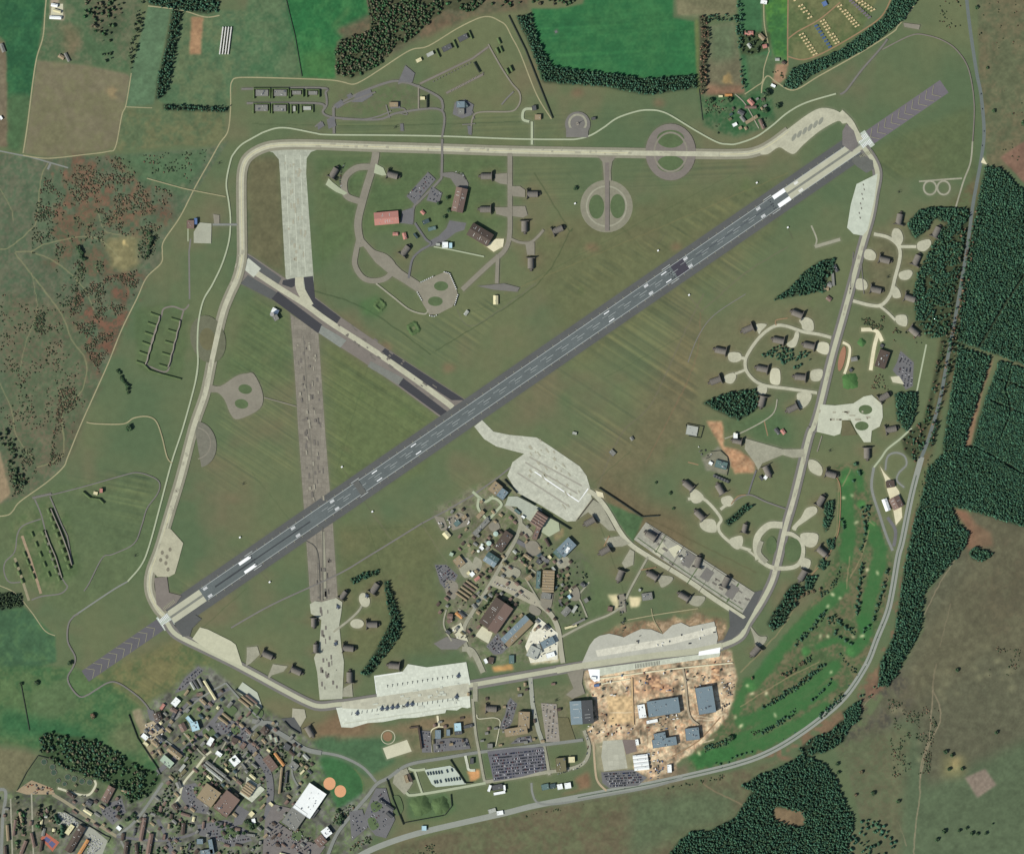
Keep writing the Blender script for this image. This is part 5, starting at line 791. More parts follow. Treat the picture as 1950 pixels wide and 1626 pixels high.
# (x1 y1 x2 y2 w h roof colour [name] [| label | landmark])
BD = '''
1106 1333 1109 1377 43 14 G bl hangar dg|big ridged hangar, pale blue-grey and dark slopes, left edge of the works site|ridged blue-grey hangar
1233 1350 1293 1341 30 11 F bl hangar|long low blue-grey hall with clipped corner in the middle of the works site|clipped blue-grey hall
1220 1341 1224 1366 14 6 F w storage_shed|narrow white-roofed annex at the left end of the clipped blue-grey hall|
1339 1307 1347 1357 33 14 F bl hangar|tall square blue-grey hangar at the right side of the works site|tall blue-grey hangar
1242 1416 1288 1409 16 9 F bl building|low blue-grey block forming the lower half of the stepped works building|stepped works building
1245 1402 1267 1398 11 9 F bl building|small blue-grey block forming the upper half of the stepped works building|
1305 1398 1331 1395 23 10 F bl building|square blue-grey building nearest the golf course hedge at the works site|square works building
1205 1441 1233 1438 6.5 6 G w tent|white ridge tent, uppermost of four joined beside the works lot|four joined white tents
1206 1448.5 1234 1445.5 6.5 6 G w tent|white ridge tent, second from the top of four joined beside the works lot|
1207 1456 1235 1453 6.5 6 G w tent|white ridge tent, third from the top of four joined beside the works lot|
1208 1463.5 1236 1460.5 6.5 6 G w tent|white ridge tent, lowest of four joined beside the works lot|
1274 1455 1275 1470 8 6 F w building||
1212 1407 1214 1418 6 4 F w storage_shed||
1231 1375 1252 1371 6 3 F w storage_shed||
998 1354 997 1385 22 12 F tb hangar|tan upper wing of the bent hall left of the ridged hangar's road|bent tan hall
961 1395 1004 1388 15 11 F tb hangar|tan lower wing of the bent hall beside the diagonal car park|
1067 1442 1069 1468 19 8 F ol building|olive flat-roofed hall standing in brown grass beside a bright cream roof|olive hall
1088 1440 1088.5 1451 12 6 F c building|bright cream square roof right next to the olive hall|
1031 1499 1045 1496 11 5 F t building|| 
1047 1497 1058 1495 9 5 F dt building||
1061 1498 1071 1496 10 5 F w building||
1075 1496 1087 1494 11 6 F w building||
930 1506 934 1494 5 5 F w building|white left bar of the courtyard building beside the trunk road field|white courtyard building
940 1511 962 1507 5 5 F w building||
937 1500 957 1496 10 4 F dg building||
960 1494 961 1504 4 5 F w building||
933 1415 933 1424 10 5 F g building||
834 1389 834 1406 11 6 F bl building||
850 1394 857 1394 12 6 F bl building||
871 1376 872 1391 13 7 F lb building||
866 1396 880 1394 6 4 F dg building||
883 1384 900 1380 6 4 F dg building||
780 1385 797 1383 3 4 F k building||
797 1385 803 1425 3 5 F k building||
772 1475 776 1489 6 5 F tb building|| 
778 1473 784 1487 5 5 F k building||
721 1522 749 1541 6 6 G dg building|long dark-roofed shed slanting across the lot right of the diagonal road|long dark shed
736 1546 747 1555 5 5 F dg building||
803 1576 812 1576 9 5 F lb building||
895 1448 902 1448 11 4 F dg building||
606 1500 574 1547 39 10 F w building|huge white flat roof with rib lines below the softball infields|huge white roof
573 1539 549 1573 32 8 F g building|large plain grey flat roof joined below the huge white roof|large grey roof
445 1512 419 1546 32 13 F b hangar|big square reddish-brown roof right of the tan roof in the town|big brown roof
408 1499 388 1527 34 12 F tb hangar|big square tan-grey roof joined left of the big brown roof|big tan roof
480 1492 466 1512 20 8 R tb building|square ribbed tan roof set in a pale framed yard right of the brown roof|ribbed tan roof
442 1441 453 1454 16 7 F w building|square white roof above the ribbed tan roof in the town|square white roof
412 1431 422 1438 7.5 6 F w building||
405 1404 397 1418 9 6 F w building|small white oblong roof beside the dark hedges left of the brown round roof|
393 1449 430 1478 6 6 G g building|upper of two long parallel grey sheds above the big brown roof|long parallel sheds
387 1455 424 1485 5.5 6 G lg building|lower of two long parallel grey sheds above the big brown roof|
369 1374 374 1390 15 8 F lb building|pale blue main block of the L-shaped building in the upper town|pale blue L building
356 1364 368 1378 7 6 F lb building||
309 1441 328 1457 14 8 F gn building|pale green roof with a darker half at the meadow's edge|pale green roof
321 1423 345 1442 11 7 G tb building||
298 1356 304 1371 14 7 G k building||
363 1298 371 1312 4.5 5 G lg barrack_block||
369 1295 379 1311 4.5 5 G dg barrack_block||
377 1291 386 1307 5 5 G g barrack_block||
389 1295 411 1331 4.5 6 G c barrack_block|very long narrow cream-roofed block near the top of the town|long cream block
416 1364 434 1378 4.5 5 G tb barrack_block||
424 1357 440 1370 4.5 5 G tb barrack_block||
434 1346 442 1336 6 5 G g building||
382 1330 392 1340 6 5 G tb building||
375 1322 386 1320 6 5 G b building||
340 1330 330 1342 12 5 F w building|| 
325 1348 337 1355 8 5 G b building||
313 1340 306 1350 6 5 F r building||
295 1380 304 1388 6 5 F dg building||
271 1398 281 1406 9 6 F w building|white flat roof on the perimeter fence beside the meadow|
274 1412 282 1419 6 4 F c building||
290 1410 302 1420 8 6 G tb building||
300 1400 312 1410 7 6 G dg building||
302 1426 308 1436 6 5 G tb building||
345 1377 352 1391 12 5 G b building||
327 1368 333 1356 6 5 F dg building||
455 1330 474 1345 4 5 G tb barrack_block||
461 1325 482 1342 4 5 G tb barrack_block||
469 1322 490 1339 4 5 G b barrack_block||
446 1412 449 1404 12 7 F k building|round-cornered dark brown block right of the white oblong roof|
432 1424 439 1432 8 5 G b building||
460 1424 467 1414 8 5 F b building||
500 1395 509 1384 13 8 H k building|dark brown hipped roof in the upper middle of the town|dark hipped roof
481 1405 491 1396 8 5 G ol building||
514 1398 517 1407 6 4 B gn tent||
524 1403 527 1412 7 4 B gn tent||
523 1433 541 1457 5 5 G o building|narrow orange-tan roof beside the ribbed brown sheds|orange strip roof
506 1440 524 1464 15 5 R b building||
541 1418 552 1425 12 5 F dg building||
553 1452 566 1462 14 6 F g building|| 
537 1460 532 1510 4 5 G tb building||
546 1468 544 1490 4 4 F dg building||
460 1453 468 1463 5 4 F g building||
617 1577 627 1590 16 7 F w building|irregular white roof near the bottom road below the grey roof|irregular white roof
604 1606 618 1594 18 6 G b building||
594 1556 606 1540 5 5 F dg building||
482 1558 484 1566 7 4 F w building||
476 1546 482 1552 10 5 F c building||
214 1497 199 1525 14 9 G b building|brown ridged roof above the car park in the lower left town|brown ridged roof
158 1572 130 1620 14 9 G k hangar|long dark brown shed running towards the bottom left edge|long brown shed
139 1570 127 1587 9 6 F c building||
168 1598 150 1627 6 6 G o building|long orange roof beside the long brown shed|long orange roof
276 1556 268 1600 7 7 H b barrack_block|long dark-roofed barrack left of the lower car park|
289 1586 281 1630 8 7 H b barrack_block||
242 1601 238 1632 7 7 H k barrack_block||
259 1605 262 1632 6 7 H k barrack_block||
375 1601 387 1601 10 8 F bl building|| 
400 1597 405 1624 8 9 F bl building|blue-grey wing of the H-shaped building at the bottom edge|blue H building
382 1623 406 1620 10 9 F bl building||
348 1588 350 1566 7 6 G k building||
330 1530 338 1540 10 6 G k building||
345 1548 362 1553 5 5 G b building||
343 1500 338 1488 9 5 G g building||
342 1478 354 1465 6 5 G ol building||
342 1468 352 1455 6 5 F lg building||
223 1573 230 1579 7 4 F w building||
165 1525 175 1530 10 5 G dg building||
128 1508 142 1518 7 6 G k building||
160 1540 175 1550 6 5 G c building||
80 1600 77 1620 5 6 G k house||
60 1585 66 1612 5 6 G b house||
14 1570 16 1600 5 6 G tb house||
30 1560 26 1590 5 6 G b house||
10 1610 12 1640 5 6 G k house||
38 1545 44 1570 5 6 G tb house||
50 1600 40 1625 6 6 G b house||
944 1134 911 1184 1 1 S b x||
961 1147 928 1195 40 14 G k hangar b|huge brown hangar with one darker slope in the technical site|huge brown hangar
1008 1178 961 1224 22 11 G bl hangar tb|long ridged hangar, tan upper slope and blue-grey lower slope|tan and blue hangar
1031 1229 1055 1217 14 9 F bl building|blue-grey oblong roof on the white works yard beside the diagonal road|
1006 1237 1025 1246 22 7 F lg building||
1024 1226 1030 1243 6 5 F lg building||
1040 1249 1056 1244 9 5 F w building||
1037 1190 1044 1198 7 5 G dg building||
969 1255 979 1255 16 5 F t building||
930 1256 940 1258 13 6 F k building|| 
923 1254 927 1262 6 5 F w building||
862 1173 852 1172 9 6 G b building|| 
868 1166 880 1176 6 5 G o building||
874 1165 886 1174 5 5 G dg building||
852 1184 861 1180 7 5 G b building||
849 1200 857 1206 6 5 F dg building||
900 1150 906 1158 6 5 G g building||
1045 1085 1043 1127 22 9 R tb hangar|large ribbed tan roof with a teal strip beside it|ribbed tan hall
1026 1087 1024 1120 8 5 F t building||
1041 1128 1039 1140 18 4 F g building||
1002 1103 1012 1096 8 5 G tb building||
938 1049 936 1084 22 9 F bl x||
946 1049 919 1079 1 1 S x||
1090 1030 1066 1054 22 9 F bl building|dark blue-grey roof with a white strip on its right corner|dark blue-grey roof
1083 1042 1077 1052 6 10 F w building|bright white strip roof on the right corner of the dark blue-grey roof|
1056 1048 1069 1061 10 5 F t building||
1034 978 1019 1001 24 12 R b hangar|ribbed brown hangar below the terminal apron|ribbed brown hangar
1026 1002 1017 1027 9 7 F b building|| 
970 1014 947 1047 18 9 F k hangar|dark brown flat-roofed shed beside the two round tanks|dark brown shed
950 921 936 938 19 9 F tb hangar|tan-grey square roof at the upper corner of the technical site|tan square roof
961 932 950 947 18 8 F bl building|| 
930 989 902 1018 9 6 F g building|long grey oblong shed above the orange soil strip|long grey shed
921 973 908 986 8 5 F tb building||
846 1013 855 1023 11 5 G c building|cream-yellow ridged shed beside the cluttered compound|cream shed
866 1000 875 992 9 5 F t building||
880 988 888 982 7 5 F tb building||
868 1062 880 1077 17 6 F tb building||
861 1052 858 1058 7 7 F gn building||
890 1089 894 1093 7 4 F c building||
896 1096 902 1090 8 5 F w building||
904 1105 913 1098 6 5 G r building||
878 1116 899 1131 3.2 4 G tb barrack_block||
873 1122 894 1137 3.2 4 G tb barrack_block||
868 1128 889 1143 3.2 4 G tb barrack_block||
883 1110 904 1125 3.2 4 G b barrack_block||
888 1105 909 1120 3.2 4 G tb barrack_block||
914 1040 920 1046 6 4 F w building||
998 1055 1012 1065 6 5 G tb building||
1022 1066 1030 1072 9 5 F dg building||
1038 1025 1046 1040 5 5 G k building||
980 970 990 978 5 4 F t building||
993 982 999 986 4 4 F w building||
1084 1157 1072 1170 12 7 G g building||
1098 1153 1090 1166 6 5 F lg building||
1082 1133 1086 1139 6 5 F lb building||
1106 1110 1114 1116 7 4 G dg building||
1114 1139 1118 1146 8 5 F g building||
1090 1190 1114 1178 4 4 F g building||
1075 1196 1098 1190 4 4 F c building||
1222 1137 1242 1134 14 6 F g building|grey flat roof with clutter beside the pale dirt square|grey flat building
1157 1158 1166 1160 9 4 F b building||
1216 1122 1220 1124 5 4 F lg building||
713 418 759 414 24 9 G r hangar r|pinkish-red ridged roof divided by a centre seam in the upper left loops|pinkish-red hangar
880 359 870 404 22 10 G b hangar|brown hangar beside two car parks in the upper left loops|upright brown hangar
895 436 934 459 26 11 G k hangar|dark brown hangar lying slantwise beside the pale apron|slanting dark hangar
842 467 853 467 11 5 F w building|white square roof with grey annex by the straight pale path|white-roofed building
855 468 861 468 10 5 F lb building||
830 466 838 466 5 3 F lg storage_shed||
748 446 758 446 6 4 G r building||
769 444 772 456 7 5 G r building||
805 425 817 420 8 5 F dt building||
815 438 830 434 7 5 F t building||
802 402 808 408 6 4 G r building||
788 445 795 454 4 4 F dt building||
788 418 796 414 1 1 S x x||
940 562 947 562 1 1 S x x||
944 563 944 580 9 5 G c building|cream-yellow ridged shed near the runway side of the loops|
885 600 891 592 6 4 G lg building||
356 428 370 428 16 6 F b building|brown-roofed guard building in the fenced compound on the west side|west compound building
370 422 376 422 12 5 F sb building||
958 222 974 222 1 1 S x x||
869 200 885 200 12 6 F bl building||
872 213 884 213 11 5 F g building||
883 196 890 205 6 5 F dt building||
741 200 758 200 9 5 F tb building||
800 188 809 188 6 4 F c building|bright cream roof beside the small loop road of the munitions site|bright cream roof
1013 207 1021 206 9 5 F dg building||
1018 224 1030 224 10 5 F tb building|| 
1126 227 1134 226 5 4 F dg building||
95 34 117 35 6 5 G w building|long white-roofed barn in the farmyard at the upper left|white farm barn
98 10 110 12 6 5 G w building||
102 20 116 24 5 5 G c building||
1410 4 1416 4 1 1 S x x||
1668 665 1677 700 0 1 S x x||
1685 668 1674 700 20 9 F k hangar|dark brown flat hall in the walled compound beside the wood|dark brown hall
1676 657 1682 660 6 4 F dg building||
1620 685 1632 683 8 5 G g building||
1617 703 1622 707 6 4 F dg building||
1694 915 1696 928 16 5 F k building|small dark roof between two pale wedges of yard by the trunk road|
1683 950 1691 972 10 6 G w building|white-roofed block beside the brown roof by the trunk road|
1701 947 1711 967 21 7 G b building|brown ridged roof between pale yards beside the trunk road|
1576 540 1584 545 9 4 G g building||
1588 505 1594 518 6 5 G dg building||
1585 520 1587 545 5 4 F g building||
1567 548 1578 550 8 4 G tb building||
1574 566 1582 572 8 4 G b building||
1446 906 1452 914 5 4 F dg building||
1455 907 1460 911 7 5 F w building||
1476 816 1484 826 7 4 G dg building||
1488 818 1494 826 7 4 G r building||
1396 830 1404 830 9 6 F w building|square white roof just above the short shelter by the orange soil|
1350 868 1359 872 1 1 S x x||
1358 905 1388 918 5 5 R dg building|row of small dark gabled sheds along the fenced compound|row of small sheds
1362 882 1384 888 14 5 F t building||
1350 880 1356 884 6 4 F w building||
1307 818 1328 822 18 3 F lg building|low pale enclosed pad with equipment above the orange track|
1162 858 1170 866 9 4 F g building||
1201 832 1205 838 6 4 G g building||
1090 824 1098 826 5 4 F lg building||
1418 205 1440 205 5 5 G b house||
1425 190 1434 200 8 5 G r house||
1405 212 1416 218 8 5 G dg house||
1420 235 1442 222 6 5 G tb house||
1446 228 1454 246 6 5 G b house||
1410 222 1418 232 6 5 G g house||
1395 240 1403 236 6 4 F w storage_shed||
1368 184 1376 184 4 3 F c storage_shed||
1380 182 1394 182 5 3 F o storage_shed||
1418 64 1434 64 8 5 G r house||
1445 66 1455 76 8 5 G tb house||
1424 84 1430 92 6 5 G lg house||
1452 90 1460 88 7 5 G r house||
1448 4 1460 6 7 5 F w house||
1476 114 1484 114 5 4 G lg house||
1489 118 1495 122 6 5 G k house||
1468 162 1476 166 5 4 F w storage_shed||
2 84 8 100 7 4 G g house||
0 222 4 228 5 4 F w storage_shed||
112 106 122 112 7 4 G tb storage_shed||
124 102 132 118 5 4 G g storage_shed||
1568 4 1572 12 9 4 F sb storage_shed||
190 934 196 934 8 6 F r building|small pinkish building with grey flat annex inside the curved earth bank|pinkish banked building
178 938 186 940 6 3 F c building||
930 1545 944 1541 8 3 F lg storage_shed||
946 1548 958 1546 8 3 F w storage_shed||
503 1232 510 1232 1 1 S x x||
518 590 530 596 10 6 F w building|white-roofed tower base beside the dark asphalt crossing|
522 600 528 610 10 9 F g building||
640 470 650 470 1 1 S x x||
1125 1290 1135 1291 5 3 F w storage_shed||
1131 1305 1141 1304 5 3 F sb storage_shed||
'''
for l in BD.strip().splitlines():
    p = [q.strip() for q in l.split('|')]; t = p[0].split()
    if t[6] == 'S' or 'x' in t[7:]: continue
    col2 = t[9] if len(t) > 9 else None; nm = t[8] if len(t) > 8 else 'building'
    building(*[float(q) for q in t[:6]], t[6], t[7], nm, p[1] if len(p) > 1 and p[1] else None, p[2] if len(p) > 2 and p[2] else None, None, col2)
building(947, 1058, 917, 1074, 1, 1, 'F', 'bl') if 0 else None
building(937, 1049, 925, 1082, 1, 1, 'F', 'bl') if 0 else None
building(925, 1058, 946, 1072, 20, 9, 'G', 'bl', 'hangar', 'blue-teal square roof surrounded by orange soil in the technical site', 'blue-teal roof', None, 't')
# four long white poultry sheds, top left
for k, wd_ in enumerate(('leftmost', 'second from the left', 'third from the left', 'rightmost')):
    building(425+k*5.3, 52, 418.5+k*5.3, 104, 2.6, 4, 'B', 'w', 'poultry_shed', 'long narrow white-roofed poultry shed, %s of four in a row' % wd_, 'white poultry sheds' if k == 1 else None, 'shed')
# magazines between earth banks
MG = [(499, 178, 24, 12, 'upper', 'first'), (534, 178, 24, 12, 'upper', 'second'), (565, 177.5, 17, 7, 'upper', 'third'), (596, 178, 17, 7, 'upper', 'fourth'), (498, 206.5, 24, 12, 'lower', 'first'), (533, 207, 24, 12, 'lower', 'second'), (560.5, 208, 5, 10, 'lower', 'third'), (585, 207, 15, 7, 'lower', 'fourth')]
m_berm = mat((82, 98, 64), .18, 12, 4)
def berm(name, pts, w, h, label, cat='earth bank', group=None, top=.25):
    """grassed earth bank: trapezoid section swept along a line"""
    pts = P(pts) if isinstance(pts, str) else pts; z0 = gz(*pts[0])-.1; mb = MB(); n = len(pts); v = []
    for i in range(n):
        a = pts[max(0, i-1)]; b = pts[min(n-1, i+1)]; dx, dy = b[0]-a[0], b[1]-a[1]; l = math.hypot(dx, dy); nx, ny = -dy/l, dx/l
        for o_, z_ in ((-.5, 0), (-top/2, h), (top/2, h), (.5, 0)): X, Y = w2(pts[i][0]+nx*o_*w, pts[i][1]+ny*o_*w); v.append((X, Y, z0+z_))
    f = []
    for i in range(n-1):
        for k in range(3): f.append((4*i+k, 4*i+k+1, 4*i+k+5, 4*i+k+4))
    f += [(0, 1, 2, 3), (4*n-1, 4*n-2, 4*n-3, 4*n-4)]; mb.add(v, f); me = mb.mesh(name); bm = bmesh.new(); bm.from_mesh(me); bmesh.ops.recalc_face_normals(bm, faces=bm.faces); bm.to_mesh(me); bm.free()
    return tag(obj(name, me, m_berm), label, cat, group)
for x, y, l, w, row, nth in MG:
    building(x-l/2, y, x+l/2, y, w, 5, 'F', 'g' if l > 15 else 'lg', 'magazine', 'grey flat-roofed magazine, %s from the left in the %s banked row' % (nth, row), 'banked magazines' if row == 'upper' and nth == 'third' else None)
    berm('earth_bank', [(x-l/2-3, y+w/2+4), (x-l/2-3, y-w/2-3), (x+l/2+3.5, y-w/2-3), (x+l/2+3.5, y+w/2+4)], 5, 5, 'U-shaped earth bank round the %s magazine from the left, %s row' % (nth, row))
for x, y, l, w, c, d in ((851, 92, 19, 10, 'dg', 'third from the left'), (881.5, 73, 19, 10, 'dg', 'fourth from the left'), (819, 104, 14, 7, 'lg', 'second from the left'), (797.5, 115.5, 11, 6.5, 'c', 'leftmost')):
    ca, sa = math.cos(R(27)), math.sin(R(27)); building(x-l/2*ca, y+l/2*sa, x+l/2*ca, y-l/2*sa, w, 5, 'F', c, 'magazine', '%s-roofed store, %s in the slanting row of the north-east munitions site' % (COLS[c][1], d), 'slanting row of stores' if l == 14 else None)
for x, y, q in ((834, 101, 'second'), (867, 84, 'third'), (896, 66, 'last')): berm('blast_wall', [(x-3.5, y-7), (x+3.5, y+9)], 3, 6, 'dark banked wall across the slanting row of stores, %s one' % q, 'blast wall')
LM += [('terminal apron', 1050, 915), ('radar ring', 1100, 237), ('softball infields', 637, 1498), ('ship-shaped pad', 1500, 255), ('large car park', 985, 1455), ('sports court', 95, 1602), ('fuel truck yard', 850, 1478)]
BX = [(r_[6], r_[7], max(r_[3], r_[4])/S/2) for r_ in PEND]+[(a_[1], a_[2], 12) for a_ in LM]
SHB = MB()
def shed(x, y, a, l, w, h, k):
    X, Y = w2(x, y); c, s_ = math.cos(a), math.sin(a); z0 = gz(x, y); f_ = lambda u, v, z: (X+u*c-v*s_, Y+u*s_+v*c, z0+z); l, w = l/2, w/2
    SHB.add([f_(-l, -w, -.5), f_(l, -w, -.5), f_(l, w, -.5), f_(-l, w, -.5), f_(-l, -w, h), f_(l, -w, h), f_(l, w, h), f_(-l, w, h)], [(0, 1, 5, 4), (1, 2, 6, 5), (2, 3, 7, 6), (3, 0, 4, 7)], 0)
    SHB.add([f_(-l-.3, -w-.3, h), f_(l+.3, -w-.3, h), f_(l+.3, w+.3, h), f_(-l-.3, w+.3, h), f_(-l-.3, 0, h+w*.35), f_(l+.3, 0, h+w*.35)], [(0, 1, 5, 4), (2, 3, 4, 5), (1, 2, 5), (3, 0, 4), (3, 2, 1, 0)], int(k)+1)
def huts(poly, n, ang, seed, hi=14, ob=.5):
    r = np.random.default_rng(seed); poly = P(poly); xs = [p[0] for p in poly]; ys = [p[1] for p in poly]; c = 0; tr = 0
    while c < n and tr < 4000:
        tr += 1; x, y = r.uniform(min(xs), max(xs)), r.uniform(min(ys), max(ys)); l = r.uniform(5, hi); w = r.uniform(3.5, 6)
        if not inpoly(np.array([x]), np.array([y]), poly)[0] or any(math.hypot(x-a, y-b) < l/2+q+2 for a, b, q in BX): continue
        if gz(x, y) > STEP*.5 and r.random() < .85: continue
        a = R(ang+(90 if r.random() < .35 else 0)+r.normal()*3); dx, dy = l/2*math.cos(a), -l/2*math.sin(a); BX.append((x, y, l/2)); c += 1; typ_, col_ = str(r.choice(['F', 'G', 'G', 'H'])), str(r.choice(['g', 'dg', 'b', 'k', 'tb', 'lg', 'ol', 'b', 'dt', 'c']))
        if c > ob*n: shed(x, y, a, l*S, w*S, r.uniform(3, 5), r.integers(4)); continue
        building(x-dx, y-dy, x+dx, y+dy, w, r.uniform(3, 6), typ_, col_)
huts('310,1345 375,1285 470,1340 540,1390 600,1440 560,1560 500,1540 400,1480 340,1460 320,1400', 84, -42, 1); huts('220,1600 300,1540 420,1560 500,1600 600,1626 240,1640', 30, 80, 2, 18); huts('268,1400 300,1370 345,1330 350,1350 320,1400 310,1440 290,1440', 16, -42, 3, 9)
huts('0,1530 110,1545 130,1590 60,1626 0,1626', 12, 78, 4, 16); huts('110,1490 240,1500 230,1590 180,1580 120,1530', 16, -35, 5); huts('830,1150 900,1090 960,1060 1000,1040 1010,1130 930,1200 860,1215', 32, -40, 6, 9); huts('990,1010 1060,1060 1100,1120 1100,1180 1010,1110', 26, 35, 7, 9)
huts('840,985 900,940 1000,1000 1060,1010 1090,1060 1070,1180 960,1240 870,1220 840,1150 880,1060', 60, -40, 21, 9, 0); huts('270,1400 375,1285 540,1385 600,1440 590,1480 500,1540 600,1600 580,1626 330,1626 260,1570 330,1470', 70, -40, 22, 11, 0); huts('800,1300 1060,1300 1070,1410 905,1425 800,1430', 22, 6, 23, 8, 0)
huts('1398,195 1460,185 1456,245 1385,245', 9, 30, 8, 8); huts('800,1380 905,1370 905,1425 800,1430', 8, 7, 9, 8)
tag(obj('small_sheds', SHB.mesh('small_sheds'), [m_wall]+[mat(COLS[c_][0], .1, 12, 3) for c_ in ('b', 'g', 'k', 'tb')]), 'many small sheds and outbuildings between the larger buildings', 'sheds', None, 'stuff')
# ---------------------------------------------------------------- hardened aircraft shelters
m_sh = mat((110, 106, 98), .13, 8, 2.5, rough=.95); m_shd = mat((100, 96, 90), .12, 8, 2.5); m_sdoor = mat((92, 90, 84), .1, 6, 2)
def shelter_parts():
    L_, W_, Hh_ = 30.0, 22.0, 11.5; hl = L_/2; N_ = 14; sh = MB(); v = []
    prof = [(-(W_/2)*math.cos(math.pi*i/N_)*(1.0), Hh_*math.sin(math.pi*i/N_)**.8) for i in range(N_+1)]
    for y, z in prof: v += [(-hl, y, z), (hl, y, z)]
    for y, z in prof: v += [(-hl, y*.92, z*.92), (hl, y*.92, z*.92)]
    o = 2*(N_+1); f = [(2*i, 2*i+1, 2*i+3, 2*i+2) for i in range(N_)]+[(o+2*i, o+2*i+2, o+2*i+3, o+2*i+1) for i in range(N_)]+[(2*i, 2*i+2, o+2*i+2, o+2*i) for i in range(N_)]+[(2*i+1, o+2*i+1, o+2*i+3, 2*i+3) for i in range(N_)]
    sh.add(v, f)
    for x in (-9, -3, 3, 9): sh.add([(x+d_, y*1.012, z*1.012) for y, z in prof for d_ in (-.25, .25)], [(2*i, 2*i+1, 2*i+3, 2*i+2) for i in range(N_)])
    fr = MB(); fr.prism([(hl+.05, -14.5), (hl+1.6, -14.5), (hl+1.6, 14.5), (hl+.05, 14.5)], 9.2, 11.4); fr.box(hl+.05, hl+1.6, -14.5, -11.5, 0, 9.2); fr.box(hl+.05, hl+1.6, 11.5, 14.5, 0, 9.2)
    dl = MB(); dl.box(hl+.3, hl+1.2, -11.4, -.1, 0, 9.1); dr = MB(); dr.box(hl+.3, hl+1.2, .1, 11.4, 0, 9.1)
    re = MB(); re.add([(-hl-.4, y*.97, z*.97) for y, z in prof]+[(-hl+.0, y*.97, z*.97) for y, z in prof], [tuple(range(N_+1))]); re.box(-hl-2.6, -hl-.4, -6, -4.6, 0, 4.5); re.box(-hl-2.6, -hl-.4, 4.6, 6, 0, 4.5)
    ex = MB(); ex.box(-hl-5.5, -hl-.5, -3, 3, 0, 4.4); ex.box(-hl-7.5, -hl-6.4, -4.2, 4.2, 0, 5.2)
    wl = MB(); wl.prism([(hl+1.8, -18.5), (hl+2.8, -18.5), (hl+2.8, -14.8), (hl+1.8, -14.8)], 0, 8); wr = MB(); wr.prism([(hl+1.8, 14.8), (hl+2.8, 14.8), (hl+2.8, 18.5), (hl+1.8, 18.5)], 0, 8)
    return [('roof_shell', sh, m_sh), ('door_frame', fr, m_shd), ('door', dl, m_sdoor), ('door', dr, m_sdoor), ('rear_wall', re, m_shd), ('exhaust_box', ex, m_shd), ('wing_wall', wl, m_shd), ('wing_wall', wr, m_shd)]
SP = [(n, b.mesh(n), m) for n, b, m in shelter_parts()]
for n, me, m in SP: me.materials.append(m)
def front_words(dx, dy):
    a = math.degrees(math.atan2(-dy, dx)) % 360; return ('right', 'upper right', 'top', 'upper left', 'left', 'lower left', 'bottom', 'lower right')[int((a+22.5)//45) % 8]
SH = SHTXT
for i, l in enumerate(SH.splitlines()):
    t = l.split(' ', 4); x, y, dx, dy = [float(q) for q in t[:4]]; r = empty('aircraft_shelter', x, y, math.atan2(-dy, dx), gz(x, y)); tag(r, t[4].replace("west-facing ", ""), 'shelter', 'hardened aircraft shelters round the airfield')
    sc_ = .82 if 'short' in t[4] or 'narrow' in t[4] else 1.0
    for n, me, m in SP: o = obj(n, me, None, r)
    r.scale = (sc_*1.12, sc_*.95, 1)
    LM.append(('aircraft shelter', x, y)) if 0 else None
# ---------------------------------------------------------------- round tanks, mounds, tower, radar
def tank(x, y, r, h, col, label, name='storage_tank', cat='tank', g=None):
    e = empty(name, x, y, 0, gz(x, y)); b = MB(); b.cyl(0, 0, r*S, -.5, h, 28); b.build('wall', mat((150, 152, 146), .06, 8, 2), e); b = MB(); b.cyl(0, 0, r*S*1.01, h, h+.9, 28, r*S*.12); b.build('roof', mat(col, .06, 8, 2, rough=.5), e)
    b = MB(); b.box(r*S-.1, r*S+.9, -.4, .4, 0, h+.6); b.build('ladder', m_door, e); return tag(e, label, cat, g)
tank(944, 1016, 4.8, 9, (164, 184, 172), 'round pale green tank nearest the dark brown shed, upper of two'); tank(931, 1034, 4.8, 9, (168, 188, 176), 'round pale green tank nearest the blue-teal roof, lower of two')
tank(1399, 826, 2.6, 6, (220, 220, 200), 'small white tank above the short shelter by the orange soil')
for x, y, q in ((918, 1037, 'upper'), (911, 1049, 'lower')): tank(x, y, 2.6, 4, (210, 216, 204), 'small white tank left of the pale green tanks, %s one' % q)
fb = [(100, 1460), (102.5, 1470), (129, 1479), (141.5, 1482.5), (156, 1487), (171, 1489), (111, 1486), (84, 1450), (123, 1492)]
fn = ['second upper', 'third upper', 'largest left', 'middle', 'large dark', 'rightmost', 'small lower left', 'uppermost', 'lowest small']
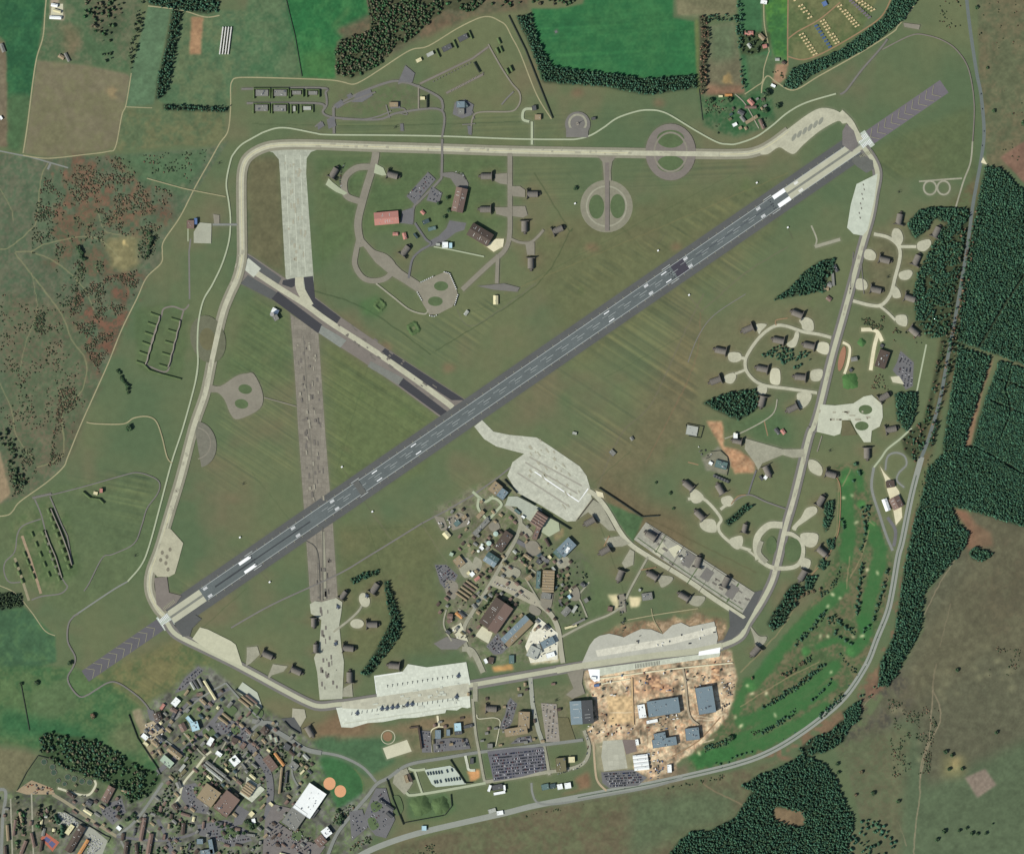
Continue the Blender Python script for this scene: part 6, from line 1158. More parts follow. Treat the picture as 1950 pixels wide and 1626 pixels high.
for (x, y), q in zip(fb, fn):
    e = empty('filter_bed', x, y, 0, gz(x, y)); rr = 5.6 if 'small' not in q else 4.4; b = MB()
    for i in range(28):
        a0, a1 = 6.2832*i/28, 6.2832*(i+1)/28; r0, r1 = rr*S-.8, rr*S; b.add([(r0*math.cos(a0), r0*math.sin(a0), 0), (r1*math.cos(a0), r1*math.sin(a0), 0), (r1*math.cos(a1), r1*math.sin(a1), 0), (r0*math.cos(a1), r0*math.sin(a1), 0)]+[(r_*math.cos(t_), r_*math.sin(t_), 1.6) for r_, t_ in ((r0, a0), (r1, a0), (r1, a1), (r0, a1))], [(4, 5, 6, 7), (1, 2, 6, 5), (3, 0, 4, 7), (0, 1, 5, 4), (2, 3, 7, 6)])
    b.build('rim', m_conc2, e); b = MB(); b.cyl(0, 0, rr*S-.9, 0, 1.1, 28); b.build('filter_surface', mat((62, 82, 66), .14, 6, 2), e); b = MB(); b.box(-rr*S+1, rr*S-1, -.25, .25, 1.3, 1.55); b.cyl(0, 0, .5, 1.1, 2, 8); b.build('rotating_arm', m_door, e); tag(e, '%s round green filter bed of the sewage works in the lower left' % q, 'filter bed')
def mound(x, y, r, h, label, col=(78, 98, 62), ring=False):
    b = MB(); n, k = 36, 8; v = []; zf = (lambda t: h*(1-t*t)**1.2) if not ring else (lambda t: h*math.exp(-((t-.68)/.2)**2))
    for j in range(k+1):
        t = j/k
        for i in range(n): q_ = 1+.1*math.sin(i*.7+x)+.06*math.sin(i*1.9+y); v.append((r*S*t*q_*math.cos(6.2832*i/n), r*S*t*q_*math.sin(6.2832*i/n), zf(t)*(1+.03*rng.normal()*(0 < t < 1))-.05))
    b.add(v, [(j*n+i, (j+1)*n+i, (j+1)*n+(i+1) % n, j*n+(i+1) % n) for j in range(k) for i in range(n)]); me = b.mesh('earth_mound'); me.polygons.foreach_set('use_smooth', [True]*len(me.polygons)); X, Y = w2(x, y)
    return tag(obj('earth_mound', me, mat(col, .16, 15, 4), None, (X, Y, gz(x, y))), label, 'earth mound')
mound(801, 1533, 20, 9, 'larger left grassed mound covering a reservoir south of the fuel yard'); mound(839, 1533, 17, 9, 'smaller right grassed mound covering a reservoir south of the fuel yard'); mound(724, 581, 12, 4, 'ring-shaped green mound nearest the crossing taxiway', ring=True); mound(788, 625, 13, 4, 'ring-shaped green mound lower right of the first, below the loops', ring=True)
mound(1619, 726, 16, 6, 'round green mound beside the east taxiway', (70, 104, 58)); mound(1275, 0, .01, .01, 'x') if 0 else None
mound(1641, 652, 8, 5, 'small green mound inside the walled compound near the wood', (70, 104, 60))
# control tower by the crossing
e = empty('control_tower', 519, 599, 0, gz(519, 599)); b = MB(); b.box(-4, 4, -4, 4, 0, 16); b.build('shaft', m_conc2, e); b = MB(); b.cyl(0, 0, 6, 16, 20, 8, 7); b.build('cab', m_win, e); b = MB(); b.cyl(0, 0, 7.2, 20, 20.8, 8); b.build('roof', mat((150, 150, 146), .05), e); tag(e, 'slim control tower casting a long shadow beside the dark crossing asphalt', 'tower')
e = empty('water_tower', 1066, 1143, 0, 0); b = MB()
for a_ in range(4): b.cyl(3.5*math.cos(a_*1.57+.78), 3.5*math.sin(a_*1.57+.78), .5, 0, 18, 8)
b.build('frame', m_shd, e); b = MB(); b.cyl(0, 0, 5.5, 18, 24, 16); b.build('tank', m_shd, e); tag(e, 'water tower casting a dark shadow beside the ribbed tan hall', 'tower')
e = empty('radar_antenna', 1100, 236, 0, gz(1100, 236)); b = MB(); b.cyl(0, 0, 5, 0, 2, 20); b.build('base', m_conc2, e); b = MB(); b.cyl(0, 0, 1.2, 2, 9, 10); b.build('mast', m_door, e); b = MB(); b.box(-6, 6, -.6, .6, 8, 12, 0, .5); b.build('dish', m_shd, e); tag(e, 'radar antenna at the centre of the concentric ring pad', 'radar')
for x, y, q in ((651, 889, 'north side of the disused strip crossing'), (709, 974, 'south-east of the disused strip crossing'), (513.5, 1108, 'south side of the left threshold blocks'), (457, 1023, 'north side of the left threshold blocks'), (1253, 477.5, 'north side of the dark runway patch'), (1312, 562, 'south side of the dark runway patch'), (1441, 348.5, 'north side of the right threshold blocks'), (1500, 433.5, 'south side of the right threshold blocks'), (1095, 388, 'left of the twin-hole ring in open grass')):
    e = empty('arrestor_hut', x, y, R(34), gz(x, y)); b = MB(); b.box(-2.6, 2.6, -2, 2, 0, 3.2); b.build('wall', m_wall, e); b = MB(); b.add([(-2.9, -2.3, 3.2), (2.9, -2.3, 3.2), (2.9, 2.3, 3.2), (-2.9, 2.3, 3.2), (-2.9, 0, 4), (2.9, 0, 4)], [(0, 1, 5, 4), (2, 3, 4, 5), (1, 2, 5), (3, 0, 4), (3, 2, 1, 0)]); b.build('roof', m_wp, e); tag(e, 'tiny white hut in the turf, '+q, 'hut', 'arrestor huts beside the runway')
# walls, fences and revetments
def wall(name, pts, w, h, m, label, cat, group=None):
    pts = P(pts) if isinstance(pts, str) else pts; b = MB(); z0 = gz(*pts[0])-.5
    for (x0, y0), (x1, y1) in zip(pts[:-1], pts[1:]):
        X0, Y0 = w2(x0, y0); X1, Y1 = w2(x1, y1); l = math.hypot(X1-X0, Y1-Y0); b.box(-l/2, l/2, -w/2, w/2, z0, z0+.5+h+.01*len(b.f), 0, math.atan2(Y1-Y0, X1-X0), ((X0+X1)/2, (Y0+Y1)/2))
    return tag(obj(name, b.mesh(name), m), label, cat, group)
m_dk = mat((60, 66, 58), .1, 8, 2); m_wd = mat((92, 84, 70), .1, 8, 2)
wall('blast_fence', '960,913 984,939', 2, 5, m_dk, 'dark blast fence between the terminal apron and green bank, left section', 'fence'); wall('blast_fence', '990,945 1018,962', 2, 5, m_dk, 'dark blast fence between the terminal apron and green bank, middle section', 'fence'); wall('blast_fence', '1022,968 1086,1008', 2, 5, m_dk, 'dark blast fence between the terminal apron and green bank, long right section', 'fence')
wall('blast_fence', '1128,951 1098,990', 1.6, 4, m_wd, 'dark fence along the lower right edge of the terminal apron', 'fence'); wall('hedge', '1140,929 1181,956 1222,984 1255,982', 3, 4, m_dk, 'dark clipped hedge line below the terminal apron', 'hedge'); wall('hedge', '968,30 1000,95 1052,226', 2.6, 4, m_dk, 'long straight dark hedge between the munitions site and tree belt', 'hedge')
wall('hedge', '448,1312 470,1326 497,1347 488,1362', 3.5, 5, m_dk, 'dark hedge round the pale pad at the upper town', 'hedge'); wall('hedge', '541,1373 552,1385 570,1396', 4, 4, m_dk, 'short dark hedge beside the lone shelter', 'hedge'); wall('security_fence', '245,1360 262,1405 300,1462 306,1474', 1.6, 4, m_dk, 'dark perimeter fence between the meadow and town works', 'fence')
wall('security_fence', '72,1438 50,1470 32,1505', 1.6, 3, m_dk, 'dark boundary fence left of the sewage works', 'fence'); wall('security_fence', '72,1438 100,1445 125,1462 180,1478 210,1484', 2, 3, m_dk, 'dark boundary fence above the sewage works', 'fence'); wall('security_fence', '736,1482 748,1520 768,1570', 1.6, 3.5, m_dk, 'dark fence down the left side of the fuel yard', 'fence')
wall('security_fence', '857,1446 885,1490 900,1490', 1.6, 3.5, m_dk, 'dark fence slanting down the right side of the fuel yard', 'fence'); wall('security_fence', '858,1512 860,1534 846,1552 770,1566', 1.4, 3, m_dk, 'dark fence round the two grassed mounds', 'fence'); wall('security_fence', '120,1543 200,1590 210,1594 205,1604', 1.4, 3, m_dk, 'dark fence beside the storage yard in the lower left', 'fence')
wall('security_fence', '1308,806 1340,812 1334,834 1312,830 1306,808', 1, 3, m_dk, 'dark square fence round the low pale pad', 'fence'); wall('security_fence', '1352,860 1372,858 1385,870 1388,885 1384,905', 1.2, 3, m_dk, 'curved dark fence on the right of the equipment compound', 'fence')
wall('field_fence', '40,1303 47,1340 56,1390', 2, 2, m_dk, 'dark ditch fence across the left meadow', 'fence'); wall('field_fence', '545,0 562,70 575,146', 1.6, 2, m_dk, 'thin dark fence between two green fields at the top', 'fence'); wall('field_fence', '697,-10 708,40', 2.4, 2, m_wd, 'brown fence at the edge of the bright green field', 'fence'); wall('field_fence', '1331,170 1338,230', 1.6, 2, m_dk, 'dark fence between the tree belt and farm garden', 'fence')
for t, q in (('801,538 826,526', 'upper left'), ('845,518 856,521 869,551', 'upper right'), ('794,556 804,574', 'left'), ('872,561 865,583', 'right'), ('817,601 826,603 832,600', 'bottom')):
    pts = P(t); b = MB(); c = 0; z0 = gz(*pts[0])
    for (x0, y0), (x1, y1) in zip(pts[:-1], pts[1:]):
        l = math.hypot(x1-x0, y1-y0); n_ = max(1, int(l/1.9))
        for k in range(n_):
            u = (k+.5)/n_; X, Y = w2(x0+(x1-x0)*u, y0+(y1-y0)*u); b.box(-1.1, 1.1, -1.4, 1.4, z0-.3, z0+2.8, c % 2, math.atan2(y0-y1, x1-x0), (X, Y)); c += 1
    tag(obj('barrier_wall', b.mesh('barrier_wall'), [m_wp, mat((120, 122, 116), .05)]), 'row of white concrete blocks edging the twin-hole pad, %s side' % q, 'barrier')
# munition revetments: saw-tooth walls with cross banks
def rev(pts, n, dx, dy, lab, w=6.5, hh=4):
    (x0, y0), (x1, y1) = pts
    for k in range(n):
        u = k/(n-1); x, y = x0+(x1-x0)*u, y0+(y1-y0)*u; tag(berm('earth_bank', [(x, y), (x+dx, y+dy)], w, hh, None), 'green cross bank %s from the top at %s' % (ORD[k+1], lab), 'earth bank', 'cross banks at '+lab)
    wall('revetment_wall', [(x0+(x1-x0)*i/(2*n-2)+dx+(1.5 if i % 2 else 0), y0+(y1-y0)*i/(2*n-2)+dy+(0)) for i in range(2*n-1)], 3.5, 4, m_conc2, 'grey saw-tooth wall, '+lab, 'wall')
rev(((287, 596), (260, 688)), 6, 17, 6, 'the left wall of the fenced west revetments'); rev(((326, 606), (303, 694)), 5, 17, 5, 'the right wall of the fenced west revetments')
berm('earth_bank', '274,693 285,705 310,713 345,722', 4, 5, 'curved bank closing the bottom of the fenced west revetments'); berm('earth_bank', '158,936 172,948 190,950 198,958', 5, 5, 'curved green bank below the pinkish banked building')
wall('revetment_wall', '97,968 104,985 113,1005 122,1028 130,1050 137,1076', 3, 4, m_conc2, 'grey wall, rightmost line of the far west revetments', 'wall'); wall('revetment_wall', '86,1010 95,1035 106,1060 118,1100', 3, 4, m_conc2, 'grey wall, middle line of the far west revetments', 'wall')
for nm_, (xa, ya), (xb, yb), n_ in (('along the rightmost wall', (93, 972), (131, 1078), 8), ('along the middle wall', (82, 1014), (112, 1100), 7), ('in the leftmost column', (30, 1075), (42, 1105), 3)):
    for k in range(n_): x, y = xa+(xb-xa)*k/(n_-1), ya+(yb-ya)*k/(n_-1); tag(berm('earth_bank', [(x-1, y-4), (x+2.5, y+5)], 8, 5.5, None), 'thick dark green bank, %s from the top, %s of far west revetments' % (ORD[k+1], nm_), 'earth bank', 'banks '+nm_)
for k in range(5): tag(berm('earth_bank', [(60+k*7.8, 1012+k*19), (64+k*7.8, 1022+k*19)], 6, 5, None), 'short dark bank, %s from the top, right column of far west revetments' % ORD[k+1], 'earth bank', 'right column banks, far west revetments')
for k in range(4): tag(berm('earth_bank', [(46+k*5.5, 1050+k*14), (50+k*5.5, 1060+k*14)], 6, 5, None), 'short dark bank, %s from the top, left column of far west revetments' % ORD[k+1], 'earth bank', 'left column banks, far west revetments')
for x, y in ((1207/1, 0),): pass
for x, y, q in ((946, 98, 'upper pair, left'), (953, 95, 'upper pair, right'), (965, 137, 'lower pair, left'), (972, 132, 'lower pair, right'), (949, 79, 'top one')): berm('earth_bank', [(x-1, y-6), (x+4, y+5)], 5.5, 6, 'dark bank beside the munitions loop road, '+q)
wall('blast_wall', '902,119 913,139', 3, 5, m_dk, 'straight dark wall closing the rows of open bays', 'blast wall'); wall('blast_wall', '813,182 813,206', 3, 5, m_dk, 'dark wall right of the bright cream roof', 'blast wall')
for row, (xa, ya, xb, yb, n_) in enumerate(((826, 156, 895, 121, 13), (860, 174, 920, 140, 11))):
    for k in range(n_):
        x = xa+(xb-xa)*k/(n_-1); y = ya+(yb-ya)*k/(n_-1); e = empty('munition_bay', x, y, R(27), gz(x, y)); b = MB(); b.box(-1.6, 1.6, -1.8, 1.8, 0, .25); b.build('floor_slab', m_beige, e); b = MB(); b.box(-2.2, -1.6, -1.8, 1.8, 0, 2.2); b.box(-2.2, 1.8, 1.8, 2.3, 0, 2.2); b.build('wall', m_conc2, e)
        tag(e, 'small pale open bay, %s from the left in the %s row of bays' % (ORD[k+1], 'longer upper' if not row else 'shorter lower'), 'bay', 'open bays, %s row' % ('upper' if not row else 'lower'))

for x, y, q in ((463, 921, 'left of the disused strip in open turf'), (257, 1058, 'beside the perimeter road at the lower left bend'), (1711, 366, 'left of the twin test loops at the right'), (417, 311, 'left of the top left taxiway bend'), (1690, 528, 'between the two enclosed shelters of the right loop'), (1580, 858, 'above the golf course tip beside the east taxiway'), (752, 243, 'above the perimeter road at top centre'), (1058, 1333, 'on the oval turf left of the ridged hangar')):
    e = empty('antenna_array', x, y, R(20), gz(x, y)); b = MB()
    for i_ in range(-2, 3):
        for j_ in (-1, 1): b.box(i_*2.6-.15, i_*2.6+.15, j_*3-.15, j_*3+.15, 0, 6)
    b.build('mast', m_door, e); b = MB()
    for j_ in (-1, 1): b.box(-6, 6, j_*3-.3, j_*3+.3, 6, 6.5)
    b.build('boom', m_dk, e); b = MB(); b.box(-2, 2, -1.2, 1.2, 0, 2.4); b.build('cabinet', m_dk, e); tag(e, 'small dark antenna frame '+q, 'antenna')
# ---------------------------------------------------------------- jets, tankers, cars, containers
def copy_tree(root):
    r = root.copy(); COL.objects.link(r)
    for ch in list(root.children): c = ch.copy(); COL.objects.link(c); c.parent = r
    return r
m_jet = mat((74, 84, 98), .08, 6, 1.5, rough=.6); m_jetd = mat((52, 58, 66), .08, 6, 1.5, rough=.5)
def make_jet():
    e = empty('fighter_jet', 0, 0); b = MB(); st = [(-9, .9, 1.3, 1.9), (-8, 1.9, 1.6, 1.9), (-2, 2.0, 1.7, 1.9), (2, 1.8, 1.5, 2.0), (5, 1.0, 1.2, 2.1), (8, .6, .8, 2.0), (10.2, .05, .05, 1.9)]; n = 10; v = []
    for x, w, h, z in st: v += [(x, w*math.cos(6.2832*i/n), z+h*.8*math.sin(6.2832*i/n)) for i in range(n)]
    f = [(j*n+i, j*n+(i+1) % n, (j+1)*n+(i+1) % n, (j+1)*n+i) for j in range(len(st)-1) for i in range(n)]+[tuple(range(n-1, -1, -1))]; b.add(v, f); b.box(-1, 5, -2.4, -1.5, 1.2, 2.6); b.box(-1, 5, 1.5, 2.4, 1.2, 2.6); b.build('fuselage', m_jet, e)
    for s in (-1, 1):
        b = MB(); b.prism([(3, s*1.7), (-2.5, s*6.8), (-4.6, s*6.8), (-5.2, s*1.7)], 2.1, 2.3); b.build('wing', m_jet, e); b = MB(); b.prism([(-6, s*1.6), (-8.5, s*4.4), (-10, s*4.4), (-9.3, s*1.6)], 1.8, 1.95); b.build('tailplane', m_jet, e)
        b = MB(); b.add([(-5.5, s*1.8, 2.2), (-9, s*1.8, 2.2), (-9.6, s*2.1, 5.4), (-8.4, s*2.1, 5.4), (-5.5, s*1.95, 2.2), (-9, s*1.95, 2.2), (-9.6, s*2.2, 5.4), (-8.4, s*2.2, 5.4)], [(0, 1, 2, 3), (7, 6, 5, 4), (0, 3, 7, 4), (1, 5, 6, 2), (3, 2, 6, 7)]); b.build('tail_fin', m_jetd, e)
    b = MB(); v = [(x, w*math.cos(math.pi*i/6), 2.7+h*math.sin(math.pi*i/6)) for x, w, h in ((3.2, .2, .1), (4.4, .7, .9), (6, .65, .8), (7.2, .1, .05)) for i in range(7)]; b.add(v, [(j*7+i, j*7+i+1, (j+1)*7+i+1, (j+1)*7+i) for j in range(3) for i in range(6)]); b.build('canopy', m_win, e)
    for x, y in ((6, 0), (-2, 1.6), (-2, -1.6)): b = MB(); b.box(x-.4, x+.4, y-.15, y+.15, 0, 1.3); b.build('wheel', m_jetd, e)
    return e
JT = [(680, 1356, 82, 'dark blue-grey jet at the left end of the lower flight line'), (727, 1347.5, 84, 'first jet of the four parked close together on the lower flight line'), (736.7, 1346.7, 84, 'second jet of the four parked close together on the lower flight line'), (746.7, 1345, 84, 'third jet of the four parked close together on the lower flight line'),
      (756, 1343.7, 84, 'fourth jet of the four parked close together on the lower flight line'), (775, 1340, 84, 'left jet of the adjoining pair on the lower flight line'), (784.5, 1338.7, 84, 'right jet of the adjoining pair on the lower flight line'), (869, 1325, 84, 'lone jet at the right end of the lower flight line'),
      (872.5, 1285, 84, 'lone jet at the right end of the upper flight line'), (640, 1224, 60, 'jet taxiing on the disused strip apron below the curved tree row'), (643, 1154, 120, 'jet parked outside the shelter at the top left of the strip apron'), (698, 1133, 120, 'jet on the pad of the shelter at the top of the curved tree row')]
for i, (x, y, a, lab) in enumerate(JT):
    j = make_jet() if i == 0 else copy_tree(j0); 
    if i == 0: j0 = j
    X, Y = w2(x, y); j.location = (X, Y, gz(x, y)); j.rotation_euler = (0, 0, R(a)); tag(j, lab, 'jet', 'fighter jets on the aprons')
def make_bowser():
    e = empty('fuel_truck', 0, 0); b = MB(); b.box(-6, 5.8, -1.1, 1.1, .8, 1.1); b.build('chassis', m_jetd, e); b = MB(); b.box(3.4, 5.8, -1.25, 1.25, 1.12, 3.2); b.box(3.6, 5.9, -1.1, 1.1, 2.1, 2.9, 1); b.build('cab', [mat((70, 82, 74), .05), m_win], e)
    b = MB(); n = 12; b.add([(x, 1.4*math.cos(6.2832*i/n), 2.5+1.25*math.sin(6.2832*i/n)) for x in (-6, 3.1) for i in range(n)], [tuple(range(n-1, -1, -1)), tuple(range(n, 2*n))]+[(i, (i+1) % n, n+(i+1) % n, n+i) for i in range(n)]); b.build('tank', mat((62, 76, 72), .06, 6, 2, rough=.5), e)
    for x in (-4.5, -3, 4.4):
        for s in (-1, 1): b = MB(); b.add([(x+.5*math.cos(6.2832*i/10), s*1.1+q, .5+.5*math.sin(6.2832*i/10)) for q in (-.15, .15) for i in range(10)], [tuple(range(9, -1, -1)), tuple(range(10, 20))]+[(i, (i+1) % 10, 10+(i+1) % 10, 10+i) for i in range(10)]); b.build('wheel', m_jetd, e)
    return e
TK = [(814.2+5.25*k, 1472.5-.6*k, 'upper') for k in range(6)]+[(851, 1467.5, 'upper'), (860, 1465.5, 'upper')]+[(827.5, 1488.5, 'lower'), (832, 1488, 'lower'), (838.5, 1487, 'lower')]+[(848.3+5.3*k, 1485.2-.7*k, 'lower') for k in range(6)]
nw = ('first', 'second', 'third', 'fourth', 'fifth', 'sixth', 'seventh', 'eighth', 'ninth'); cn = {'upper': 0, 'lower': 0}
for i, (x, y, q) in enumerate(TK):
    t = make_bowser() if i == 0 else copy_tree(t0)
    if i == 0: t0 = t
    X, Y = w2(x, y); t.location = (X, Y, gz(x, y)); t.rotation_euler = (0, 0, R(112)); tag(t, 'dark fuel truck, %s from the left in the %s row of the pale fuel yard' % (nw[cn[q]], q), 'fuel truck', 'fuel trucks in the yard'); cn[q] += 1
# cars
CC = [((62, 66, 72), .30), ((40, 42, 46), .22), ((150, 152, 156), .14), ((228, 228, 228), .1), ((52, 62, 98), .12), ((110, 44, 40), .06), ((92, 96, 92), .06)]
def car_mesh(c):
    b = MB(); b.prism([(-2.3, -.9), (2.25, -.85), (2.25, .85), (-2.3, .9)], .35, .95); b.add([(-2.0, -.82, .95), (1.0, -.82, .95), (1.0, .82, .95), (-2.0, .82, .95), (-1.5, -.68, 1.5), (.3, -.68, 1.5), (.3, .68, 1.5), (-1.5, .68, 1.5)], [(4, 5, 6, 7)], 0)
    n = len(b.v)-8; b.f += [(n, n+1, n+5, n+4), (n+1, n+2, n+6, n+5), (n+2, n+3, n+7, n+6), (n+3, n, n+4, n+7)]; b.mi += [1]*4
    for x in (-1.4, 1.4):
        for s in (-1, 1): b.box(x-.33, x+.33, s*.86-.1, s*.86+.1, 0, .62, 2)
    me = b.mesh('parked_car')
    for m in (mat(c, .03, 9, 3, rough=.35), m_win, m_jetd): me.materials.append(m)
    return me
CM = [car_mesh(c) for c, _ in CC]; CW = np.array([p for _, p in CC]); CW = CW/CW.sum()
cars = []; LID = [0]
def lot(poly, ang, rs, cs, fill_, grp, where):
    poly = P(poly); LID[0] += 1; cx = sum(p[0] for p in poly)/len(poly); cy = sum(p[1] for p in poly)/len(poly); c, s = math.cos(R(ang)), math.sin(R(ang)); r = 0
    for u in np.arange(-80, 80, cs):
        for v in np.arange(-80, 80, rs):
            x = cx+u*c+v*s; y = cy-u*s+v*c
            if inpoly(np.array([x]), np.array([y]), poly)[0] and rng.random() < fill_: cars.append((x+rng.normal()*.15, y+rng.normal()*.15, ang+90+(180 if rng.random() < .5 else 0)+rng.normal()*2, grp, (LID[0], round(float(v), 1))))
def strip(pts, sp, ang, fill_, grp, where):
    pts = P(pts); LID[0] += 1
    for (x0, y0), (x1, y1) in zip(pts[:-1], pts[1:]):
        l = math.hypot(x1-x0, y1-y0)
        for k in range(int(l/sp)):
            if rng.random() < fill_: cars.append((x0+(x1-x0)*k*sp/l+rng.normal()*.3, y0+(y1-y0)*k*sp/l+rng.normal()*.3, ang+rng.normal()*6, grp, (LID[0], None)))
lot('932,1434 1036,1424 1039,1464 995,1476 941,1484', 6, 5.6, 1.9, .8, 'cars in the large car park', 'parked in the large asphalt car park left of the olive hall')
lot('1148,1473 1205,1468 1226,1482 1212,1493 1162,1497', 3, 4.6, 1.9, .85, 'cars in the works car park', 'parked in the curved-sided car park below the works yard')
lot('1708,700 1738,700 1736,735 1722,738', 80, 6.5, 1.9, .8, 'cars by the dark brown hall', 'parked in long rows right of the dark brown hall')
lot('1712,672 1738,690 1735,698 1710,690', 60, 6.5, 2.2, .5, 'cars by the dark brown hall', 'parked in long rows right of the dark brown hall')
lot('815,330 829,343 795,380 776,373', 45, 6, 2.6, .4, 'cars in the pair of small lots', 'parked in the two small lots beside the upright brown hangar')
lot('822,357 841,369 834,388 812,380', 45, 6, 2.6, .45, 'cars in the pair of small lots', 'parked in the two small lots beside the upright brown hangar')
lot('829,1077 850,1077 870,1096 854,1128 839,1109', 40, 5, 2.2, .6, 'cars left of the technical site', 'parked in the kite-shaped lot left of the technical site')
lot('1032,1340 1058,1342 1064,1408 1042,1408', 84, 7, 2.3, .5, 'cars left of the ridged hangar', 'parked in the strip lot left of the ridged blue-grey hangar')
lot('352,1291 376,1271 386,1276 352,1310 336,1316', 40, 5.5, 2.2, .6, 'cars at the top of the town', 'parked in the slanting lot at the top of the town')
lot('402,1380 440,1373 470,1387 474,1408 460,1420', 40, 6, 2.3, .5, 'cars in the upper town', 'parked around the middle crossroads of the upper town')
lot('350,1498 371,1493 397,1530 392,1546 366,1542', 50, 6, 2.3, .5, 'cars left of the tan roof', 'parked in the lot left of the big tan roof')
lot('378,1572 430,1563 468,1582 476,1598 440,1608 400,1596', 8, 6, 2.3, .45, 'cars above the blue H building', 'parked in the lot above the blue H-shaped building')
lot('512,1562 560,1570 600,1602 590,1622 508,1610', 35, 6, 2.3, .5, 'cars below the grey roof', 'parked in the wide lot below the large grey roof')
lot('192,1537 230,1524 236,1545 214,1566 198,1550', 30, 6, 2.5, .4, 'cars below the brown ridged roof', 'parked below the brown ridged roof in the lower left')
lot('116,1547 136,1550 150,1568 128,1572 112,1566', 30, 4.5, 2.2, .6, 'vans in the storage yard', 'standing in the grey storage yard of the lower left')
lot('170,1585 196,1602 186,1626 165,1626', 40, 4.5, 2.2, .6, 'vans in the storage yard', 'standing in the grey storage yard of the lower left')
lot('928,1231 947,1208 965,1232 952,1243', 40, 5, 2.2, .6, 'cars below the tan and blue hangar', 'parked in the lot at the lower end of the tan and blue hangar')
lot('972,1332 983,1342 973,1374 963,1390 954,1384', 72, 5, 2.2, .55, 'cars left of the bent tan hall', 'parked in the slanting lot left of the bent tan hall')
lot('716,1503 733,1503 748,1560 732,1590 700,1560', 40, 7, 2.6, .3, 'cars in the diagonal road lot', 'parked in the lot right of the diagonal road and long dark shed')
lot('668,1548 688,1543 697,1574 672,1594', 40, 6, 2.6, .3, 'cars left of the diagonal road', 'parked left of the diagonal road near the irregular white roof')
lot('800,1392 818,1394 820,1430 806,1430', 80, 6, 2.4, .35, 'cars below the flight line', 'parked in the small lots below the white flight line')
lot('828,1412 862,1408 892,1410 892,1422 830,1430', 6, 5, 2.4, .3, 'cars below the flight line', 'parked in the small lots below the white flight line')
lot('988,1406 1009,1402 1012,1411 976,1414', 8, 4.5, 2.2, .7, 'cars below the bent tan hall', 'parked in the narrow lot directly below the bent tan hall')
lot('474,1420 492,1420 515,1470 518,1520 500,1500', 70, 6, 3, .3, 'cars along the curved town street', 'parked along the wide curved town street')
lot('310,1600 335,1580 345,1600 330,1626', 20, 6, 2.4, .4, 'cars between the barracks', 'parked in the yards between the dark-roofed barracks')
strip('945,1112 985,1125 1022,1150', 2.6, 50, .6, 'vehicles along the brown yard', 'lined along the brown yard above the technical street')
strip('942,1108 962,1118', 2.2, 60, .8, 'vehicles along the brown yard', 'lined along the brown yard above the technical street')
strip('656,312 650,325 647,345 650,360', 2.2, 10, .8, 'vehicles round the left loop', 'parked round the rim of the upper left dispersal loop')
strip('866,327 880,331 888,345', 2.4, 40, .6, 'vehicles above the upright brown hangar', 'parked on the pad above the upright brown hangar')
strip('1116,1392 1120,1420 1116,1445 1100,1462 1060,1474', 2.6, 60, .6, 'cars along the curved works road', 'parked along the curved road right of the olive hall')
strip('300,1475 335,1440 380,1400', 6, 45, .4, 'cars along the diagonal town street', 'standing along the diagonal town street')
strip('1012,1300 1020,1360 1030,1400', 9, 95, .4, 'cars on the straight road', 'driving on the straight road left of the ridged hangar')
strip('1868,180 1874,250 1860,350', 28, 95, .6, 'cars on the trunk road', 'driving on the public road on the right'); strip('1700,1120 1690,1165 1650,1265 1560,1370 1400,1455 1240,1492 1020,1533', 26, 40, .4, 'cars on the trunk road', 'driving on the public road on the right')
cars_all = cars; keep = min(296, len(cars_all)); idx = set(np.linspace(0, len(cars_all)-1, keep).astype(int).tolist()); rest = []
cl = {0: 'dark grey', 1: 'black', 2: 'silver', 3: 'white', 4: 'blue', 5: 'dark red', 6: 'grey-green'}
rowsof = {}
for i, c_ in enumerate(cars_all): rowsof.setdefault(c_[3], {}).setdefault(c_[4], []).append(i)
clab = {}
for g_, rs in rowsof.items():
    for ri, (k_, ids) in enumerate(sorted(rs.items(), key=lambda q: sum(cars_all[i][1] for i in q[1])/len(q[1]))):
        for ci, i in enumerate(sorted(ids, key=lambda i: cars_all[i][0])): clab[i] = ('%s from left' % ORD[ci+1])+((', %s row down' % ORD[ri+1]) if len(rs) > 1 else '')
for i, (x, y, a, grp, where) in enumerate(cars_all):
    k = int(rng.choice(len(CM), p=CW)); 
    if grp.startswith('vans'): k = 3 if rng.random() < .6 else 2
    X, Y = w2(x, y)
    if i in idx: o = obj('parked_car', CM[k], None, None, (X, Y, gz(x, y)), R(a)); tag(o, '%s car %s, %s' % (cl[k], clab[i], grp.split(' ', 1)[1]), 'car', grp)
    else: rest.append((X, Y, gz(x, y), R(a), k))
if rest:
    b = MB(); 
    for X, Y, z, a, k in rest:
        c, s = math.cos(a), math.sin(a); me = CM[k]; b.add([(X+v.co.x*c-v.co.y*s, Y+v.co.x*s+v.co.y*c, z+v.co.z) for v in me.vertices], [tuple(p.vertices) for p in me.polygons]); b.mi[-len(me.polygons):] = [(k if p.material_index == 0 else 6+p.material_index) for p in me.polygons]
    me = b.mesh('parked_cars'); 
    for c, _ in CC: me.materials.append(mat(c, .03, 9, 3, rough=.35))
    me.materials.append(m_win); me.materials.append(m_jetd); tag(obj('parked_cars', me), 'remaining parked cars filling the car parks', 'cars', None, 'stuff')
print('CARS', len(cars_all))
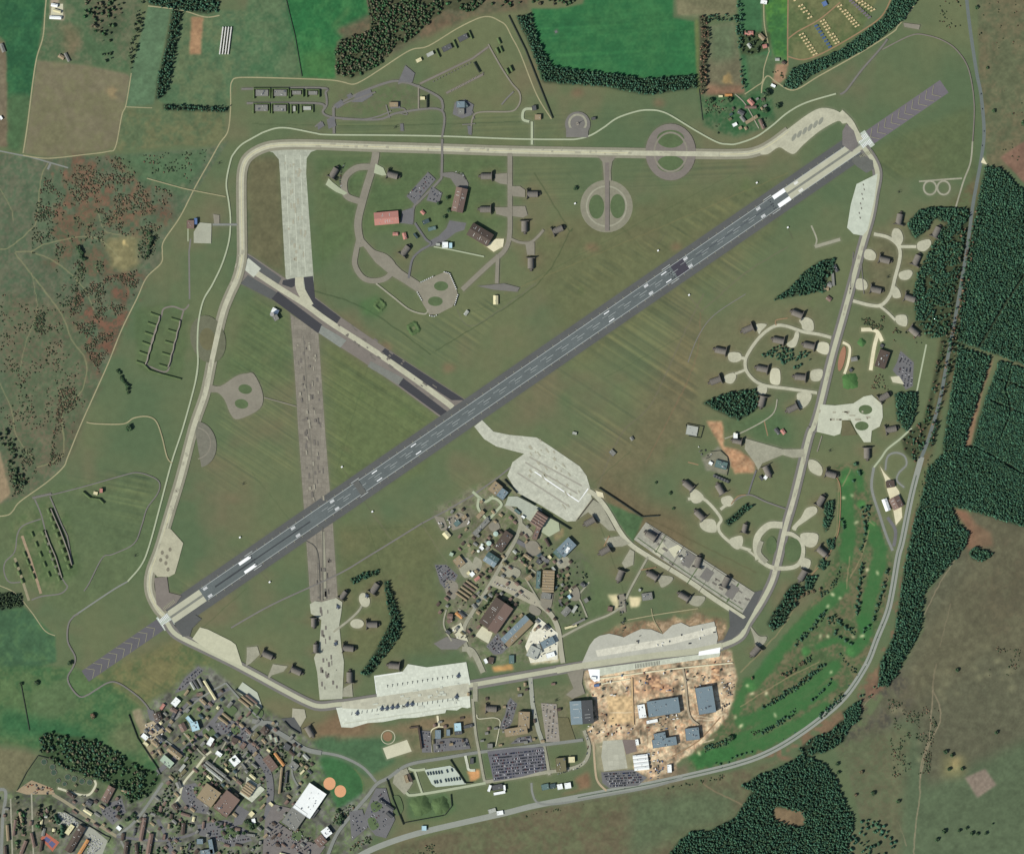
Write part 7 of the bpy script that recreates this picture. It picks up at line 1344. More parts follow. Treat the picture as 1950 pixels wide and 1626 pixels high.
# containers and plant scattered over the works site and yards
def cont_mesh(c, l, w, h):
    b = MB(); b.box(-l/2, l/2, -w/2, w/2, 0, h); 
    for s in (-1, 1): b.box(-l/2+.3, l/2-.3, s*w/2-.04, s*w/2+.04, .3, h-.3, 1)
    b.box(l/2, l/2+.06, -w/2+.1, w/2-.1, .2, h-.2, 1); me = b.mesh('container'); me.materials.append(mat(c, .05, 5, 1.5, rib=(.6, .12))); me.materials.append(mat(tuple(int(q*.85) for q in c), .05)); return me
KM = [('white', (226, 226, 220)), ('grey', (110, 112, 108)), ('dark green', (58, 70, 58)), ('blue', (78, 104, 140)), ('rust-red', (128, 78, 60)), ('dark grey', (58, 58, 60))]
KMe = [cont_mesh(c, 6.1, 2.5, 2.6) for _, c in KM]
def scatter(poly, n, ang, grp, where, ks=(0, 1, 2, 3, 4, 5)):
    poly = P(poly); xs = [p[0] for p in poly]; ys = [p[1] for p in poly]; c = 0; L_ = []
    while c < n:
        x, y = rng.uniform(min(xs), max(xs)), rng.uniform(min(ys), max(ys))
        if not inpoly(np.array([x]), np.array([y]), poly)[0]: continue
        k = int(rng.choice(ks)); X, Y = w2(x, y); o = obj('storage_container', KMe[k], None, None, (X, Y, gz(x, y)), R(ang+rng.choice([0, 90])+rng.normal()*4)); s_ = rng.uniform(.6, 1.3); o.scale = (s_, s_, 1)
        tag(o, None, 'container', grp); L_.append((x, k, o)); c += 1
    L_.sort(key=lambda q: q[0]); cnt = {}
    for x, k, o in L_: cnt[k] = cnt.get(k, 0)+1; o['label'] = '%s container, %s of its colour from left, %s' % (KM[k][0], ORD[cnt[k]], grp.split(' ', 1)[1])
scatter('1120,1290 1390,1256 1396,1300 1300,1318 1205,1322 1130,1330', 60, 8, 'containers in the red soil band', 'on the red soil band above the clipped blue-grey hall')
scatter('1110,1390 1130,1340 1205,1385 1240,1375 1300,1380 1290,1395 1240,1390 1130,1405', 44, 8, 'containers across the dusty middle', 'on dusty ground below the ridged hangar and clipped hall')
scatter('1230,1432 1262,1432 1266,1480 1240,1488', 30, 8, 'containers beside the joined tents', 'right of the four joined white tents', (0, 1, 3, 5))
scatter('1372,1300 1398,1295 1394,1340 1372,1355', 30, 8, 'containers right of the tall hangar', 'right of the tall blue-grey hangar', (0, 1, 5))
scatter('1252,1362 1290,1358 1292,1370 1250,1374', 16, 8, 'containers below the clipped hall', 'lined up below the clipped blue-grey hall', (0, 1, 5))
scatter('1286,1052 1300,1040 1312,1052 1300,1070', 12, 60, 'containers in the concrete compound', 'in the middle of the long concrete compound', (0, 5, 1))
scatter('830,985 892,985 895,1000 860,1012 840,1008', 24, 40, 'equipment in the cluttered compound', 'in the cluttered compound above the cream shed', (1, 2, 5, 0))
scatter('1008,1205 1024,1180 1060,1205 1060,1250 1010,1258', 24, 25, 'containers on the white works yard', 'on the white works yard of the technical site', (1, 5, 0))
scatter('40,1490 104,1500 104,1514 48,1510', 26, 20, 'plant at the sewage works', 'in the brown yard of the sewage works', (1, 5, 4))
scatter('275,1372 310,1390 305,1420 285,1410', 28, 45, 'plant in the fence-side yard', 'in the pale yard beside the meadow fence', (1, 5, 0, 3))
scatter('125,1500 165,1512 160,1518 125,1510', 10, 20, 'skips along the sewage works road', 'along the pale sewage works road', (5, 1, 2))
scatter('1160,1215 1300,1200 1362,1190 1360,1222 1200,1240', 14, 10, 'plant on the pale works apron', 'on the pale scalloped works apron', (5, 1, 0))
scatter('1175,1135 1192,1130 1196,1200 1186,1215', 22, 5, 'equipment by the dirt square lane', 'along the lane below the pale dirt squares', (1, 5, 2))
scatter('1328,850 1350,855 1358,872 1335,880', 12, 30, 'equipment in the curved compound', 'inside the curved equipment compound', (0, 1, 5))
scatter('860,1200 890,1190 892,1210 868,1225', 8, 40, 'skips near the brown hangar', 'left of the huge brown hangar', (1, 5, 0))
# tents and shades in the field at the top right
m_tent = mat((206, 186, 142), .08, 6, 2); m_bt = mat((70, 92, 124), .1, 6, 2); m_pad = mat((168, 146, 108), .12, 8, 3)
def tent(x, y, a, m, l, w, lab, cat, grp, nm='field_tent'):
    b = MB(); b.box(-l/2, l/2, -w/2, w/2, 0, 1.9); b.add([(-l/2-.1, -w/2-.1, 1.9), (l/2+.1, -w/2-.1, 1.9), (l/2+.1, w/2+.1, 1.9), (-l/2-.1, w/2+.1, 1.9), (-l/2-.1, 0, 3.2), (l/2+.1, 0, 3.2)], [(0, 1, 5, 4), (2, 3, 4, 5), (1, 2, 5), (3, 0, 4)])
    X, Y = w2(x, y); tag(obj(nm, b.mesh(nm), m, None, (X, Y, gz(x, y)), R(a)), lab, cat, grp)
for (x0, y0, x1, y1, n_, q) in ((1526, 66, 1552, 104, 8, 'lower left'), (1566, 40, 1594, 82, 9, 'lower right'), (1516, 0, 1542, 34, 7, 'upper left'), (1599, 12, 1632, 50, 9, 'upper right'), (1628, -3, 1662, 20, 7, 'far upper right')):
    for k in range(n_):
        for h_ in (-1, 1):
            if rng.random() < .1: continue
            x = x0+(x1-x0)*k/(n_-1)+h_*2.6; y = y0+(y1-y0)*k/(n_-1)-h_*1.2; tent(x, y, 25, m_tent, 6.5, 4.5, 'cream tent, %s from the top in the %s column, %s double row' % (ORD[k+1], 'right' if h_ > 0 else 'left', q), 'tent', 'cream tents, %s double row' % q)
for (x0, y0, x1, y1, n_, q) in ((1554, 50, 1580, 90, 8, 'lower'), (1620, 2, 1655, 34, 9, 'upper')):
    for k in range(n_): tent(x0+(x1-x0)*k/(n_-1), y0+(y1-y0)*k/(n_-1), 25, m_bt if q == 'lower' else mat((110, 104, 108), .1, 6, 2), 11, 6, '%s shelter tent, %s from the top in the %s dark row' % ('bluish' if q == 'lower' else 'greyish', ORD[k+1], q), 'tent', '%s dark row of shelter tents' % q)
# ---------------------------------------------------------------- trees
FP = []            # forest patches and what they hold
def crown_template(kind, sd):
    r = np.random.default_rng(sd); n = 7
    rings = ([(1.0, .42), (.8, .64), (.45, .86)] if kind == 'c' else [(.85, .45), (1.0, .64), (.62, .9)]); v = []
    for rad, z in rings:
        ph = r.random()*6.28
        for i in range(n): a = ph+6.2832*i/n; q = rad*(1+r.normal()*.17); v.append((q*math.cos(a), q*math.sin(a), z+r.normal()*.05))
    v.append((r.normal()*.08, r.normal()*.08, 1.0)); f = []
    for j in range(2):
        for i in range(n): a, b, c, d = j*n+i, j*n+(i+1) % n, (j+1)*n+(i+1) % n, (j+1)*n+i; f += [(a, b, c), (a, c, d)]
    for i in range(n): f.append((2*n+i, 2*n+(i+1) % n, 3*n))
    return np.array(v, np.float32), np.array(f, np.int32)
CT = {'c': [crown_template('c', s) for s in range(6)], 'd': [crown_template('d', s+9) for s in range(6)]}
m_leaf = mat((0, 0, 0), .16, 7, 1.6, rough=1.0, attr=True)
def sprout(name, X, Y, rad, hgt, cols, kind, label, cat, z0=None):
    """many crowns as one mesh; X, Y in map units"""
    n = len(X); 
    if n == 0: return
    t = rng.integers(0, 6, n); V, F, Cc = [], [], []; off = 0
    wx = (X-975)*S; wy = (813-Y)*S
    for k in range(6):
        m = t == k; q = int(m.sum())
        if not q: continue
        v, f = CT[kind][k]; a = rng.random(q)*6.28; c, s = np.cos(a)[:, None], np.sin(a)[:, None]; r_ = rad[m][:, None]
        x = (v[None, :, 0]*c-v[None, :, 1]*s)*r_+wx[m][:, None]; y = (v[None, :, 0]*s+v[None, :, 1]*c)*r_+wy[m][:, None]; z = v[None, :, 2]*hgt[m][:, None]
        V.append(np.stack([x, y, z], -1).reshape(-1, 3)); F.append((f[None]+(np.arange(q)*len(v))[:, None, None]+off).reshape(-1, 3)); off += q*len(v)
        ci = cols[m]; Cc.append(np.repeat(ci, len(v), 0))
    me = fast_mesh(name, np.concatenate(V), tris=np.concatenate(F)); cc = np.clip(np.concatenate(Cc)/255, 0, 1); cc = np.where(cc <= .04045, cc/12.92, ((cc+.055)/1.055)**2.4)
    at = me.color_attributes.new('tint', 'FLOAT_COLOR', 'POINT'); at.data.foreach_set('color', np.concatenate([cc, np.ones((len(cc), 1))], 1).astype(np.float32).ravel())
    return tag(obj(name, me, m_leaf), label, cat, None, 'stuff')
CON = np.array([(60, 94, 74), (56, 88, 70), (66, 100, 76), (64, 90, 66)], np.float32); DEC = np.array([(66, 86, 58), (84, 92, 70), (94, 90, 72), (58, 80, 54), (54, 88, 56)], np.float32); SCR = np.array([(62, 80, 58), (72, 88, 60), (56, 72, 54)], np.float32); BRN = np.array([(114, 92, 74), (98, 86, 68), (82, 86, 64)], np.float32)
def pick(pal, n): return pal[rng.integers(0, len(pal), n)]*(1+rng.normal(0, .10, (n, 1))).astype(np.float32)
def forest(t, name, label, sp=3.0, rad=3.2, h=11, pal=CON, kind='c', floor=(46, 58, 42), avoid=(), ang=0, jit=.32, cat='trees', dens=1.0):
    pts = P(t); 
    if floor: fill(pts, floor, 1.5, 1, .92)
    xs = [p[0] for p in pts]; ys = [p[1] for p in pts]; cx, cy = (min(xs)+max(xs))/2, (min(ys)+max(ys))/2; rr = math.hypot(max(xs)-min(xs), max(ys)-min(ys))/2+5
    g = np.arange(-rr, rr, sp); A, B = np.meshgrid(g, g); A = A+sp*.5*((np.arange(len(g)) % 2)[:, None]); A = A+rng.normal(0, jit*sp, A.shape); B = B+rng.normal(0, jit*sp, B.shape)
    c, s = math.cos(R(ang)), math.sin(R(ang)); X = (cx+A*c+B*s).ravel(); Y = (cy-A*s+B*c).ravel(); ii = np.clip(((X-GX0)/G).astype(int), 0, Ww-1); jj = np.clip(((Y-GY0)/G).astype(int), 0, Hh-1)
    ok_ = occ[np.clip(((Y+100)/OG).astype(int), 0, OH-1), np.clip(((X+100)/OG).astype(int), 0, OW-1)] == 0
    m = inpoly(X+3*N8[jj, ii], Y+3*N4[jj, ii], pts)
    for (q, w) in avoid:
        q = P(q); d = np.full(X.shape, 1e9)
        for (x0, y0), (x1, y1) in zip(q[:-1], q[1:]): dx, dy = x1-x0, y1-y0; u = np.clip(((X-x0)*dx+(Y-y0)*dy)/(dx*dx+dy*dy), 0, 1); d = np.minimum(d, np.hypot(X-x0-u*dx, Y-y0-u*dy))
        m &= d > w
    if kind == 'd' and dens < .7: m &= ok_
    if dens < 1: m &= rng.random(X.shape) < dens*(np.clip(1+(N20[jj, ii])*2.5, .1, 1.6) if cat != 'bushes' else np.clip(.75+N20[jj, ii]*5+M8[jj, ii]*3, 0, 2.6))
    X, Y = X[m], Y[m]; n = len(X); rad_ = rad*(1+rng.normal(0, .27, n)).clip(.4, 1.8); hh = h*(1+rng.normal(0, .10, n)).clip(.5, 1.4)
    hh = hh*.85
    return sprout(name, X, Y, rad_, hh, pick(pal, n), kind, label, cat)
L1 = ('1955,515 1900,600 1862,665', 2.6); L2 = ('1820,650 1895,678 1955,702', 2.4); L3 = ('1895,682 1870,755 1845,850', 7); L4 = ('1900,720 1955,740', 1.6); L5 = ('1885,760 1925,778 1955,790', 1.8); L6 = ('1950,640 1930,680 1915,740 1925,780 1905,835', 1.8); L7 = ('1850,845 1955,905', 1.6)
forest('1876,316 1905,320 1960,375 1960,700 1895,674 1824,652 1834,560 1848,470 1860,395', 'conifer_plantation', 'dark upper plantation filling the right edge beyond the shaded road', ang=33, avoid=(L1, L2), h=12)
forest('1824,658 1888,682 1870,740 1850,795 1836,850 1794,862 1806,780', 'conifer_plantation', 'dark plantation strip between the shaded road and the brown ride', ang=8, avoid=(L2, L3, ('1835,700 1880,715', 1), ('1825,745 1865,755', 1)), h=12)
forest('1903,686 1960,706 1960,960 1900,905 1850,850 1862,800 1880,750', 'conifer_plantation', 'dark blocked plantation right of the brown ride', ang=-28, avoid=(L3, L4, L5, L6, L7), h=10, sp=2.8, jit=.18)
forest('1794,864 1850,848 1900,905 1960,955 1960,1006 1898,988 1850,972 1814,964 1750,966 1768,890', 'conifer_plantation', 'dark plantation wedge where the forest meets the open heath', ang=-35, avoid=(L7,), h=12)
forest('1746,966 1814,966 1823,995 1846,1015 1836,1045 1800,1085 1762,1124 1756,1160 1753,1200 1735,1236 1722,1252 1708,1285 1690,1306 1672,1306 1676,1260 1702,1210 1712,1150 1722,1080 1734,1020', 'conifer_wood', 'dark wood tapering down beside the trunk road to the burnt heath', sp=3.2, jit=.4, h=12)
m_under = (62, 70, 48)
forest('1822,398 1850,396 1838,480 1824,560 1806,640 1768,644 1746,622 1738,560 1748,520 1768,480 1782,455 1802,425', 'mixed_wood', 'dense wood between the right shelter loop and the shaded road', sp=3.3, jit=.42, h=11, floor=m_under, avoid=(('1850,396 1838,480 1822,560 1800,660', 5),), dens=.95)
forest('1733,444 1728,425 1750,400 1792,394 1826,398 1800,425 1780,415 1762,440 1745,456', 'mixed_wood', 'dark wood clump between the two upper shelters on the right', jit=.4, h=12)
forest('1858,395 1866,400 1850,500 1826,620 1812,700 1795,760 1775,850 1766,850 1790,740 1812,620 1836,500', 'roadside_wood', 'tall roadside trees shading the dark stretch of public road', sp=4.6, jit=.4, h=18, floor=m_under, pal=np.concatenate([CON, BRN]), dens=.75)
forest('1836,405 1846,405 1830,500 1812,600 1795,690 1778,760 1758,850 1748,850 1768,760 1786,680 1800,600 1822,500', 'roadside_wood', 'mixed green and brown trees along the left of the shaded road', sp=4.6, jit=.4, h=13, floor=m_under, pal=np.concatenate([CON, DEC, BRN]), dens=.7)
forest('1704,750 1746,746 1744,790 1726,822 1708,800', 'conifer_wood', 'compact dark wood right of the pale twin-hole apron', jit=.35, h=12)
forest('1716,835 1760,800 1758,850 1745,880 1722,862', 'mixed_wood', 'mixed trees where the pale road meets the trunk road', sp=5, jit=.5, h=9, pal=np.concatenate([CON, BRN]), floor=m_under, dens=.6)
forest('1490,166 1510,130 1560,113 1600,96 1640,66 1680,38 1700,0 1704,-20 1760,-20 1742,8 1722,36 1690,62 1650,92 1600,118 1548,142 1512,170', 'shelter_belt', 'thick dark tree belt running diagonally below the tent camp', jit=.3, ang=30)
forest('983,33 1010,26 1030,88 1052,126 1100,135 1155,140 1230,150 1322,143 1327,168 1240,180 1225,180 1150,165 1036,158 1012,95', 'shelter_belt', 'L-shaped dark tree belt wrapping the big green field', sp=3.9, jit=.25, h=14, avoid=(('1226,140 1224,185', 1.2), ('1153,130 1153,170', .8)))
forest('638,96 652,74 705,60 702,20 698,-20 880,-20 930,-10 905,22 850,18 830,32 790,72 752,90 725,122 690,142 665,150 640,142', 'deciduous_wood', 'patchy brown and green wood above the diagonal munitions track', sp=4, rad=4.2, h=8.5, pal=DEC, kind='d', floor=(72, 76, 54), jit=.45, dens=.86)
forest('895,-20 1130,-20 1090,8 1060,14 1030,8 960,14 920,16', 'deciduous_wood', 'scattered brownish trees at the top edge above the green field', sp=6, rad=4.5, h=9, pal=DEC, kind='d', floor=None, jit=.5, dens=.45)
forest('270,-20 420,-20 416,20 396,27 350,22 300,12 285,8', 'conifer_wood', 'dark wood strip at the top edge above the sandy paddock', sp=4.2, jit=.35)
forest('328,18 346,24 338,80 316,180 296,192 300,150 316,90', 'shelter_belt', 'long dark tree belt right of the narrow green field', sp=4.4, jit=.35, kind='d', pal=CON, h=13)
forest('262,0 278,4 262,90 252,134 240,134 246,100', 'hedgerow', 'broken tree row left of the narrow green field', sp=4.8, jit=.45, kind='d', pal=SCR, floor=None, dens=.6, h=10)
forest('310,199 380,203 436,204 436,214 370,212 312,210', 'hedgerow', 'horizontal dark hedgerow reaching the magazines corner', sp=4.4, jit=.35, kind='d', pal=CON, h=12)
forest('168,-20 240,-20 225,60 205,75 180,60 160,30', 'deciduous_wood', 'loose brown trees in the paddock at the upper left', sp=6, rad=4.6, h=8, pal=DEC, kind='d', floor=None, jit=.5, dens=.5)
forest('195,80 215,75 212,118 190,120', 'deciduous_wood', 'small loose clump above the brown field', sp=6, rad=4.2, h=8, pal=SCR, kind='d', floor=None, jit=.5, dens=.5)
forest('1332,30 1348,32 1350,90 1344,180 1332,180', 'hedgerow', 'leafless brownish tree row left of the brown paddock', sp=4.6, jit=.35, kind='d', pal=BRN, h=13, floor=(72, 74, 56), dens=.9)
forest('1348,28 1404,28 1404,42 1350,40', 'hedgerow', 'dark hedge row across the top of the brown paddock', sp=4.6, jit=.4, kind='d', pal=CON, dens=.7, h=10, floor=None)
forest('1404,-10 1412,-10 1416,60 1412,108 1424,170 1414,178 1406,110 1402,60', 'hedgerow', 'dark hedge on the right side of the brown paddock', sp=4.2, jit=.4, kind='d', pal=CON, dens=.8, h=9, floor=None)
forest('1408,60 1465,62 1466,96 1430,105 1410,104', 'garden_trees', 'dark garden trees around the houses right of the paddock', sp=5.2, jit=.5, kind='d', pal=SCR, dens=.55, h=9, floor=(64, 76, 50))
forest('1336,768 1365,755 1390,747 1440,741 1444,777 1425,790 1407,800 1392,795', 'conifer_wood', 'triangular dark wood below the oval shelter loop', sp=4.0, jit=.3, h=13)
forest('1472,572 1500,552 1530,520 1560,498 1588,492 1592,510 1575,530 1572,556 1556,556 1540,560 1522,562', 'conifer_wood', 'wedge-shaped wood pointing left beside small brown buildings', jit=.4, h=12, dens=.9)
forest('1447,676 1484,656 1508,667 1547,671 1534,682 1492,692 1476,683', 'mixed_wood', 'dark irregular bushes inside the oval shelter loop', sp=4.4, jit=.45, h=9, dens=.85, floor=None); forest('1510,698 1542,684 1540,692 1516,704', 'mixed_wood', 'small bush clump between the loop bushes and the square pad', sp=4.4, jit=.45, h=8, dens=.85, floor=None)
forest('1378,994 1424,957 1434,963 1388,1003', 'shelter_belt', 'short straight slanting tree belt inside the lower shelter group', sp=4.2, jit=.2, h=11)
forest('1460,1188 1502,1118 1518,1108 1532,1124 1490,1190 1472,1201', 'conifer_wood', 'dark oblong wood beside the bend of the east taxiway', sp=4.6, jit=.35, h=14); forest('1535,1095 1556,1098 1548,1120 1530,1126', 'conifer_wood', 'small wood linking the oblong wood to the ring shelters', jit=.4, h=10, dens=.7)
forest('1570,955 1588,952 1586,985 1572,1016 1568,1000', 'shelter_belt', 'tree row between the ring dispersal and the golf course', jit=.4, h=10); forest('1574,1028 1590,1025 1588,1045 1576,1046', 'conifer_wood', 'round dark clump behind the ring dispersal shelter', jit=.35, h=9); forest('1560,1065 1578,1070 1570,1085 1558,1082', 'conifer_wood', 'small dark clump below the ring dispersal shelter', jit=.35, h=9)
forest('730,1104 742,1108 750,1140 766,1185 760,1215 742,1235 722,1262 704,1290 686,1282 700,1262 718,1235 732,1205 744,1180 738,1150', 'shelter_belt', 'long curved dark tree row enclosing two shelters', sp=4.4, jit=.25, h=14); forest('666,1104 690,1092 720,1085 722,1092 694,1102 672,1112', 'shelter_belt', 'short dark hedge row above the strip apron shelters', sp=4.0, jit=.25, h=9)
forest('1262,1640 1292,1602 1318,1582 1352,1580 1400,1556 1432,1505 1410,1497 1440,1478 1500,1452 1530,1434 1568,1452 1590,1480 1610,1530 1626,1556 1618,1600 1612,1640', 'conifer_forest', 'large dark forest at the bottom right below the trunk road', sp=3.4, jit=.42, h=12, avoid=(('1482,1548 1520,1560', 12),))
fill('1474,1536 1535,1545 1530,1572 1480,1570', (116, 100, 76), 2, 2)
forest('1618,1562 1680,1560 1706,1590 1700,1640 1612,1640', 'conifer_wood', 'open clumps of conifers right of the large bottom forest', sp=7, rad=5, jit=.5, h=11, dens=.62, floor=None)
forest('1518,1428 1545,1405 1580,1393 1600,1372 1622,1370 1608,1410 1572,1432 1540,1436', 'conifer_wood', 'dark clump between the trunk road and the bottom forest', jit=.45, h=12, dens=.9); forest('1604,1355 1640,1330 1638,1370 1614,1388', 'conifer_wood', 'dark clump beside the trunk road at the burnt heath', jit=.4, h=12)
forest('1638,1325 1665,1300 1672,1318 1640,1340', 'mixed_wood', 'loose bushes at the lower tip of the tapering wood', sp=6, jit=.5, h=8, dens=.5, floor=None)
forest('1846,1050 1860,1040 1892,1054 1872,1068 1852,1066', 'conifer_wood', 'isolated oval clump on the red heath', jit=.4, h=11)
forest('74,1402 100,1392 130,1400 180,1408 210,1425 230,1435 260,1455 300,1470 308,1486 285,1515 250,1530 225,1500 170,1480 120,1462 80,1436', 'deciduous_wood', 'dense mixed wood between the meadow and the sewage works', sp=4.2, rad=4.2, h=8.5, pal=np.concatenate([DEC, SCR, CON]), kind='d', floor=(56, 76, 48), jit=.45, dens=.62)
forest('-20,1515 60,1518 112,1545 118,1575 108,1620 60,1560 20,1640 -20,1640', 'deciduous_wood', 'brown and green garden wood round the lower left houses', sp=6, rad=5, h=9, pal=DEC, kind='d', floor=None, jit=.5, dens=.62)
forest('-20,800 22,820 40,870 55,920 30,930 10,850 -20,840', 'deciduous_wood', 'green scrub belt by the yard at the left edge', sp=5.4, rad=4.6, h=8, pal=SCR, kind='d', floor=None, jit=.5, dens=.65)
forest('-20,1130 40,1128 44,1155 -20,1162', 'conifer_wood', 'small dark block at the left edge below the revetments', sp=4, jit=.3, h=9, pal=SCR)
forest('300,1480 360,1430 420,1360 480,1340 600,1430 590,1480 520,1520 420,1500 330,1560 600,1600 600,1640 210,1640 260,1560', 'street_trees', 'small trees and hedges scattered through the town', sp=4.6, rad=3.3, h=5, pal=np.concatenate([SCR, DEC]), kind='d', floor=None, jit=.6, dens=.5)
forest('840,1080 960,1060 1010,1020 1120,1080 1110,1180 980,1160 880,1200', 'street_trees', 'small trees and hedges scattered through the technical site', sp=5, rad=2.8, h=4, pal=np.concatenate([SCR, DEC]), kind='d', floor=None, jit=.6, dens=.3)
# scrub over the western heath and bushes along lanes
for i, (t, q, sp, dn) in enumerate((('92,300 215,300 330,370 330,430 240,450 150,400 60,420', 'dark bushes dotted over the upper brown heath', 6.5, .5), ('210,300 400,285 350,372 280,350', 'dark bushes dotted over the small green heath triangle', 8, .35), ('60,400 200,400 200,520 160,540 60,500', 'dark bushes over the middle heath left of the sand pit', 7, .5), ('262,430 305,410 300,470 280,500 262,490', 'dark scrub between the sand pit and boundary track', 6, .5),
        ('130,590 165,535 265,515 275,540 232,625 195,720 150,650', 'dense brown scrub on the red heath below the sand pit', 5.2, .6), ('140,470 175,460 180,520 150,520', 'green scrub clump left of the sand pit', 4.8, .8), ('105,540 150,535 150,580 112,585', 'dark hollow scrub beside the heath track', 5, .8), ('0,560 150,600 150,800 0,830', 'small dark bushes dotted over the lower left heath', 9, .3), ('70,590 110,600 95,640 65,630', 'low green scrub patch on the lower heath', 5, .5),
        ('115,740 180,735 150,812 122,880 92,890 100,830', 'brown scrub along the boundary track bend', 5.5, .55), ('12,850 60,850 75,940 20,945', 'green scrub in the lower corner of the heath', 5.5, .5), ('1760,0 1830,0 1830,50 1790,56', 'small bushes in the rough grass by the upper road', 9, .3), ('1850,0 2000,0 2000,300 1890,310', 'sparse bushes on the open heath right of the upper road', 26, .3),
        ('1740,860 1790,870 1745,965 1740,1040 1732,960', 'low green scrub between the trunk road and plantation', 6, .45), ('1690,1100 1712,1050 1700,1150 1668,1210', 'roadside scrub beside the lower trunk road', 6, .5), ('1060,1518 1250,1490 1380,1470 1380,1482 1250,1506 1060,1540', 'dark roadside bushes below the trunk road', 6.5, .45), ('990,1545 1070,1530 1070,1542 990,1556', 'dark bushes below the road near the white courtyard building', 6, .45),
        ('1880,1230 2000,1240 2000,1300 1880,1290', 'dark tussocks on the right heath', 10, .35), ('1690,1330 1790,1350 1770,1470 1700,1480', 'low dark scrub beside the heath tracks', 6, .35), ('760,1600 850,1590 860,1640 760,1640', 'bushes at the bottom edge below the trunk road', 6, .5), ('1700,620 1762,622 1762,655 1700,650', 'rough bushes at the hidden shelter', 5, .6), ('1640,608 1682,600 1690,632 1650,625', 'small dark conifers above the walled compound', 4.6, .8), ('1655,715 1700,712 1695,745 1655,740', 'bushes below the dark brown hall', 6, .35),
        ('1340,190 1460,190 1460,245 1350,255', 'garden trees around the farm at the upper right', 7.5, .45), ('1462,140 1500,130 1495,170 1470,176', 'garden bushes at the end of the diagonal belt', 6, .4), ('660,1520 680,1540 650,1565 630,1580 640,1540', 'green garden trees right of the huge white roof', 5, .7), ('320,1400 345,1405 350,1425 330,1430', 'trees on the town green', 6, .5), ('700,1570 740,1590 720,1626 660,1626', 'rough bushes beside the bottom road', 6, .5),
        ('1400,1395 1450,1390 1440,1400 1400,1405', 'bushes at the corner of the works site', 5, .5))):
    forest(t, 'scrub', q, sp=sp*.5, rad=2.1, h=1.9, pal=np.concatenate([BRN, BRN, SCR]) if 'brown' in q or 'red' in q else np.concatenate([SCR, SCR, BRN]), kind='d', floor=None, jit=.6, dens=dn, cat='bushes')
for i_, (ln, q) in enumerate((('1450,1349 1492,1322 1526,1304', 'the upper long golf row'), ('1448,1395 1490,1372 1514,1354', 'the middle golf row'), ('1525,1300 1562,1268', 'the thick upper golf row'), ('1640,1070 1636,1120 1631,1170', 'the long upright golf row'), ('1640,1215 1665,1180 1680,1120 1692,1080', 'the trunk road golf trees'), ('1515,1225 1545,1195 1572,1165', 'the diagonal fairway row'), ('1575,1180 1600,1190 1628,1205', 'the golf knot'), ('1340,1425 1388,1410', 'the left end golf row'), ('1560,1365 1605,1322', 'the golf roadside row'), ('1595,1240 1610,1262 1630,1280', 'the rough by the lower right bunkers'), ('1490,1288 1530,1262 1545,1250', 'the brownish golf rough'), ('1560,1135 1590,1110 1600,1080', 'the rough above the diagonal fairway'), ('1655,965 1648,1010 1640,1045', 'the winding golf row'))):
    a_ = P(ln); forest(' '.join('%f,%f' % (x, y-6) for x, y in a_)+' '+' '.join('%f,%f' % (x+2, y+6) for x, y in a_[::-1]), 'undergrowth', 'low bushes filling '+q, sp=3.4, rad=2.6, h=3.2, pal=np.concatenate([CON, SCR]), kind='d', floor=None, jit=.5, dens=.72)
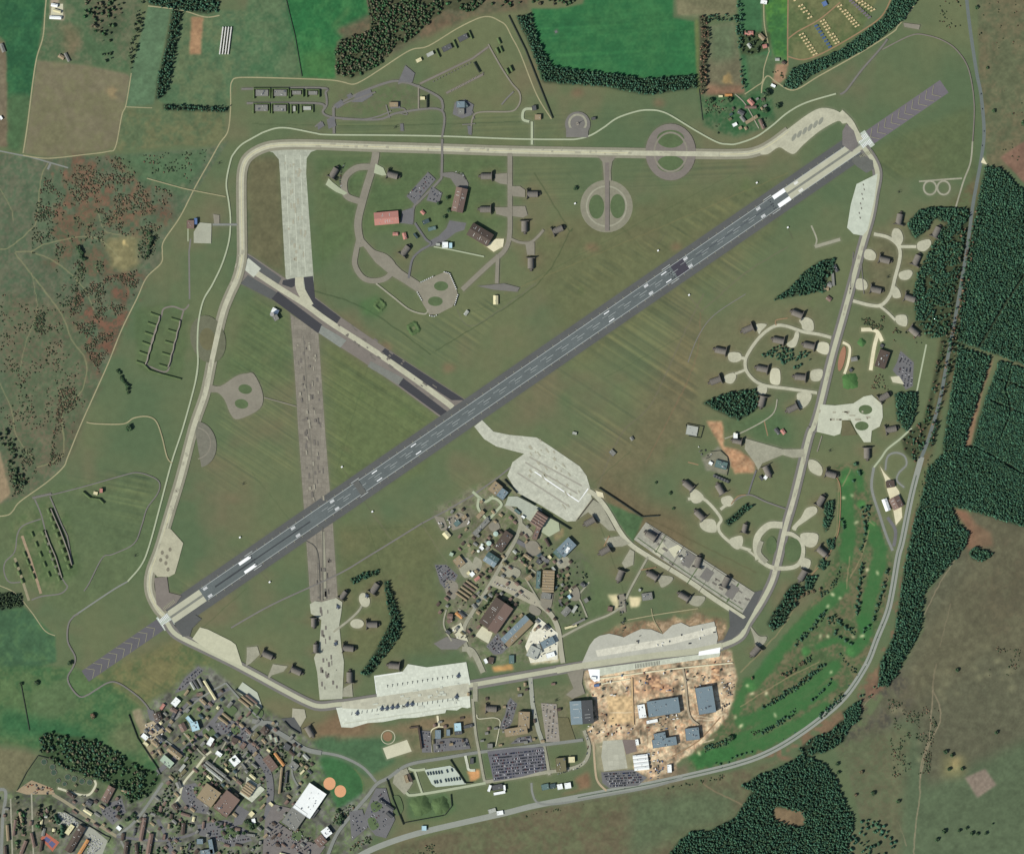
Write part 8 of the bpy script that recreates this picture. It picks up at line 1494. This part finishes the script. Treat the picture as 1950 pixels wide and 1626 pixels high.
# individually built trees
m_bark2 = mat((84, 70, 56), .1, 4, 1)
def tree_proto(kind, sd, pal):
    r = np.random.default_rng(sd); rad = 1.0; v, f, cc = [], [], []
    def blob(cx, cy, cz, q, col):
        n0 = len(v); 
        for j, (rr, zz) in enumerate(((.0, -1), (.8, -.5), (1.0, .1), (.65, .7), (0, 1))):
            k = 1 if rr == 0 else 7
            for i in range(k): a = 6.2832*i/7+j*.4; s = 1+r.normal()*.16; v.append((cx+q*rr*math.cos(a)*s, cy+q*rr*math.sin(a)*s, cz+q*zz*s*.9)); cc.append(col)
        ids = [[n0]]+[[n0+1+7*j+i for i in range(7)] for j in range(3)]+[[n0+22]]
        for i in range(7): f.append((ids[0][0], ids[1][(i+1) % 7], ids[1][i])); f.append((ids[4][0], ids[3][i], ids[3][(i+1) % 7]))
        for j in (1, 2):
            for i in range(7): a, b, c, d = ids[j][i], ids[j][(i+1) % 7], ids[j+1][(i+1) % 7], ids[j+1][i]; f.append((a, b, c)); f.append((a, c, d))
    for i in range(16 if kind == 'd' else 14):
        if kind == 'd': a = r.random()*6.28; q = math.sqrt(r.random())*.68; z = .62+.3*r.random()-.25*q; s = .3+.12*r.random()
        else: z = .2+.75*i/14; a = i*2.4; q = (1-z)*.62; s = .16+.28*(1-z)
        c = pal[r.integers(len(pal))]*(1+r.normal()*.12); blob(q*math.cos(a), q*math.sin(a), z, s, c)
    for i in range(150):                        # leaf sprays standing out of the clumps
        a = r.random()*6.28; z = .25+.75*r.random(); q = (.98*math.sqrt(max(0, 1-((z-.55)/.5)**2)) if kind == 'd' else (1.05-z))*(.75+.3*r.random()); s = .07+.06*r.random(); c = pal[r.integers(len(pal))]*(1+r.normal()*.15); n0 = len(v)
        p = np.array((q*math.cos(a), q*math.sin(a), z)); d1 = r.normal(size=3); d1 /= np.linalg.norm(d1); d2 = r.normal(size=3); d2 /= np.linalg.norm(d2)
        v += [tuple(p+d1*s), tuple(p+d2*s), tuple(p-d1*s)]; cc += [c]*3; f.append((n0, n0+1, n0+2))
    me = fast_mesh('crown', np.array(v), tris=np.array(f)); c = np.clip(np.array(cc)/255, 0, 1); c = np.where(c <= .04045, c/12.92, ((c+.055)/1.055)**2.4); at = me.color_attributes.new('tint', 'FLOAT_COLOR', 'POINT'); at.data.foreach_set('color', np.concatenate([c, np.ones((len(c), 1))], 1).astype(np.float32).ravel()); me.materials.append(m_leaf)
    b = MB(); b.cyl(0, 0, .06, 0, .7, 7, .03)
    for k in range(4):
        a = k*1.6+.3; b.add([(.03*math.cos(a+1.57), .03*math.sin(a+1.57), .4), (-.03*math.cos(a+1.57), -.03*math.sin(a+1.57), .4), (.35*math.cos(a), .35*math.sin(a), .66), (0, 0, .47)], [(0, 1, 2), (0, 2, 3), (1, 3, 2)])
    tm = b.mesh('trunk'); tm.materials.append(m_bark2); return me, tm
TP = {'c': [tree_proto('c', 40+i, CON) for i in range(4)], 'd': [tree_proto('d', 50+i, np.concatenate([SCR, DEC[3:]])) for i in range(4)], 'b': [tree_proto('d', 60+i, BRN) for i in range(3)]}
NT = [0]; GS = 1.3
def tree(x, y, r, h, k, label, grp):
    cm, tm = TP[k][int(rng.integers(len(TP[k])))]; X, Y = w2(x, y); e = bpy.data.objects.new({'c': 'pine_tree', 'd': 'broadleaf_tree', 'b': 'bare_tree'}[k], None); COL.objects.link(e); e.location = (X, Y, gz(x, y)-.1); e.rotation_euler = (0, 0, rng.random()*6.28); e.scale = (r*GS, r*GS, h); obj('trunk', tm, None, e); obj('crown', cm, None, e); tag(e, label, 'tree', grp); NT[0] += 1
def row(t, n, k, r, h, label, grp, jit=1.5):
    pts = P(t); hz = abs(pts[-1][0]-pts[0][0]) >= abs(pts[-1][1]-pts[0][1]); rev_ = (pts[0][0] > pts[-1][0]) if hz else (pts[0][1] > pts[-1][1])
    if label.startswith('dark tree'): label = 'tree'+label[9:]
    if len(label.split()) > 11: label = ' '.join(label.split()[:1])+' in the '+grp
    seg = [math.hypot(b[0]-a[0], b[1]-a[1]) for a, b in zip(pts[:-1], pts[1:])]; L = sum(seg)
    for i in range(n):
        d = L*(i+rng.random()*.8)/n; j = 0
        while j < len(seg)-1 and d > seg[j]: d -= seg[j]; j += 1
        u = min(1, d/seg[j]); a, b = pts[j], pts[j+1]; tree(a[0]+(b[0]-a[0])*u+rng.normal()*jit, a[1]+(b[1]-a[1])*u+rng.normal()*jit, r*(1+rng.normal()*.18), h*(1+rng.normal()*.15), k, '%s from %s: %s' % (ORD[(n-i) if rev_ else i+1], 'left' if hz else 'top', label), grp)
row('1450,1349 1470,1338 1492,1322 1512,1306 1526,1304', 16, 'c', 4.3, 8, 'dark tree in the upper long row between golf fairways, below the round green', 'upper long golf row')
row('1448,1395 1470,1385 1490,1372 1514,1354', 13, 'c', 4.2, 8, 'dark tree in the middle row between the two lowest fairways', 'middle golf row')
row('1525,1300 1545,1285 1562,1268 1570,1262', 13, 'c', 4.6, 9, 'dark tree in the thick row right of the upper long golf row', 'thick upper right golf row')
row('1545,1332 1560,1322 1572,1308 1584,1292', 9, 'c', 4.4, 8, 'dark tree in the short row beside the lowest fairway end', 'short lower golf row')
row('1558,1365 1575,1350 1592,1336 1605,1320', 9, 'c', 4.6, 8, 'dark tree along the trunk road below the golf course', 'golf roadside trees')
row('1640,1070 1640,1095 1636,1120 1632,1150 1632,1170', 16, 'c', 4.8, 9, 'dark tree in the long upright row left of the right fairway', 'long upright golf row')
row('1638,965 1645,985 1648,1010 1645,1030 1635,1048', 12, 'c', 4.4, 8, 'dark tree in the upper winding row between the two upper fairways', 'winding golf row')
row('1640,1210 1650,1195 1664,1180 1672,1150 1680,1120 1690,1080', 14, 'c', 4.8, 9, 'dark tree along the left side of the lower trunk road', 'trunk road golf trees')
row('1630,883 1636,900 1625,915', 4, 'c', 5.5, 9, 'dark tree at the top tip of the golf course', 'golf tip trees'); row('1603,988 1606,1008', 5, 'c', 4.2, 8, 'dark tree on the left edge of the first upper fairway', 'first fairway edge trees')
row('1640,965 1655,962 1642,985', 7, 'c', 4.8, 8, 'dark tree on the green hump between the upper fairways', 'green hump trees')
row('1575,1180 1588,1172 1600,1185 1612,1195 1625,1200', 14, 'c', 4.8, 9, 'dark tree in the knot where the golf rows meet', 'golf knot trees'); row('1585,1200 1600,1215 1625,1228', 8, 'c', 5, 10, 'dark tree in the thick slanting hedge by the two bunkers', 'slanting golf hedge')
row('1515,1225 1535,1210 1545,1195 1570,1165', 12, 'c', 4.4, 8, 'dark tree along the right edge of the long diagonal fairway', 'diagonal fairway trees'); row('1500,1140 1540,1130 1565,1120', 6, 'b', 4.4, 6, 'brownish bush tree left of the diagonal fairway', 'brownish fairway trees'); row('1485,1280 1500,1285 1530,1260', 6, 'b', 4.5, 6, 'brownish tree on the rough left of the golf rows', 'brownish rough trees')
row('1340,1425 1375,1412 1385,1410', 9, 'c', 3.8, 7, 'small dark tree in the row at the left end of the golf course', 'left end golf row'); tree(1391, 1405, 9, 11, 'd', 'big round dark tree alone between the left fairways', None); row('1358,1455 1380,1452 1400,1440 1440,1432', 8, 'c', 3.6, 6, 'small dark tree between the lowest fairway and the trunk road', 'lowest golf verge trees'); row('1428,1293 1440,1285', 2, 'b', 3.5, 5, 'small bush beside the golf green nearest the works site', 'works-side golf bushes')
for x, y, k, r, h, q in ((1822, 1275, 'd', 5.5, 8, 'lone dark tree on the pale-spotted heath'), (1897, 1394, 'd', 5, 9, 'lone dark tree on the right heath above the sandy ring'), (1800, 1431, 'd', 6, 9, 'left tree of the pair on the sandy ring'), (1812, 1437, 'd', 5.5, 9, 'right tree of the pair on the sandy ring'), (1807, 1464, 'd', 5, 9, 'tree at the lower left of the sandy ring'), (1832, 1463, 'd', 5, 9, 'tree at the lower right of the sandy ring'),
                         (1662, 1510, 'd', 6.5, 9, 'larger tree on the grass right of the bottom forest'), (1629, 1513, 'b', 4.5, 7, 'brownish tree nearest the bottom forest edge'), (1710, 1525, 'd', 5.5, 8, 'tree between the larger tree and the heath track'), (1640, 1470, 'b', 5, 7, 'brown bush tree above the larger tree'), (1594, 1454, 'd', 5, 8, 'tree at the corner of the bottom forest, upper'), (1596, 1470, 'd', 4.5, 8, 'tree at the corner of the bottom forest, lower'),
                         (1797, 1582, 'd', 6.5, 10, 'large left tree of the scattered row near the bottom right'), (1784, 1598, 'd', 5.5, 9, 'tree below left of the scattered row near the bottom right'), (1826, 1581, 'd', 4.5, 8, 'second tree of the scattered row near the bottom right'), (1840, 1576, 'd', 4.5, 8, 'third tree of the scattered row near the bottom right'), (1850, 1586, 'd', 5.5, 9, 'fourth tree of the scattered row near the bottom right'), (1861, 1587, 'd', 4.5, 8, 'fifth tree of the scattered row near the bottom right'), (1877, 1586, 'd', 4.5, 8, 'rightmost tree of the scattered row near the bottom right'), (1890, 1568, 'd', 2.6, 5, 'tiny bush above the scattered row'),
                         (1096, 359, 'd', 6, 7, 'lone round dark bush left of the twin-hole ring'), (1249, 919, 'd', 3.6, 5, 'small tree in turf right of the terminal apron, upper'), (1276, 939, 'd', 4.8, 6, 'small tree in turf right of the terminal apron, lower'), (1282, 968, 'd', 3.8, 5, 'small tree in turf above the long concrete compound'), (1459, 178, 'd', 11, 13, 'biggest round dark tree above the farm'), (1481, 202, 'd', 8, 11, 'round dark tree right of the farm'), (1457, 211, 'd', 7.5, 10, 'round dark tree just above the right farmhouse'),
                         (1353, 192, 'd', 7.5, 10, 'dark tree at the left of the farm garden'), (1388, 190, 'd', 8, 10, 'dark tree below the sandy heap of the brown paddock'), (246, 815, 'd', 9, 8, 'round dark green tree inside the pale curved track'), (177, 1363, 'b', 8, 9, 'pale round tree in the meadow'), (133, 1262, 'd', 6.5, 8, 'dark tree at the perimeter road bend left of the overrun'), (70, 1300, 'd', 7, 8, 'dark tree on the left meadow ditch'), (40, 1302, 'd', 5, 7, 'tree at the fork of the left meadow ditch'),
                         (268, 1473, 'd', 10, 12, 'darkest round tree at the wood corner below the town fence'), (855, 401, 'd', 6, 7, 'tree left of the upright brown hangar'), (847, 413, 'd', 6, 7, 'tree by the path below the upright brown hangar, upper'), (852, 377, 'd', 5, 7, 'tree between the small lots and the upright brown hangar'), (835, 388, 'd', 5, 7, 'tree at the corner of the right small lot'), (1880, 130, 'd', 4, 5, 'small dark bush on the heath right of the upper road'), (1892, 212, 'd', 5.5, 6, 'dark bush beside the upper public road bend'), (1860, 15, 'd', 5.5, 6, 'dark bush beside the upper public road'), (1950, 235, 'd', 8, 8, 'dark tree at the right edge above the brown field')):
    tree(x, y, r, h, k, q, None)
row('223,705 232,720 240,735 245,750', 9, 'd', 4.8, 7, 'dark tree in the short cluster below the brown heath corner', 'trees below the heath corner')
row('283,445 290,455 285,475 278,490', 10, 'd', 4.8, 7, 'dark tree clump between sand pit and boundary track', 'sand pit trees'); row('150,470 155,490 165,500', 6, 'd', 5, 7, 'dark tree in the green clump left of the sand pit', 'trees left of the sand pit')
row('405,1425 425,1405 440,1440 455,1450 480,1430', 7, 'd', 5, 8, 'green tree between the white roofs of the town', 'town trees by the white roofs'); row('410,1565 440,1575 470,1590', 6, 'd', 5, 8, 'green tree below the big brown roof', 'trees below the big brown roof'); row('470,1560 480,1575 490,1568', 8, 'd', 5.5, 9, 'dark tree beside the cream roofs under the pale path', 'trees by the cream roofs')
row('205,1530 240,1560 255,1550 262,1580', 9, 'd', 5, 8, 'green tree along the street between the barracks', 'barrack street trees'); row('105,1550 112,1565 120,1580 118,1595', 9, 'c', 7, 11, 'dark conifer in the thick row above the sports court', 'sports court trees'); row('300,1530 290,1545 320,1555', 5, 'd', 5, 8, 'green tree on the lawn left of the tan roof lot', 'lawn trees'); row('640,1540 650,1555 640,1570', 4, 'd', 6, 8, 'bright green tree below the softball infields', 'softball trees')
row('340,1440 360,1420 378,1400', 5, 'd', 5, 8, 'tree on the grass beside the pale blue L building', 'trees by the pale blue building'); row('940,1125 930,1145 918,1160', 7, 'd', 4.5, 7, 'green bush along the upper side of the huge brown hangar', 'bushes by the huge brown hangar'); row('990,1055 1000,1075 1005,1090', 6, 'd', 4.2, 7, 'tree among the small roofs left of the ribbed tan hall', 'trees left of the ribbed tan hall')
print('TREES', NT[0])
# ---------------------------------------------------------------- labels for the remaining buildings, from what they stand beside
DIRS = ['right of', 'above right of', 'above', 'above left of', 'left of', 'below left of', 'below', 'below right of']
SHP = {'G': 'ridged', 'F': 'flat', 'R': 'ribbed', 'H': 'hipped', 'B': 'rounded'}
used = set(o['label'] for o in COL.objects if 'label' in o and not o.parent)
def dword(lx, ly, x, y): a = math.degrees(math.atan2(ly-y, x-lx)) % 360; return DIRS[int((a+22.5)//45) % 8]
for root, col, typ, L, W_, name, x, y, c2 in PEND:
    near = sorted(LM, key=lambda q: (q[1]-x)**2+(q[2]-y)**2)[:8]; a = L/max(W_, 1); size = ('small ' if L*W_ < 110 else 'large ' if L*W_ > 700 else ''); shape = 'narrow ' if a > 2.6 else 'squarish ' if a < 1.25 else ''
    base = '%s%s%s %s-roofed %s' % (size, shape, COLS[col][1], SHP[typ], name.replace('_', ' ')); ok = False
    for i in range(len(near)):
        for ad in ('', 'next '):
            l = '%s %s the %s' % (base, dword(near[i][1], near[i][2], x, y), near[i][0])
            if l not in used and len(l.split()) <= 16: ok = True; break
        if ok: break
    if not ok:
        for i in range(8):
            for j in range(8):
                l = '%s roof %s the %s, %s the %s' % (COLS[col][1], dword(near[i][1], near[i][2], x, y), near[i][0], dword(near[j][1], near[j][2], x, y), near[j][0])
                if i != j and l not in used and len(l.split()) <= 16: ok = True; break
            if ok: break
    used.add(l); root['label'] = l
bpy.context.view_layer.update()

# ---------------------------------------------------------------- the ground mesh itself (after all covers are laid out)
def build_ground():
    ex = [30000/S, 8000/S, 2500/S, 700/S, 200/S]
    xs = np.concatenate([[GX0-e for e in ex], gx, [gx[-1]+e for e in ex[::-1]]]); ys = np.concatenate([[GY0-e for e in ex], gy, [gy[-1]+e for e in ex[::-1]]])
    A, B = np.meshgrid(xs, ys); hN = 0.0
    v = np.stack([(A-975)*S, (813-B)*S, np.zeros_like(A)], -1).reshape(-1, 3)
    w_ = len(xs); h_ = len(ys); i = np.arange(w_*h_).reshape(h_, w_); q = np.stack([i[1:, :-1], i[1:, 1:], i[:-1, 1:], i[:-1, :-1]], -1).reshape(-1, 4)
    me = fast_mesh('ground', v, quads=q)
    c = np.clip(np.pad(CV, ((5, 5), (5, 5), (0, 0)), mode='edge')/255, 0, 1).reshape(-1, 3); c = np.where(c <= 0.04045, c/12.92, ((c+0.055)/1.055)**2.4)
    at = me.color_attributes.new('tint', 'FLOAT_COLOR', 'POINT'); at.data.foreach_set('color', np.concatenate([c, np.ones((len(c), 1))], 1).astype(np.float32).ravel())
    o = obj('ground', me, mat((0, 0, 0), .10, 24, 4.5, rough=1.0, attr=True)); tag(o, kind='structure')
build_ground()
